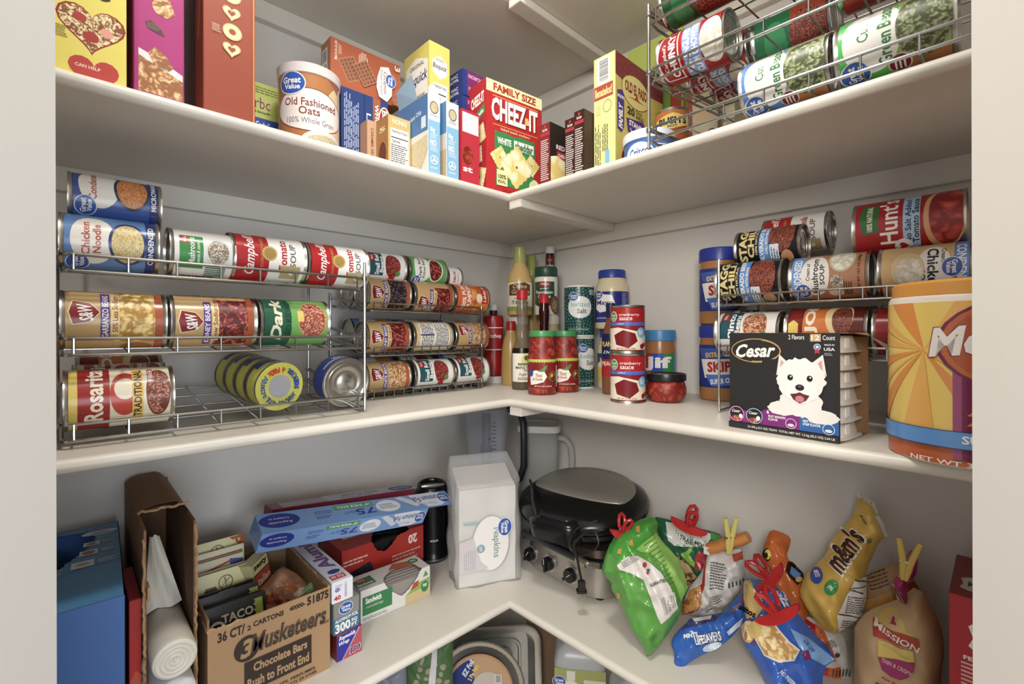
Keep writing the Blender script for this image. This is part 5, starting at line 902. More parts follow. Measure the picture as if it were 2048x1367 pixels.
# italian dressing mix box and a bag in the right half
o=carton('dressing_mix_box','small leaning Italian dressing mix box inside the chocolate bar carton','box',.046,.026,.115,TR(.846,.172,ZL+.062,180)@Matrix.Rotation(math.radians(-12),4,'Y')@Matrix.Rotation(math.radians(38),4,'Z'),'#cfc88c',F=[full(.046,.115,'#34301c'),('r',.5,44,39,78,'#b03c20'),('t',20,64,34,13,'Italian','#f0e0c0',0,.01,.3),('r',.5,80,39,99,'#c8b878'),('t',20,90,34,12,'zesty','#20201c',0,.06),('e',18,22,16,16,'@salsa'),('e',24,30,8,6,'#5c7c30')],R=[full(.026,.115,'#d4cc94'),('l',2,30,20,70,9,'#50503c'),('t',11,80,14,5,'MIX','#20201c')])
o=bag('snack_bag','clear crinkled bag of orange snacks inside the chocolate bar carton','bag',[(512,1180),(530,1168),(560,1130),(585,1140),(610,1160),(628,1178),(628,1210),(600,1225),(560,1240),(518,1250),(505,1215)],(.850,.25,ZL+.06),35,.022,'#c08860',[('e',545,1200,20,10,20,'#b84c28'),('e',578,1178,14,8,-30,'#d07840'),('e',566,1210,18,8,10,'#b03c24'),('e',598,1188,14,7,30,'#d8c8b0')],rough=.12,wrk=.006,wl=40,wid=.02,alpha=.92)
o=bag('seasoning_packet','green edged packet at the right end inside the chocolate bar carton','packet',[(598,1184),(622,1162),(636,1160),(640,1172),(612,1190)],(.806,.27,ZL+.09),30,.004,'#7ca86c',[],rough=.2,wid=.01,wrk=.001)
# foil boxes end-on
W=100*.050/.0515
o=carton('foil_box','blue and red foil wrap box end standing on the shelf beside the carton','box',.050,.295,.0515,TR(.7435,.1835,ZL,180),'#8c1c24',F=[('r',.5,.5,W-.5,99,'#b8505c'),('p',[(1,1),(1,94),(84,99),(84,88),(22,1)],'#2a34a0'),('p',[(20,1),(24,1),(88,92),(86,98)],'#d8a8b8'),('t',40,82,64,20,'Reynolds','white',3,.03,.3),('t',28,62,40,18,'Wrap','white',3,.03,.3),('t',70,22,46,26,'150','white',4,.08,.2),('t',70,22,42,22,'150','#28348c',4,.02,.2)],L=[full(.295,.0515,'#8c1c24')])
W=100*.051/.060
o=carton('foil_box','grey and blue 300 square foot foil box end on top of the smaller one','box',.051,.295,.060,TR(.7490,.1835,ZL+.0525,180),'#8a8884',F=[('r',.5,50,W-.5,99.5,'#8c8a84'),('r',.5,.5,W-.5,50,'#3c7490'),('t',43,43,76,11,'ALUMINUM FOIL','white',3,.03),('t',30,19,50,30,'300','white',3,.06),('t',68,27,20,12,'SQ','white',3,.04),('t',68,13,20,12,'FT','white',3,.04)]+GV(40,75,21),L=[full(.295,.06,'#7c8c94')])
W=100*.041/.040
o=carton('foil_box','white and purple aluminum foil box on top of the other two foil boxes','box',.041,.30,.040,TR(.757,.181,ZL+.113,180),'#e0e0ea',F=[('r',.5,.5,W-.5,99,'#e8e8f0'),('t',26,22,34,22,'40','red',4,.05),('r',60,14,74,90,'#e0d8e8'),('v',62,16,72,88,3,'#704898'),('e',26,60,12,10,'#6c6cb0'),('l',16,54,50,84,4,'#b0b0c8')],Tp=[('t',7,62,84,9,'Aluminum','#603c80',90,.06),('t',7,62,82,8,'Aluminum','#8c5c9c',90,.02),('e',7,14,4,3,'#28388c'),('r',1.5,3,11,9,'#c83038'),('t',6,6,8,4,'40 SQ','white',0,.02)])
# hefty and sandwich boxes
def torn_box(name,label,cat,w,d,h,T,col,F,Tp,hole,inner,face='T',L=()):
    """box with a ragged opening over its top/front edge showing what is inside"""
    m=MB(); c=mat(col,.4); t=.0008
    m.box(-w/2,-d/2,0,-w/2+t,d/2,h,c); m.box(w/2-t,-d/2,0,w/2,d/2,h,c); m.box(-w/2,d/2-t,0,w/2,d/2,h,c); m.box(-w/2,-d/2,0,w/2,d/2,t,c)
    r_=random.Random(9)
    def panel(outer,hl,fn,items,u):
        b=bmesh.new(); es=[]
        for lp in (outer,hl):
            if not lp: continue
            vs=[b.verts.new((x,y,0)) for x,y in lp]; es+=[b.edges.new((vs[i],vs[(i+1)%len(vs)])) for i in range(len(vs))]
        bmesh.ops.triangle_fill(b,edges=es,use_beauty=True)
        for v in b.verts: v.co=Vector(fn(v.co.x,v.co.y,0))
        m.merge(b,c); 
        if items: m.sheet(items,fn,u)
    ft=lambda x,y,n:(-w/2+x,-d/2+y,h+n); ff=lambda x,y,n:(-w/2+x,-d/2-n,y)
    def ragged(pts):
        o=[]
        for i in range(len(pts)-1):
            a,b=Vector(pts[i]),Vector(pts[i+1]); n=max(1,int((b-a).length/.004))
            for k in range(n):
                q=a.lerp(b,k/n); o.append((q.x+(r_.uniform(-.0012,.0012) if k else 0),q.y+(r_.uniform(-.0012,.0012) if k else 0)))
        o.append(tuple(pts[-1])); return o
    (tx,fx)=hole # top notch from the front edge; front notch from the top edge: lists of points
    tn=ragged(tx); fn_=ragged(fx)
    panel([(0,0)]+tn+[(w,0),(w,d),(0,d)],None,ft,Tp,h/100); panel([(0,0),(w,0),(w,h)]+fn_[::-1]+[(0,h)],None,ff,F,h/100)
    if L: m.sheet(L,boxsurf(w,d,h,'L'),h/100)
    o=m.build(name,None,T,ang=0); tag(o,label,cat); inner(o,w,d,h); return o
def in_trash(o,w,d,h):
    m=MB(); m.box(-w/2+.002,-d/2+.006,.002,w/2-.002,d/2-.002,h-.014,mat('#141418',.25)); m.tube([(-w*.3,0,h-.016),(0,.01,h-.010),(w*.3,-.01,h-.016)],.018,mat('#18181c',.2),12,flat=.4); m.build('trash_bags',o)
H_=.118; w_=.222
torn_box('trash_bag_box','red trash bag box with torn opening behind the sandwich bag box','box',w_,.125,H_,TR(.457+w_/2,.022+.0625,ZL,180),'#b4281c',
  [('r',112,.5,187,26,'#28203c'),('r',140,1,187,15,'#b8c04c'),('t',165,8,36,9,'COMPACTOR','#28203c',180,.03),('t',158,22,44,5,'EXTRA THICK 2 MIL','#c8b8c0',180,.02),('t',160,78,22,20,'20','#f0dcd0',180,.05),('l',110,36,180,58,3,'#e0a898'),('p',[(2,2),(64,2),(70,40),(60,62),(6,50)],'#2c2c3c'),('l',4,66,60,80,2,'#e8b8a0')],
  [('p',[(20,40),(76,48),(76,96),(20,90)],'#c03020'),('t',50,68,40,26,'Hefty','#1c2c60',0,.08),('r',26,50,74,88,'#e8e4e4'),('t',50,69,42,24,'Hefty','#1c2c60',0,.06)],
  ([(.075,0),(.085,.02),(.10,.045),(.13,.055),(.165,.05),(.185,.02),(.18,0)],[(.075,.118),(.09,.092),(.11,.085),(.13,.095),(.145,.112),(.18,.118)]),in_trash)
def in_sand(o,w,d,h):
    m=MB(); m.box(-w/2+.002,-d/2+.004,.002,w/2-.002,d/2-.002,h-.012,mat('#9a948c',.2))
    for i in range(9): m.tube([(-w*.35,-d/2+.006+i*.006,h-.013),(0,-d/2+.006+i*.006,h-.011),(w*.38,-d/2+.006+i*.006,h-.013)],.0032,mat('#b8b2aa' if i%2 else '#8a8078',.2),8)
    m.build('sandwich_bags',o)
H_=.0705; w_=.171
torn_box('sandwich_bag_box','green and white sandwich bag box torn open over its front edge','box',w_,.068,H_,TR(.511+w_/2,.1885+.034,ZL,180-2.5),'#e4e0d8',
  [('r',6,22,104,78,'#2c8448'),('t',42,64,52,18,'Sandwich','white',0,.04),('t',46,44,56,9,'reclosable bags','white',0,0,.3),('p',[(150,2),(240,2),(240,40),(150,30)],'#d8bc84'),('p',[(150,30),(190,56),(240,64),(240,40)],'#8cb44c'),('p',[(168,40),(180,62),(200,66),(196,48)],'#c04c30'),('e',222,38,14,18,'#2c8448'),('t',222,42,15,12,'90','white',0,.03),('l',6,6,100,16,2,'#8c9c90'),('p',[(215,70),(225,90),(235,72)],'#5c9c48')],
  [('p',[(1,22),(62,22),(62,74),(1,66)],'#2c8448'),('r',10,50,40,66,'#b02020'),('t',26,58,26,10,'WinCo','white',0,.02),('t',30,34,52,14,'Sandwich','white',0,.03),('p',[(120,60),(200,40),(220,70),(150,92)],'#c86040'),('e',214,66,18,16,'#2c8448'),('t',214,66,18,12,'90','white',0,.02)],
  ([(.055,0),(.062,.02),(.085,.036),(.12,.040),(.145,.03),(.150,0)],[(.055,.0705),(.066,.050),(.085,.034),(.098,.026),(.115,.034),(.135,.052),(.150,.0705)]),in_sand)
# long boxes lying across the top
def longbox(name,label,a,b,s,col,phi,F,Tp,base):
    a=Vector(a); b=Vector(b); X=(b-a).normalized(); L_=(b-a).length; Yb=Vector((X.y,-X.x,0)).normalized()
    if Yb.y>0: Yb=-Yb
    Zb=X.cross(Yb) if X.cross(Yb).z>0 else -X.cross(Yb); Rm=Matrix.Rotation(math.radians(-phi),3,X); Y2=Rm@Yb; Z2=Rm@Zb
    T=frame((a+b)/2,X,Y2,Z2); k=100*L_/(s*.9)/base
    def sx(it):
        it=list(it)
        if it[0]=='p': it[1]=[(x*k,y) for x,y in it[1]]
        elif it[0] in 'rl': it[1]*=k; it[3]*=k
        else:
            it[1]*=k
            if it[0]=='t' and it[3]: it[3]*=k
            if it[0]=='e': it[3]*=k
        return tuple(it)
    return carton(name,label,'box',L_,s*1.1,s*.9,T,col,F=[sx(i) for i in F],Tp=[sx(i) for i in Tp])
U=1060
ff=[('r',.5,.5,U-.5,99,'#7aa4dc'),('e',90,55,88,36,'#2c3c98'),('t',90,66,90,12,'Compare to','white',180,0),('t',90,46,100,13,'Reynolds','white',180,0),('l',250,56,340,76,2,'#5060a0'),('l',250,30,330,50,2,'#5060a0'),('r',350,66,560,90,'#48a058'),('t',455,78,180,14,'18" WIDE ROLL','white',180,.02),('t',505,40,110,34,'75','#3048a0',180,.02),('t',420,44,60,14,'SQ FT','#5870b8',180),
    ('e',640,50,72,36,'#e8ecf4'),('l',590,34,690,66,3,'#8090b8'),('p',[(700,90),(800,20),(840,30),(790,70),(740,96)],'#d8dce8'),('p',[(790,96),(820,50),(870,8),(960,6),(1000,20),(1004,90),(960,98)],'#e0e4f0'),('t',905,62,200,34,'Aluminum Foil','#4050a0',180,.02),('t',880,28,120,22,'Heavy Duty','#8c9cc8',180,0)]+GV(1010,52,38,180)
longbox('foil_box','long light blue aluminum foil box with upside-down print lying across the pile',(.876,.190,ZL+.213),(.492,.172,ZL+.158),.050,'#7aa4dc',-24,ff,ff,1060)
U=1060
longbox('plastic_wrap_box','dark red and purple plastic wrap box behind the long light blue one',(.83,.118,ZL+.216),(.475,.100,ZL+.174),.040,'#8c2c44',0,(),[('r',60,8,300,90,'#a8a0a8'),('r',300,.5,900,99,'#b8b4c0'),('t',520,62,240,26,'Slide Cutter','#404878',180,.02),('t',480,28,200,20,'Plastic Wrap','#404878',180,.02),('e',800,50,90,40,'#3c4890'),('t',800,50,120,22,'Great Value','#d8d8e8',180,.02)],1060)
# ---------------------------------------------------------------- lower shelf, corner and right arm: appliances
# napkin pack in clear film
T=TR(0,0,0,155.2); pc=Vector((.451,.286)); w_,d_,h_=.155,.092,.236
q=rot2((-w_/2,-d_/2),math.radians(155.2)); T=TR(pc.x-q[0],pc.y-q[1],ZL,155.2)
m=MB(); NW=mat('#e2dcd4',.8,bump=.3,bscale=140)
b=bmesh.new(); bmesh.ops.create_grid(b,x_segments=1,y_segments=1,size=.5); b.free()
def wobbly(w_,d_,h_,top,amp,seed,nx=9,nz=14):
    m=MB(); mi=0; rows=[]; per=[]
    for i in range(nx): per.append((-w_/2+w_*i/nx,-d_/2,0))
    for i in range(6): per.append((w_/2,-d_/2+d_*i/6,1))
    for i in range(nx): per.append((w_/2-w_*i/nx,d_/2,2))
    for i in range(6): per.append((-w_/2,d_/2-d_*i/6,3))
    for k in range(nz+1):
        t=k/nz; r=[]
        for (x,y,f) in per:
            hz=(h_+top*(y+d_/2)/d_)*t; nn=noise.noise(Vector((x*30+seed,y*30,hz*22)))*amp
            s_=1+nn/w_*2; r.append(m.bm.verts.new((x*s_,y*(1+nn/d_*2),hz)))
        rows.append(r)
    return m,rows
def fillrows(m,rows,mt,topcap=True):
    mi=m.mi(mt); n=len(rows[0])
    for a,b in zip(rows,rows[1:]):
        for i in range(n): f=m.bm.faces.new([a[i],a[(i+1)%n],b[(i+1)%n],b[i]]); f.material_index=mi; f.smooth=True
    if topcap: m.bm.faces.new(rows[-1]).material_index=mi
    m.bm.faces.new(rows[0][::-1]).material_index=mi
m,rows=wobbly(w_-.01,d_-.006,h_,.035,.0012,3); fillrows(m,rows,NW)
u=.01; 
o=m.build('napkin_pack',None,T,ang=50); tag(o,'film-wrapped pack of white napkins standing upright at the shelf corner','napkins')
m=MB(); 
for i in range(11): m.box(-w_/2+.0065,-d_/2+.004+i*.0075,.01,w_/2-.0065,-d_/2+.0055+i*.0075,h_+.002+.035*(i*.0075)/d_,mat('#d0c8c0',.9))
m.build('napkin_edges',o)
m,rows=wobbly(w_+.008,d_+.010,h_+.016,.048,.0065,9,14,26); fillrows(m,rows,mat('#eef0f4',.12,alpha=.26,bump=.5,bscale=55)); m.build('plastic_film',o,ang=0)
m=MB(); m.sheet([('e',64,52,36,52,'#ece8e4'),('o',64,52,37,53,1.2,'#a8bcc0'),('p',[(2,2),(2,60),(30,66),(44,20),(60,4)],'#cfc8cc'),('t',74,52,58,17,'Napkins','#88a4a8',-90,.02),('e',44,44,8,8,'#88a4b4'),('t',44,44,10,6,'250','#e8ecec',-90),('v',10,6,34,50,6,'#b4b0b8')]+GV(92,80,16,-90)+[('r',10,92,40,96,'#9cb8c8')],lambda x,y,n:(-w_/2+x,-d_/2-.0100-n,.038+y),.00128); m.build('printed_label',o,ang=0)
# black kettle / grinder
BKP=mat('#101012',.22); T=faceT(.398,.098,ZL,8)
m=MB(); m.lathe([(0,0),(.047,0),(.049,.004),(.049,.012),(.0465,.018),(.045,.03),(.045,.15),(.046,.155),(.046,.165),(.044,.168),(0,.168)],BKP,44); o=m.build('coffee_grinder',None,T,ang=50); tag(o,'black cylindrical electric grinder behind the napkin pack','appliance')
MB().lathe([(.0462,.168),(.0465,.182),(.042,.194),(.030,.2),(0,.201)],mat('#18181a',.3),44).build('lid',o)
m=MB(); m.tube([(.035*math.cos(a),.035*math.sin(a),.198+.004*math.sin(a)) for a in [2*PI*i/24 for i in range(24)]],.0055,BKP,8,closed=True); m.tube([(-.030,-.018,.201),(0,-.026,.204),(.030,-.018,.201)],.005,mat('#8a8a88',.3,.5),8); m.build('handle_ring',o)
MB().lathe([(.0493,.004),(.0497,.007),(.0493,.010)],mat('#8c8c8a',.3,1),44).build('trim_ring',o)
m=MB(); m.sheet([('t',0,0,22,5,'MUELLER','#d8d8d8',0,.02)],cyl_surf(.0453,.06,40),.001,cuts=(2*PI*.0453/40,0)); m.build('logo',o,ang=0)
# blender jar
PL=mat('#b4b8c8',.1,alpha=.38); T=faceT(.225,.130,ZL,0)
m=MB()
def sqring(m,r,z,e=3.2,n=40): return [m.bm.verts.new((r*abs(math.cos(t))**(2/e)*(1 if math.cos(t)>0 else -1),r*abs(math.sin(t))**(2/e)*(1 if math.sin(t)>0 else -1),z)) for t in [2*PI*(i+.5)/n for i in range(n)]]
def loft(m,rings,mt,cap0=True,cap1=True):
    mi=m.mi(mt); n=len(rings[0])
    for a,b in zip(rings,rings[1:]):
        for i in range(n): f=m.bm.faces.new([a[i],a[(i+1)%n],b[(i+1)%n],b[i]]); f.material_index=mi; f.smooth=True
    if cap0: m.bm.faces.new(rings[0][::-1]).material_index=mi
    if cap1: m.bm.faces.new(rings[-1]).material_index=mi
loft(m,[sqring(m,r,z) for r,z in ((.042,.10),(.046,.14),(.054,.22),(.063,.32),(.069,.40))],PL,True,False)
o=m.build('blender_jar',None,T,ang=60); tag(o,'clear tapered blender jar with black handle in the corner','blender jar')
m=MB(); loft(m,[sqring(m,r,z) for r,z in ((.058,0),(.060,.01),(.056,.06),(.044,.085),(.042,.104))],mat('#1c1c20',.35)); m.build('base',o)
m=MB(); m.lathe([(0,.105),(.013,.105),(.014,.18),(.018,.20),(.014,.21),(.016,.26),(.019,.275),(.014,.29),(.014,.38),(0,.38)],mat('#26262a',.3),16)
for z,a in ((.13,.3),(.20,1.2),(.28,2.1)): m.box(-.03,-.005,z,.03,.005,z+.0012,mat('#a8a8a8',.2,1),T=Matrix.Rotation(a,4,'Z'))
m.build('blade_column',o)
m=MB(); m.tube([(.046,-.01,.150),(.070,-.034,.170),(.098,-.046,.198),(.110,-.048,.235),(.110,-.048,.30),(.109,-.046,.36),(.098,-.03,.39),(.066,-.01,.395)],.0125,mat('#22242a',.35),12,flat=.8); m.build('handle',o)
m=MB(); m.sheet([('g',[('r',-4 if i%2 else -7,200+i*11,7,201.6+i*11,'#30303c') for i in range(16)])]+[('t',-12,230+i*44,8,5,str(16+16*i)+' OZ','#404050',0) for i in range(3)],lambda x,y,n:(.022+x,-(.057+(y-.22)*.085)-.002-n,y),.001); m.build('measure_marks',o,ang=0)
# pitcher with white lid
T=TR(.080,.212,ZL,128); m=MB(); PW=mat('#b8bab8',.25,alpha=.42)
def rring(m,a,b_,z,e=5,n=44): return [m.bm.verts.new((a*abs(math.cos(t))**(2/e)*(1 if math.cos(t)>0 else -1),b_*abs(math.sin(t))**(2/e)*(1 if math.sin(t)>0 else -1),z)) for t in [2*PI*(i+.5)/n for i in range(n)]]
loft(m,[rring(m,a,a*.84,z) for a,z in ((.050,0),(.053,.01),(.058,.2),(.062,.325))],PW,True,False); o=m.build('pitcher',None,T,ang=60); tag(o,'frosted plastic pitcher with white lid behind the electric grill','pitcher')
m=MB(); loft(m,[rring(m,a,a*.84,z) for a,z in ((.0635,.322),(.066,.324),(.066,.336),(.064,.342),(.060,.343),(.058,.339))],mat('#dcdad6',.35)); m.build('lid',o)
m=MB(); m.tube([(.058,0,.30),(.080,0,.296),(.096,0,.275),(.100,0,.24),(.100,0,.12),(.092,0,.10),(.054,0,.095)],.0095,mat('#c4c6c4',.3,alpha=.75),12); m.build('handle',o)
# griddle / contact grill, panel facing the room
ST=mat('#aca69e',.34,.8); STL=mat('#a09a92',.28,.9); BL2=mat('#1a1816',.3); T=TR(.138,.452,ZL,90-3)
w_,d_=.275,.252
def rr(w,d,r,n=6):
    o=[]
    for cx,cy,a0 in ((w/2-r,-d/2+r,-90),(w/2-r,d/2-r,0),(-w/2+r,d/2-r,90),(-w/2+r,-d/2+r,180)):
        for i in range(n+1): a=math.radians(a0+90*i/n); o.append((cx+r*math.cos(a),cy+r*math.sin(a)))
    return o
def rrl(m,specs,mt,c0=True,c1=True):
    rings=[[m.bm.verts.new((x,y,z)) for x,y in rr(w,d,r)] for w,d,r,z in specs]; loft(m,rings,mt,c0,c1)
m=MB(); rrl(m,[(w_-.02,d_-.02,.05,.010),(w_,d_,.06,.014),(w_+.002,d_+.002,.06,.045),(w_-.004,d_-.004,.06,.080)],ST); o=m.build('electric_grill',None,T,ang=50); tag(o,'brushed steel electric grill with three knobs under the black waffle maker','grill')
m=MB(); rrl(m,[(w_-.002,d_-.002,.06,.0805),(w_+.004,d_+.004,.062,.084),(w_+.004,d_+.004,.062,.097),(w_-.004,d_-.004,.06,.100)],BL2); m.build('lower_plate',o)
m=MB(); rrl(m,[(w_-.006,d_-.006,.06,.1005),(w_-.002,d_-.002,.06,.104),(w_-.010,d_-.010,.058,.120),(w_-.05,d_-.05,.05,.130)],mat('#54443a',.3,.7)); m.build('lid',o)
m=MB(); m.tube([(-.125,-d_/2-.002,.098),(-.120,-d_/2-.030,.108),(-.09,-d_/2-.034,.112)],.007,ST,10); m.tube([(.125,-d_/2-.002,.098),(.120,-d_/2-.030,.108),(.09,-d_/2-.034,.112)],.007,ST,10); m.tube([(-.095,-d_/2-.034,.112),(.095,-d_/2-.034,.112)],.0075,mat('#2a2a2e',.35),12)
for s_ in (-1,1): m.tube([(s_*.092,-d_/2-.034,.112),(s_*.120,-d_/2-.034,.110)],.0088,mat('#b8a890',.3,.9),12)
m.build('handle',o)
for i,kx in enumerate((-.094,-.028,.046)):
    k_=MB(); TT=Matrix.Translation((kx,-d_/2-.001,.047))@Matrix.Rotation(math.radians(90),4,'X'); k_.lathe([(.0205,0),(.0205,.0012),(0,.0012)],mat('#c8c4bc',.3,.8),32,T=TT); k_.lathe([(.0165,.001),(.016,.012),(.0145,.0145),(0,.0145)],mat('#18181a',.3),32,T=TT)
    k_.box(-.0035,-.0165,.012,.0035,.0165,.021,mat('#1c1c20',.3),.001,T=TT@Matrix.Rotation(math.radians((-35,0,-50)[i]),4,'Z')); k_.box(-.0006,.002,.0205,.0006,.016,.0216,mat('#d8d4cc',.3),T=TT@Matrix.Rotation(math.radians((-35,0,-50)[i]),4,'Z'))
    k_.sheet([('g',[('e',19*math.cos(a),19*math.sin(a),.8,.8,'#282828') for a in [PI*j/8 for j in range(-2,11)]])],lambda x,y,n:(kx+x,-d_/2-.0024-n,.047+y),.001)
    k_.sheet([('t',0,26,16,3.2,('Griddle','Selector','Grill/Panini')[i],'#302c28',0,.02)],lambda x,y,n:(kx+x,-d_/2-.0016-n,.047+y),.001)
    k_.build('knob',o)
m=MB(); m.sheet([('t',0,0,34,6,'Cuisinart','#e8e4dc',0,.02)],lambda x,y,n:(.02+x,-d_/2+.012+y,.1265+n+(y*.8)),.001) if 0 else None
m=MB(); m.sheet([('t',0,0,44,8,'Cuisinart','#e8e4dc',0,.02)],lambda x,y,n:(x+.01,-d_/2+.030+y,.1306+n),.001); m.build('logo',o,ang=0)
m=MB(); 
for sx in (-1,1):
    for sy in (-1,1): m.lathe([(0,0),(.010,0),(.010,.011),(0,.011)],BL2,16,T=Matrix.Translation((sx*.10,sy*.09,0)))
m.build('feet',o)
# waffle maker on top
Tw=Matrix.Translation((.170,.452,ZL+.1515))@Matrix.Rotation(math.radians(100),4,'Z')@Matrix.Rotation(math.radians(8),4,'X')
m=MB()
def ov(m,a,b_,z,n=56,e=2.3): return [m.bm.verts.new((a*abs(math.cos(t))**(2/e)*(1 if math.cos(t)>0 else -1),b_*abs(math.sin(t))**(2/e)*(1 if math.sin(t)>0 else -1),z)) for t in [2*PI*i/n for i in range(n)]]
BK3=mat('#121213',.22)
loft(m,[ov(m,a,b_,z) for a,b_,z in ((.12,.115,0),(.150,.138,.010),(.160,.146,.022),(.162,.148,.030))],BK3); o=m.build('waffle_maker',None,Tw,ang=60); tag(o,'oval black waffle maker with grey top plate resting on the electric grill','waffle maker')
m=MB(); loft(m,[ov(m,a,b_,z) for a,b_,z in ((.162,.148,.033),(.164,.150,.040),(.158,.144,.054),(.140,.128,.066),(.118,.108,.0715))],BK3); m.build('lid',o,ang=70)
m=MB(); n=40; rings=[]
def plate(s_,z): 
    o_=[]
    for i in range(n):
        t=2*PI*i/n; x=.132*s_*math.cos(t); y=.118*s_*math.sin(t)
        if y<-.045*s_: y=-.045*s_-( -.045*s_-y)*.25
        o_.append(m.bm.verts.new((x,y+.012,z+(.0015 if s_<1 else 0))))
    return o_
loft(m,[plate(1.0,.0692),plate(1.0,.0722),plate(.96,.0738),plate(.5,.0765)],mat('#a09a92',.38,.45)); m.build('top_plate',o,ang=50)
m=MB(); m.sheet([('e',0,0,13,9,'#c8c0a0'),('e',0,0,12,8,'#6c685c'),('t',0,0,16,8,'Oster','#d8d0b0',0,.02,.3)],lambda x,y,n:(x-.01,-.002+y,.0772+n),.001); m.sheet([('e',0,0,6,4,'#3a3634')],lambda x,y,n:(x+.055,.075+y,.0765+n),.001); m.build('badge',o,ang=0)
m=MB(); loft(m,[[m.bm.verts.new((x*s_,y*s_-.132,z)) for x,y in rr(.13,.065,.03)] for s_,z in ((1,.012),(1.04,.022),(1.04,.050),(.85,.060))],BK3); m.build('handle',o,ang=60)
m=MB(); loft(m,[[m.bm.verts.new((x*s_,y*s_-.128,z)) for x,y in rr(.09,.036,.017)] for s_,z in ((1,.0601),(.9,.0635))],mat('#26262a',.15)); m.build('handle_recess',o,ang=60)
# power cords with plugs
def cord(label,pts,plug_at,plug_dir,r=.0028):
    P_=[Vector(p) for p in pts]; Q=[]
    for i in range(len(P_)-1): # catmull-rom
        p0=P_[max(i-1,0)];p1=P_[i];p2=P_[i+1];p3=P_[min(i+2,len(P_)-1)]
        for k in range(8):
            t=k/8; Q.append(.5*((2*p1)+(-p0+p2)*t+(2*p0-5*p1+4*p2-p3)*t*t+(-p0+3*p1-3*p2+p3)*t**3))
    Q.append(P_[-1]); m=MB(); m.tube(Q,r,mat('#1a1a1c',.4),8); o=m.build('power_cord',None); tag(o,label,'power cord')
    z=Vector(plug_dir).normalized(); x=z.cross(Vector((fw.x,fw.y,0))).normalized(); y=z.cross(x); T=frame(plug_at,x,y,z)
    m=MB(); m.box(-.008,-.006,0,.008,.006,.022,mat('#202022',.4),.002,T=T); m.box(-.011,-.008,.020,.011,.008,.026,mat('#202022',.4),.001,T=T)
    for s_ in (-1,1): m.box(s_*.006-.0008,-.003,.026,s_*.006+.0008,.003,.042,mat('#b0a080',.25,1),T=T)
    p=m.build('plug',o); return o
a_=at(1073,1028,x=.335); cord('black cord hanging off the waffle maker\'s left side with its plug',[at(1060,960,x=.30),at(1064,975,x=.325),at(1066,1000,x=.33),a_],a_,(0,0,-1),.0035)
a_=at(1163,1160,x=.325); cord('thin black cord looping over the grill\'s handle with plug in front of its knobs',[at(1195,1040,x=.30),at(1150,1060,x=.325),at(1140,1095,x=.325),at(1165,1110,x=.327),at(1196,1090,x=.325),at(1185,1060,x=.320),at(1150,1085,x=.33),at(1155,1120,x=.33),a_],a_,(0,0,-1),.0026)
# ---------------------------------------------------------------- snack bags with clips
def clip(label,px,py,p,ang,s=1,c='#c0141c',jw=.062,cat='bag clip',yaw=0):
    """spring clip: wide jaw, two looped finger grips"""
    o3=Vector(p); away=(o3-Vector((CX,CY,o3.z))); away.z=0; away=Matrix.Rotation(math.radians(yaw),3,'Z')@away.normalized(); X=Vector((away.y,-away.x,0)); a=math.radians(ang)
    U=up*math.cos(a)-X*math.sin(a); X2=X*math.cos(a)+up*math.sin(a); T=frame(o3,X2,away*1.0,X2.cross(away)); T=frame(o3,X2,-U.cross(X2),U)
    mt=mat(c,.25); m=MB()
    for sg in (-1,1):
        pts=[(jw/2*math.cos(t),.022*math.sin(t)) for t in [PI*i/14 for i in range(15)]]
        m.prism([(x*s,-y*s*.75) for x,y in pts],sg*.0035*s-.0012,sg*.0035*s+.0012,mt,T=Matrix.Rotation(math.radians(90),4,'X')@Matrix.Rotation(0,4,'X'))
    o=m.build('bag_clip',None,T,ang=40); tag(o,label,cat)
    for sg in (-1,1):
        g=MB(); pts=[(.0,sg*.005,-.004),(-.008,sg*.008,.008),(-.0095,sg*.013,.022),(-.007,sg*.017,.032),(0,sg*.0185,.036),(.007,sg*.017,.032),(.0095,sg*.013,.022),(.008,sg*.008,.008)]
        g.tube([(x*s*.82,y*s,z*s*.9) for x,y,z in pts],.0038*s,mt,8,closed=True); g.box(-.006*s,sg*.004*s-.001,-.008*s,.006*s,sg*.006*s+.001,.010*s,mt); g.build('grip',o)
    g=MB(); g.tube([(-.008*s,0,.003*s),(.008*s,0,.003*s)],.004*s,mat('#c8c4bc',.25,1),10); g.build('spring',o); return o
def peg(label,p,ang,s=1,c='#d8c860',spread=13,yaw=35):
    """clothes-peg: two tapered legs and a spring"""
    o3=Vector(p); away=(o3-Vector((CX,CY,o3.z))); away.z=0; away=Matrix.Rotation(math.radians(yaw),3,'Z')@away.normalized(); X=Vector((away.y,-away.x,0)); a=math.radians(ang)
    U=up*math.cos(a)-X*math.sin(a); X2=X*math.cos(a)+up*math.sin(a); T=frame(o3,X2,-U.cross(X2),U); root=thing('clothes_peg',label,'clothes peg',T); mt=mat(c,.35)
    for sg in (-1,1):
        m=MB(); k=math.tan(math.radians(spread))
        m.tube([(sg*(.002+.0),0,-.030*s),(sg*.0035,0,-.012*s),(sg*.004,0,0),(sg*(.004+k*.018*s),0,.020*s),(sg*(.004+k*.036*s),0,.040*s)],.0042*s,mt,8,taper=[.55,1,1.05,1,.8],flat=1.2); m.build('leg',root)
    m=MB(); m.tube([(-.009*s,0,.002),(.009*s,0,.002)],.0035*s,mat('#b8b4ac',.25,1),10); m.build('spring',root); return root
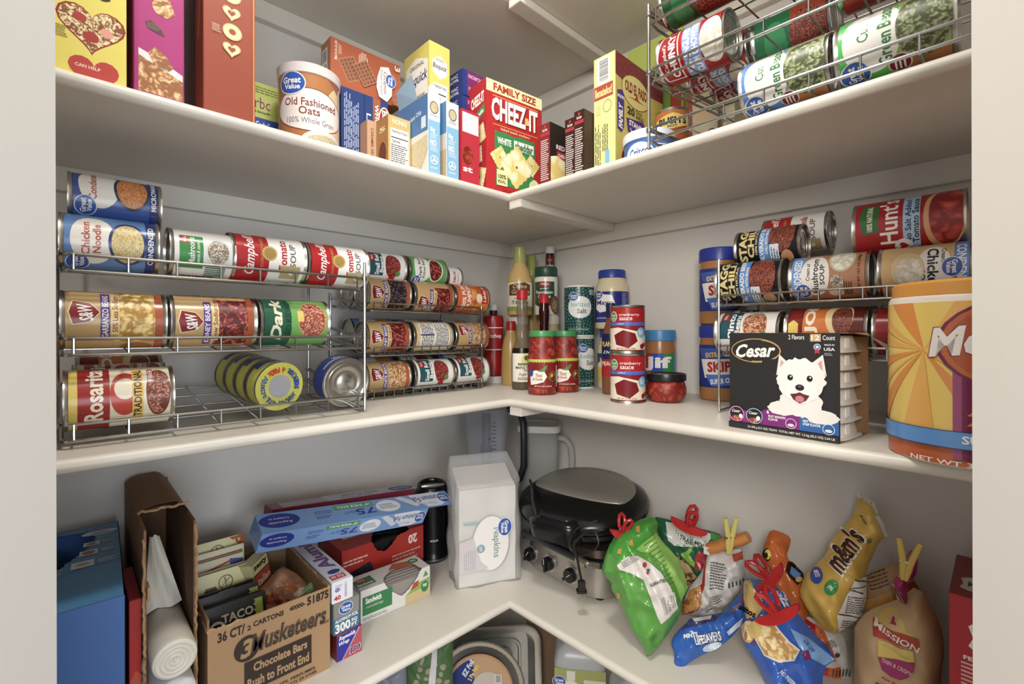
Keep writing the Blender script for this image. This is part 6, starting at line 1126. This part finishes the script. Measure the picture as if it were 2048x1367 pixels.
# trail mix bag (furthest), green chip bag, white chip bag, mint bag
bag('snack_bag','dark green trail mix bag standing behind the bright green bag','bag',Z1((445,185),(520,195),(620,225),(740,262),(850,285),(935,315),(945,420),(900,600),(820,760),(700,900),(560,900),(480,600),(440,380)),(.085,.690,ZL),9,.028,'#1d6640',
 [('p',Z1((535,215),(690,250),(850,300),(850,330),(800,385),(720,380),(600,365),(555,330)),'#e4e6de'),('t',1383,1077,48,10,'TRAIL MIX','#1c4a30',-15,.02),('p',Z1((560,205),(600,190),(660,225),(640,240)),'#4c9c3c'),('p',Z1((850,290),(930,320),(920,350),(850,335)),'#4c9c3c'),('p',Z1((640,430),(740,360),(700,430),(770,520),(700,500)),'#8cc83c'),('e',1402,1108,13,12,'#c83c44'),('e',1410,1120,10,10,'#d85058'),('e',1397,1122,9,9,'#b82c38'),
  ('p',Z1((580,430),(640,440),(720,540),(770,600),(740,680),(690,650),(620,520)),'@nuts'),('e',1362,1118,6,10,40,'#d8b888'),('e',1374,1128,6,10,50,'#d0a870')],seed=3,sm=1)
bag('snack_bag','bright green chip bag leaning at the grill\'s right side with folded top','bag',Z1((95,600),(80,560),(105,470),(135,390),(190,300),(270,250),(340,212),(400,190),(452,188),(485,238),(468,292),(520,370),(570,420),(620,480),(665,580),(692,690),(650,780),(640,880),(560,1000),(500,1080),(410,1192),(378,1120),(330,1040),(260,920),(190,760),(145,690),(148,645)),(.325,.738,ZL),22,.036,'#55a038',
 [('p',Z1((135,390),(190,300),(340,212),(452,190),(485,238),(465,290),(330,410),(240,480),(200,490),(140,440)),'#3a9a24'),('p',Z1((330,255),(350,250),(355,295),(328,290)),'#d89840'),('p',Z1((285,350),(305,345),(312,390),(280,380)),'#d89840'),('p',Z1((205,410),(232,405),(228,445),(200,440)),'#d89840'),('p',Z1((190,720),(215,715),(222,755),(195,760)),'#d89840'),
  ('p',Z1((330,410),(465,300),(520,370),(620,480),(665,580),(690,690),(640,780),(600,660),(520,520),(430,440),(360,430)),'#8cc450'),('g',[('p',Z1((380+i*17,405+i*26-20),(460+i*13,320+i*30+10),(463+i*13,326+i*30+10),(384+i*17,411+i*26-20)),'#5c7c34') for i in range(11)]),
  ('p',Z1((200,520),(270,460),(340,455),(420,500),(500,570),(560,660),(600,760),(620,820),(500,925),(470,860),(420,720),(380,620),(310,580),(220,550)),'#e0dad6'),('p',Z1((490,730),(590,700),(615,820),(520,890)),'#dcd6d2'),('g',[('p',Z1((498+k*8,745-k*2.4),(500+k*8+(k%3),744-k*2.4),(530+k*7+(k%3),860-k*5.5),(528+k*7,861-k*5.5)),'#48443c') for k in range(11)]),
  ('t',1316,1160,34,6,'GUARANTEED','#3c3834',24,.03),('e',1290,1126,4,5,'#c83c3c'),('r',1294,1134,1300,1140,'#3c60b0'),('e',1296,1141,3,3,'#c85038'),('L',1262,1118,34,14,4,32,'#8c8884')],seed=1,wrk=.006,wl=18,rough=.16,wid=.04)
bag('snack_bag','white-backed chip bag with orange rolled top, held by a yellow peg','bag',Z1((842,440),(980,425),(1080,405),(1092,560),(1070,690),(1040,740),(960,820),(860,890),(780,885),(650,878),(655,800),(690,700),(740,640),(800,560),(820,480)),(.150,.762,ZL+.01),12,.030,'#dcdad6',
 [('p',Z1((825,470),(800,560),(790,640),(740,700),(690,740),(655,800),(650,872),(720,860),(780,790),(790,720),(810,640),(815,560)),'#c03c20'),('p',Z1((700,700),(780,650),(790,770),(720,830),(660,840)),'#d89440'),('o',1376,1199,4.5,4.5,1,'#6c3c1c')[:0] or ('e',1376,1199,5,5,'#a0642c'),('p',Z1((1000,440),(1075,425),(1080,480),(1010,480)),'#c04c34'),
  ('L',1436,1145,32,52,10,-2,'#5c5a58'),('L',1432,1190,26,16,4,-2,'#6c6a68'),('L',1483,1160,12,60,8,-85,'#48464a'),('L',1424,1216,26,5,1,10,'#38383a'),('p',Z1((850,880),(930,860),(935,800),(890,790)),'#c8c6c2')],seed=2,wrk=.006,rough=.2)
T=Matrix.Identity(4); a_=at(1418,1097,x=.13); b_=at(1497,1073,x=.115); m=MB(); d_=(Vector(b_)-Vector(a_))
m.tube([Vector(a_)+d_*(i/10)+up*(.0012*math.sin(i*2.1)) for i in range(11)],.0150,mat('#cc8030',.25,bump=.3),14,flat=.8,taper=[.95,1,1,.97,1,1,.98,1,1,.97,.9]); m.box(-.006,-.001,-.008,.006,.001,.008,'#e8e4e0',T=Matrix.Translation(Vector(a_)+Vector((.012,0,0)))@Matrix.Rotation(math.radians(90),4,'Z'))
o=m.build('rolled_top',None); par=bpy.data.objects['snack_bag.004'] if 'snack_bag.004' in bpy.data.objects else None
for q in C.objects:
    if q.get('label','').startswith('white-backed'): o.parent=q; o.matrix_parent_inverse=q.matrix_world.inverted()
peg('pale yellow clothes peg gripping the orange rolled bag top',at(1460,1076,x=.140),-4,1.05)
bag('snack_bag','blue mint bag with white puffy lettering lying in front of the white-backed bag','bag',Z1((1100,700),(1095,830),(1065,960),(980,1060),(880,1120),(720,1200),(640,1265),(590,1232),(600,1150),(568,1080),(600,1010),(680,950),(700,900),(900,870),(960,850),(1000,790)),(.300,.798,ZL),38,.020,'#2a62bc',
 [('p',Z1((620,990),(690,930),(710,905),(880,880),(940,862),(880,930),(760,960)),'#3c3c6c'),('p',Z1((720,905),(860,885),(850,915),(740,930)),'#c8c0b8'),('t',1415,1278,58,19,'LIFESAVERS','#1c3060',22,.06,.2),('t',1415,1278,56,16,'LIFESAVERS','#eceae4',22,.035,.2),('t',1381,1272,30,8,'MINTS','white',20,.04,.2),('e',1424,1294,20,7,20,'#c4d8ec'),('e',1426,1292,13,4,20,'#e8eef4'),('p',Z1((960,1010),(1080,900),(1060,960),(980,1030)),'#d8e0f0'),('p',Z1((990,880),(1060,840),(1070,800),(1000,830)),'#7c5c70'),('r',1482,1194,1490,1206,'#c8283c')],seed=6,wrk=.005,rough=.14)
# orange candy bag, tortilla chip bag, yellow candy bag
bag('snack_bag','orange candy bag with blue picture behind the red clips','bag',Z2((340,328),(410,345),(478,382),(470,440),(442,510),(500,570),(565,630),(600,800),(600,1000),(420,1000),(380,780),(330,640),(292,520),(288,450),(310,390)),(.120,.925,ZL),14,.022,'#cc641c',
 [('e',1534,1107,9,13,'#2c1c14'),('e',1536,1106,6.5,10,'#e8d058'),('e',1533,1108,3.5,6,'#2c1c14'),('p',Z2((455,540),(490,545),(560,620),(560,660),(520,690),(440,600)),'#2c1c14'),('p',Z2((480,570),(545,625),(520,660),(470,610)),'#5c8cc8'),('e',1598,1155,7,5,'#d8b060')],seed=8,wrk=.005,rough=.16)
bag('snack_bag','orange and white snack bag at the bottom behind the blue chip bag','bag',Z2((560,900),(700,960),(830,1030),(860,1180),(855,1500),(560,1500),(540,1200),(520,1000)),(.118,.990,ZL),16,.018,'#d8d4cc',
 [('p',Z2((540,900),(640,960),(720,1050),(760,1180),(640,1150),(540,1010)),'#b8141c'),('p',Z2((640,950),(700,1000),(760,1130),(780,1200),(720,1190),(650,1060)),'#d86420'),('p',Z2((660,1250),(720,1235),(800,1240),(820,1367),(800,1490),(660,1490)),'#c8302c'),('p',Z2((720,1235),(810,1240),(815,1330),(740,1340)),'#d86420'),('e',1675,1306,5,5,'#4c4844'),('L',1664,1285,20,20,5,-60,'#6c6864'),('L',1683,1340,14,40,6,80,'#48464a')],seed=9,rough=.2)
bag('snack_bag','blue tortilla chip bag with clear window, clipped with red clips','bag',Z2((160,672),(220,650),(330,688),(430,760),(500,860),(570,950),(640,1040),(700,1090),(782,1200),(690,1260),(690,1500),(350,1500),(300,1340),(230,1200),(150,1090),(132,1000),(165,900),(155,760)),(.255,.955,ZL-.03),28,.034,'#2f62c0',
 [('p',Z2((160,680),(200,670),(280,760),(300,850),(250,920),(180,930),(160,800)),'#d8b464'),('p',Z2((210,670),(260,680),(330,740),(310,830),(280,800),(230,720)),'#2c68c0'),('t',1519,1187,20,16,'Oz','#e8ecf4',-62,.03,.2),('t',1496,1221,34,12,'stitos','#201c24',-16,.05),('p',Z2((340,700),(420,750),(500,880),(470,900),(400,830),(330,760)),'#2450a8'),('t',1571,1203,48,16,'Size','#e8e8f0',-58,.05,.2),('p',Z2((150,960),(210,920),(280,1010),(240,1110),(180,1070)),'#5c3c7c'),
  ('p',Z2((240,1060),(280,900),(340,920),(400,1000),(470,1080),(535,1130),(500,1200),(400,1215),(300,1170)),'#e8e4dc'),('p',Z2((248,1060),(285,910),(338,930),(396,1008),(464,1088),(525,1135),(494,1190),(400,1204),(306,1160)),'@chip'),('e',1498,1262,15,22,'@chip'),('e',1512,1258,14,17,'#e0c070'),('e',1494,1270,3,9,'#b07848'),
  ('p',Z2((470,990),(600,1060),(770,1200),(700,1240),(600,1180),(530,1110)),'#78a8e0'),('t',1617,1289,24,9,'2.50 OFF','#2c4ca0',-50,.03),('t',1585,1362,54,9,'NO PRESERVATIVES','#dce4f4',-38,.03),('p',Z2((540,1140),(590,1130),(610,1190),(570,1200)),'#7c2c5c')],seed=12,wrk=.008,wl=16,rough=.12,wid=.045)
bag('snack_bag','tall yellow candy bag with brown and white lettering, torn open at its top','bag',Z2((925,82),(985,115),(1040,150),(1060,218),(1100,290),(1125,372),(1065,412),(1040,480),(1000,560),(980,620),(990,720),(985,820),(960,900),(900,970),(800,1035),(705,1012),(640,940),(580,860),(528,762),(565,640),(610,600),(720,490),(735,400),(890,250),(912,170)),(.135,1.020,ZL+.02),14,.034,'#dcb03c',
 [('p',Z2((925,82),(985,115),(1040,150),(1060,218),(1050,225),(1020,170),(975,140),(920,108)),'#e8e4dc'),('p',Z2((1060,230),(1100,290),(1125,372),(1105,380),(1075,300),(1040,240)),'#e8e4dc'),
  ('t',1687,1094,106,54,"m&m's",'#efe8e0',63,.06,.15),('t',1687,1094,100,45,"m&m's",'#4a2c20',63,.04,.15),('t',1726,1037,22,6,'Just','#3c2418',-62,.03),('e',1634,1146,13,15,'#2c58b8'),('t',1635,1142,10,12,'m','white',30,.03),('e',1664,1166,13,16,-35,'#2f9440'),('t',1662,1166,9,9,'m','white',-30,.03),('e',1738,1078,5,5,'#6c8c3c'),
  ('p',Z2((905,650),(985,640),(985,760),(950,900),(880,960),(800,1000),(790,880),(850,760)),'#ece8e2'),('t',1722,1156,22,5,'Nutrition','black',-4,.04),('r',1704,1168,1732,1169.5,'black'),('t',1713,1176,26,5,'Calories','black',-8,.04),('L',1712,1205,38,36,8,-10,'#5c504c'),('p',Z2((800,862),(945,912),(943,918),(799,870)),'#5c2c20'),('L',1700,1244,32,18,4,-16,'#5c504c')],seed=15,wrk=.005,wl=18,rough=.2,wid=.04)
# tan tortilla chip bag, peg, dog biscuit box
MK=[(290,782),(340,745),(420,712),(540,668),(600,640),(700,560),(780,600),(860,740),(905,830),(945,960),(955,1130),(930,1260),(925,1700),(170,1700),(200,1300),(205,900),(240,840)]
bag('snack_bag','tan tortilla chip bag with red logo band and rolled top at right','bag',Z3(*[(315,450),(580,340),(660,420),(740,560),(860,740),(900,900),(900,1100),(560,1100),(300,900),(305,600)]),(.105,1.110,ZL),4,.012,'#a47c50',
 [('L',1758,1155,46,34,5,20,'#4c3828'),('p',Z3((310,660),(520,560),(540,650),(300,750)),'#c08838'),('p',Z3((640,520),(700,500),(870,800),(800,800),(650,620)),'#a8382c'),('t',1848,1202,58,14,'MISSION','#d8b890',-50,.05)],seed=20,rough=.5,wrk=.002)
bag('snack_bag','front of the tan chip bag with red band, yellow arch and magenta half-disc','bag',Z3(*MK),(.150,1.112,ZL-.02),2,.040,'#cba878',
 [('p',Z3((400,770),(440,730),(500,700),(560,700),(620,760),(640,830),(700,850),(690,900),(400,830)),'#d8b850'),('p',Z3((488,770),(510,725),(550,722),(580,770),(580,810),(488,790)),'#d8a890'),('p',Z3((515,775),(530,735),(545,735),(565,785),(500,770)),'#a83028'),('p',Z3((365,765),(745,885),(750,985),(375,870)),'#b83c28'),('t',1794,1250,84,14.5,'MISSION','#f4ead8',-16.5,.025),
  ('p',Z3((418,895),(700,985),(712,1075),(418,1015)),'#e0c050'),('t',1795,1275,46,7,'Restaurant','#c8a888',-14,0,.3),('p',Z3((418,1015),(712,1075),(700,1140),(660,1190),(600,1205),(520,1185),(450,1120)),'#a82c6c'),('t',1795,1303,54,9,'THIN & CRISPY','#e8d0b8',-15,.01),('t',1793,1336,48,6,'Pico de Gallo','#a8382c',-13,.04),('L',1790,1356,80,26,5,-18,'#4c3020')],seed=21,rough=.5,wrk=.004,wl=14,wid=.028,sm=0)
bag('snack_bag','magenta and tan rolled top of the tortilla chip bag under the yellow clip','bag',Z3((515,525),(560,460),(600,400),(660,250),(720,250),(740,330),(720,470),(650,510),(640,560),(655,740),(560,640),(550,590)),(.165,1.108,ZL),2,.014,'#a82464',[('p',Z3((560,460),(600,395),(655,400),(640,480)),'#c08848'),('p',Z3((515,525),(530,520),(560,560),(610,640),(655,740),(560,640),(550,590)),'#e0c8a8'),('p',Z3((530,545),(545,545),(590,620),(630,690),(600,680),(560,610)),'#5c1438')],rough=.25,wid=.012,wrk=.002,step=.004)
for q in list(C.objects):  # those pieces belong to one bag
    l=q.get('label','')
    if l.startswith('front of the tan'): front=q
    if l.startswith('tan tortilla'): backp=q
    if l.startswith('magenta and tan'): topp=q
for q,nm in ((backp,'rear_fold'),(topp,'rolled_top')):
    q.parent=front; q.matrix_parent_inverse=front.matrix_world.inverted(); q.name=nm
    for k in ('label','category'): del q[k]
front['label']='tan tortilla chip bag with red logo band, yellow arch and magenta half-disc'; front.name='snack_bag'
peg('large yellow clothes peg on top of the tan tortilla chip bag',at(1813,1126,x=.185),-6,.92,'#c8a83c',15,0)
carton('dog_biscuit_box','red dog biscuit box at the far right end of the lower shelf','box',*cR(.223,1.270,.124,.165,.25,base=ZL),'#a01c24',
 F=[full(.124,.25,'#b41c28'),('p',[(8,84),(12,88),(16,85),(34,85),(38,88),(42,84),(40,78),(42,73),(38,70),(34,73),(16,73),(12,70),(8,73),(10,78)],'#e8e8e4'),('t',25,78.5,26,7,'MILK-BONE','#1c2848',0,.04),('t',14,66,16,2.4,'FEEDING','#f0dcd8',0,.03),('l',5,50,40,64,6,'#e0a8a8'),('l',5,16,40,44,12,'#e8c8c4'),('r',1,12,48,12.6,'#d88c8c'),('t',16,8,18,2,'INGREDIENTS','#f0dcd8')],
 Tp=[('r',.5,.5,75,99,'#8c1820'),('r',22,52,46,96,'#c8b8b0'),('l',24,54,44,94,9,'#8c7c78'),('p',[(6,40),(12,46),(20,42),(34,42),(42,46),(46,40),(44,28),(46,18),(42,14),(34,18),(20,18),(12,14),(6,18),(8,28)],'#d0c4b4'),('t',26,30,30,12,'MILK-BONE','#3a3c34',0,.05)])
# red clips
clip('red clip pinching the bright green chip bag\'s folded top at its left',0,0,at(1246,1062,x=.295),-14,.95,yaw=30)
clip('red clip with wide jaw centred on the trail mix bag\'s top edge',0,0,at(1378,1048,x=.135),-18,1.15,jw=.070)
clip('red clip upper of two on the blue tortilla chip bag',0,0,at(1535,1150,x=.235),56,1.05,'#a81018',jw=.070,yaw=-20)
clip('red clip lower of two, lying across the blue tortilla chip bag\'s front',0,0,at(1552,1222,x=.290),40,1.05,'#b81018',jw=.082,yaw=-20)
# ---------------------------------------------------------------- under the lower shelf
ZB=.34
FO=mat('#cfcfcc',.32,1,bump=.35,bscale=130)
def facing(p,tilt=0,off=0):
    a=math.degrees(math.atan2(CY-p[1],CX-p[0]))+90+off; return Matrix.Translation(p)@Matrix.Rotation(math.radians(a),4,'Z')@Matrix.Rotation(math.radians(90-tilt),4,'X')
# pie tin standing upright, its bowl side to the room
T=facing((.315,.200,ZB+.136),8); m=MB(); n=96; prof=[(0,.0),(.088,.0),(.112,.024),(.121,.026),(.124,.0285),(.126,.026)]; rings=[]
for r,z in prof[1:]:
    rings.append([m.bm.verts.new(((r+(.0008 if (i%2 and r>.09) else 0))*math.cos(2*PI*i/n),(r+(.0008 if (i%2 and r>.09) else 0))*math.sin(2*PI*i/n),z)) for i in range(n)])
loft(m,rings,FO,True,False); o=m.build('pie_tin',None,T,ang=25); tag(o,'round foil pie tin pack standing upright beneath the lower shelf','pie tin')
m=MB(); m.lathe([(0,.030),(.080,.030),(.090,.031),(.094,.027)],mat('#c8a078',.25),48); u=.001
m.sheet([('p',[(r*math.cos(math.radians(a)),r*math.sin(math.radians(a))) for r,a in [(84,100),(86,110),(87,125),(87,140),(87,155),(87,170),(60,170),(20,120)]],'#1c3488'),('t',-28,62,46,14,'EZ Foil','#e8ecf4',58,.04,.2),('t',-14,50,44,12,'2 Pie Pans','#e8d040',60,.04),('e',24,10,42,40,'#c8c0b4'),('e',18,-4,28,22,'@salsa'),('r',44,20,62,42,'#e8e4e0'),('b',46,22,60,40,'#3c4468')],lambda x,y,n_:(x,y,.0305+n_),u); m.build('label_card',o)
T=facing((.2345,.146,ZB+.128),6,4); m=MB(); rings=[[m.bm.verts.new((x,y,z)) for x,y in rr(w,d,r,8)] for w,d,r,z in ((.24,.18,.03,0),(.27,.205,.04,.040),(.285,.222,.045,.042),(.30,.238,.05,.044),(.306,.245,.052,.046),(.31,.25,.054,.043))]
loft(m,rings,FO,True,False); o=m.build('roasting_pan',None,T,ang=25); tag(o,'large rectangular foil roasting pan standing behind the pie tin','pan')
m=MB(); 
for k in range(2): rings=[[m.bm.verts.new((x,y,z)) for x,y in rr(w,d,r,8)] for w,d,r,z in ((.20-.05*k,.14-.05*k,.03,.001+.001*k),(.195-.05*k,.135-.05*k,.028,.006+.001*k),(.185-.05*k,.125-.05*k,.026,.006+.001*k),(.18-.05*k,.12-.05*k,.025,.001+.001*k))]; loft(m,rings,FO,False,False)
m.build('embossed_ridge',o,ang=40)
carton('paper_bag','plain brown paper bag in the back corner beneath the lower shelf','bag',.10,.055,.34,faceT(.072,.218,ZB,0),kraft('#6c5240') and '#7c6048')
def jug(label,x,y,off):
    T=faceT(x,y,ZB,off); m=MB(); rings=[rring(m,a,a*.92,z,6) for a,z in ((.064,0),(.068,.006),(.069,.235),(.060,.262),(.030,.282),(.019,.288),(.019,.30))]; loft(m,rings,mat('#c8ccd0',.25,alpha=.75)); o=m.build('vinegar_jug',None,T,ang=50); tag(o,label,'jug','vinegar jugs beneath the lower shelf')
    m=MB(); m.lathe([(.021,.296),(.0215,.297),(.0215,.314),(.020,.316),(0,.316)],'#3c4c9c',28); m.build('cap',o)
    m=MB(); m.sheet([('r',0,0,108,150,'#a4ac60'),('e',34,86,30,40,'#e8e8dc'),('t',36,98,44,14,'White','#3c5c48',-10,.02),('t',34,82,46,14,'Vinegar','#3c5c48',-10,.02),('r',26,126,44,146,'#e0e0d0')]+GV(10,122,13)+[('r',62,0,108,130,'#d8d8cc'),('t',84,118,40,8,'Nutrition Facts','black'),('r',64,104,106,106,'black'),('l',64,20,106,100,8,'#484844'),('r',92,60,108,112,'#3c5ca8')],lambda x_,y_,n_:(-.0665+x_,-.0640-n_,.045+y_),.00123); m.build('label',o,ang=0); return o
jug('white vinegar jug with green label under the lower shelf\'s right arm',.118,.398,0); jug('second vinegar jug beside the first, mostly hidden by the shelf edge',.135,.590,4)
bag('gift_bag','green bag with curly pattern and white tag under the lower shelf','bag',[(812,1330),(815,1302),(870,1290),(906,1272),(905,1500),(818,1500)],(.50,.17,ZB),2,.018,'#4c7440',[('g',[('e',828+((i*37)%70),1310+((i*23)%60),5+(i%3),3+(i%4),i*30,'#a89c84') for i in range(16)]),('p',[(864,1296),(874,1294),(870,1358),(856,1356)],'#dcdce0')],rough=.5,wrk=.002,sm=0)
bag('plastic_bag','pale blue-grey bag left of the green patterned bag','bag',[(756,1367),(765,1350),(812,1318),(816,1500),(750,1500)],(.56,.16,ZB),2,.015,'#8c90a8',[],rough=.3,sm=0)
bpy.context.view_layer.update()
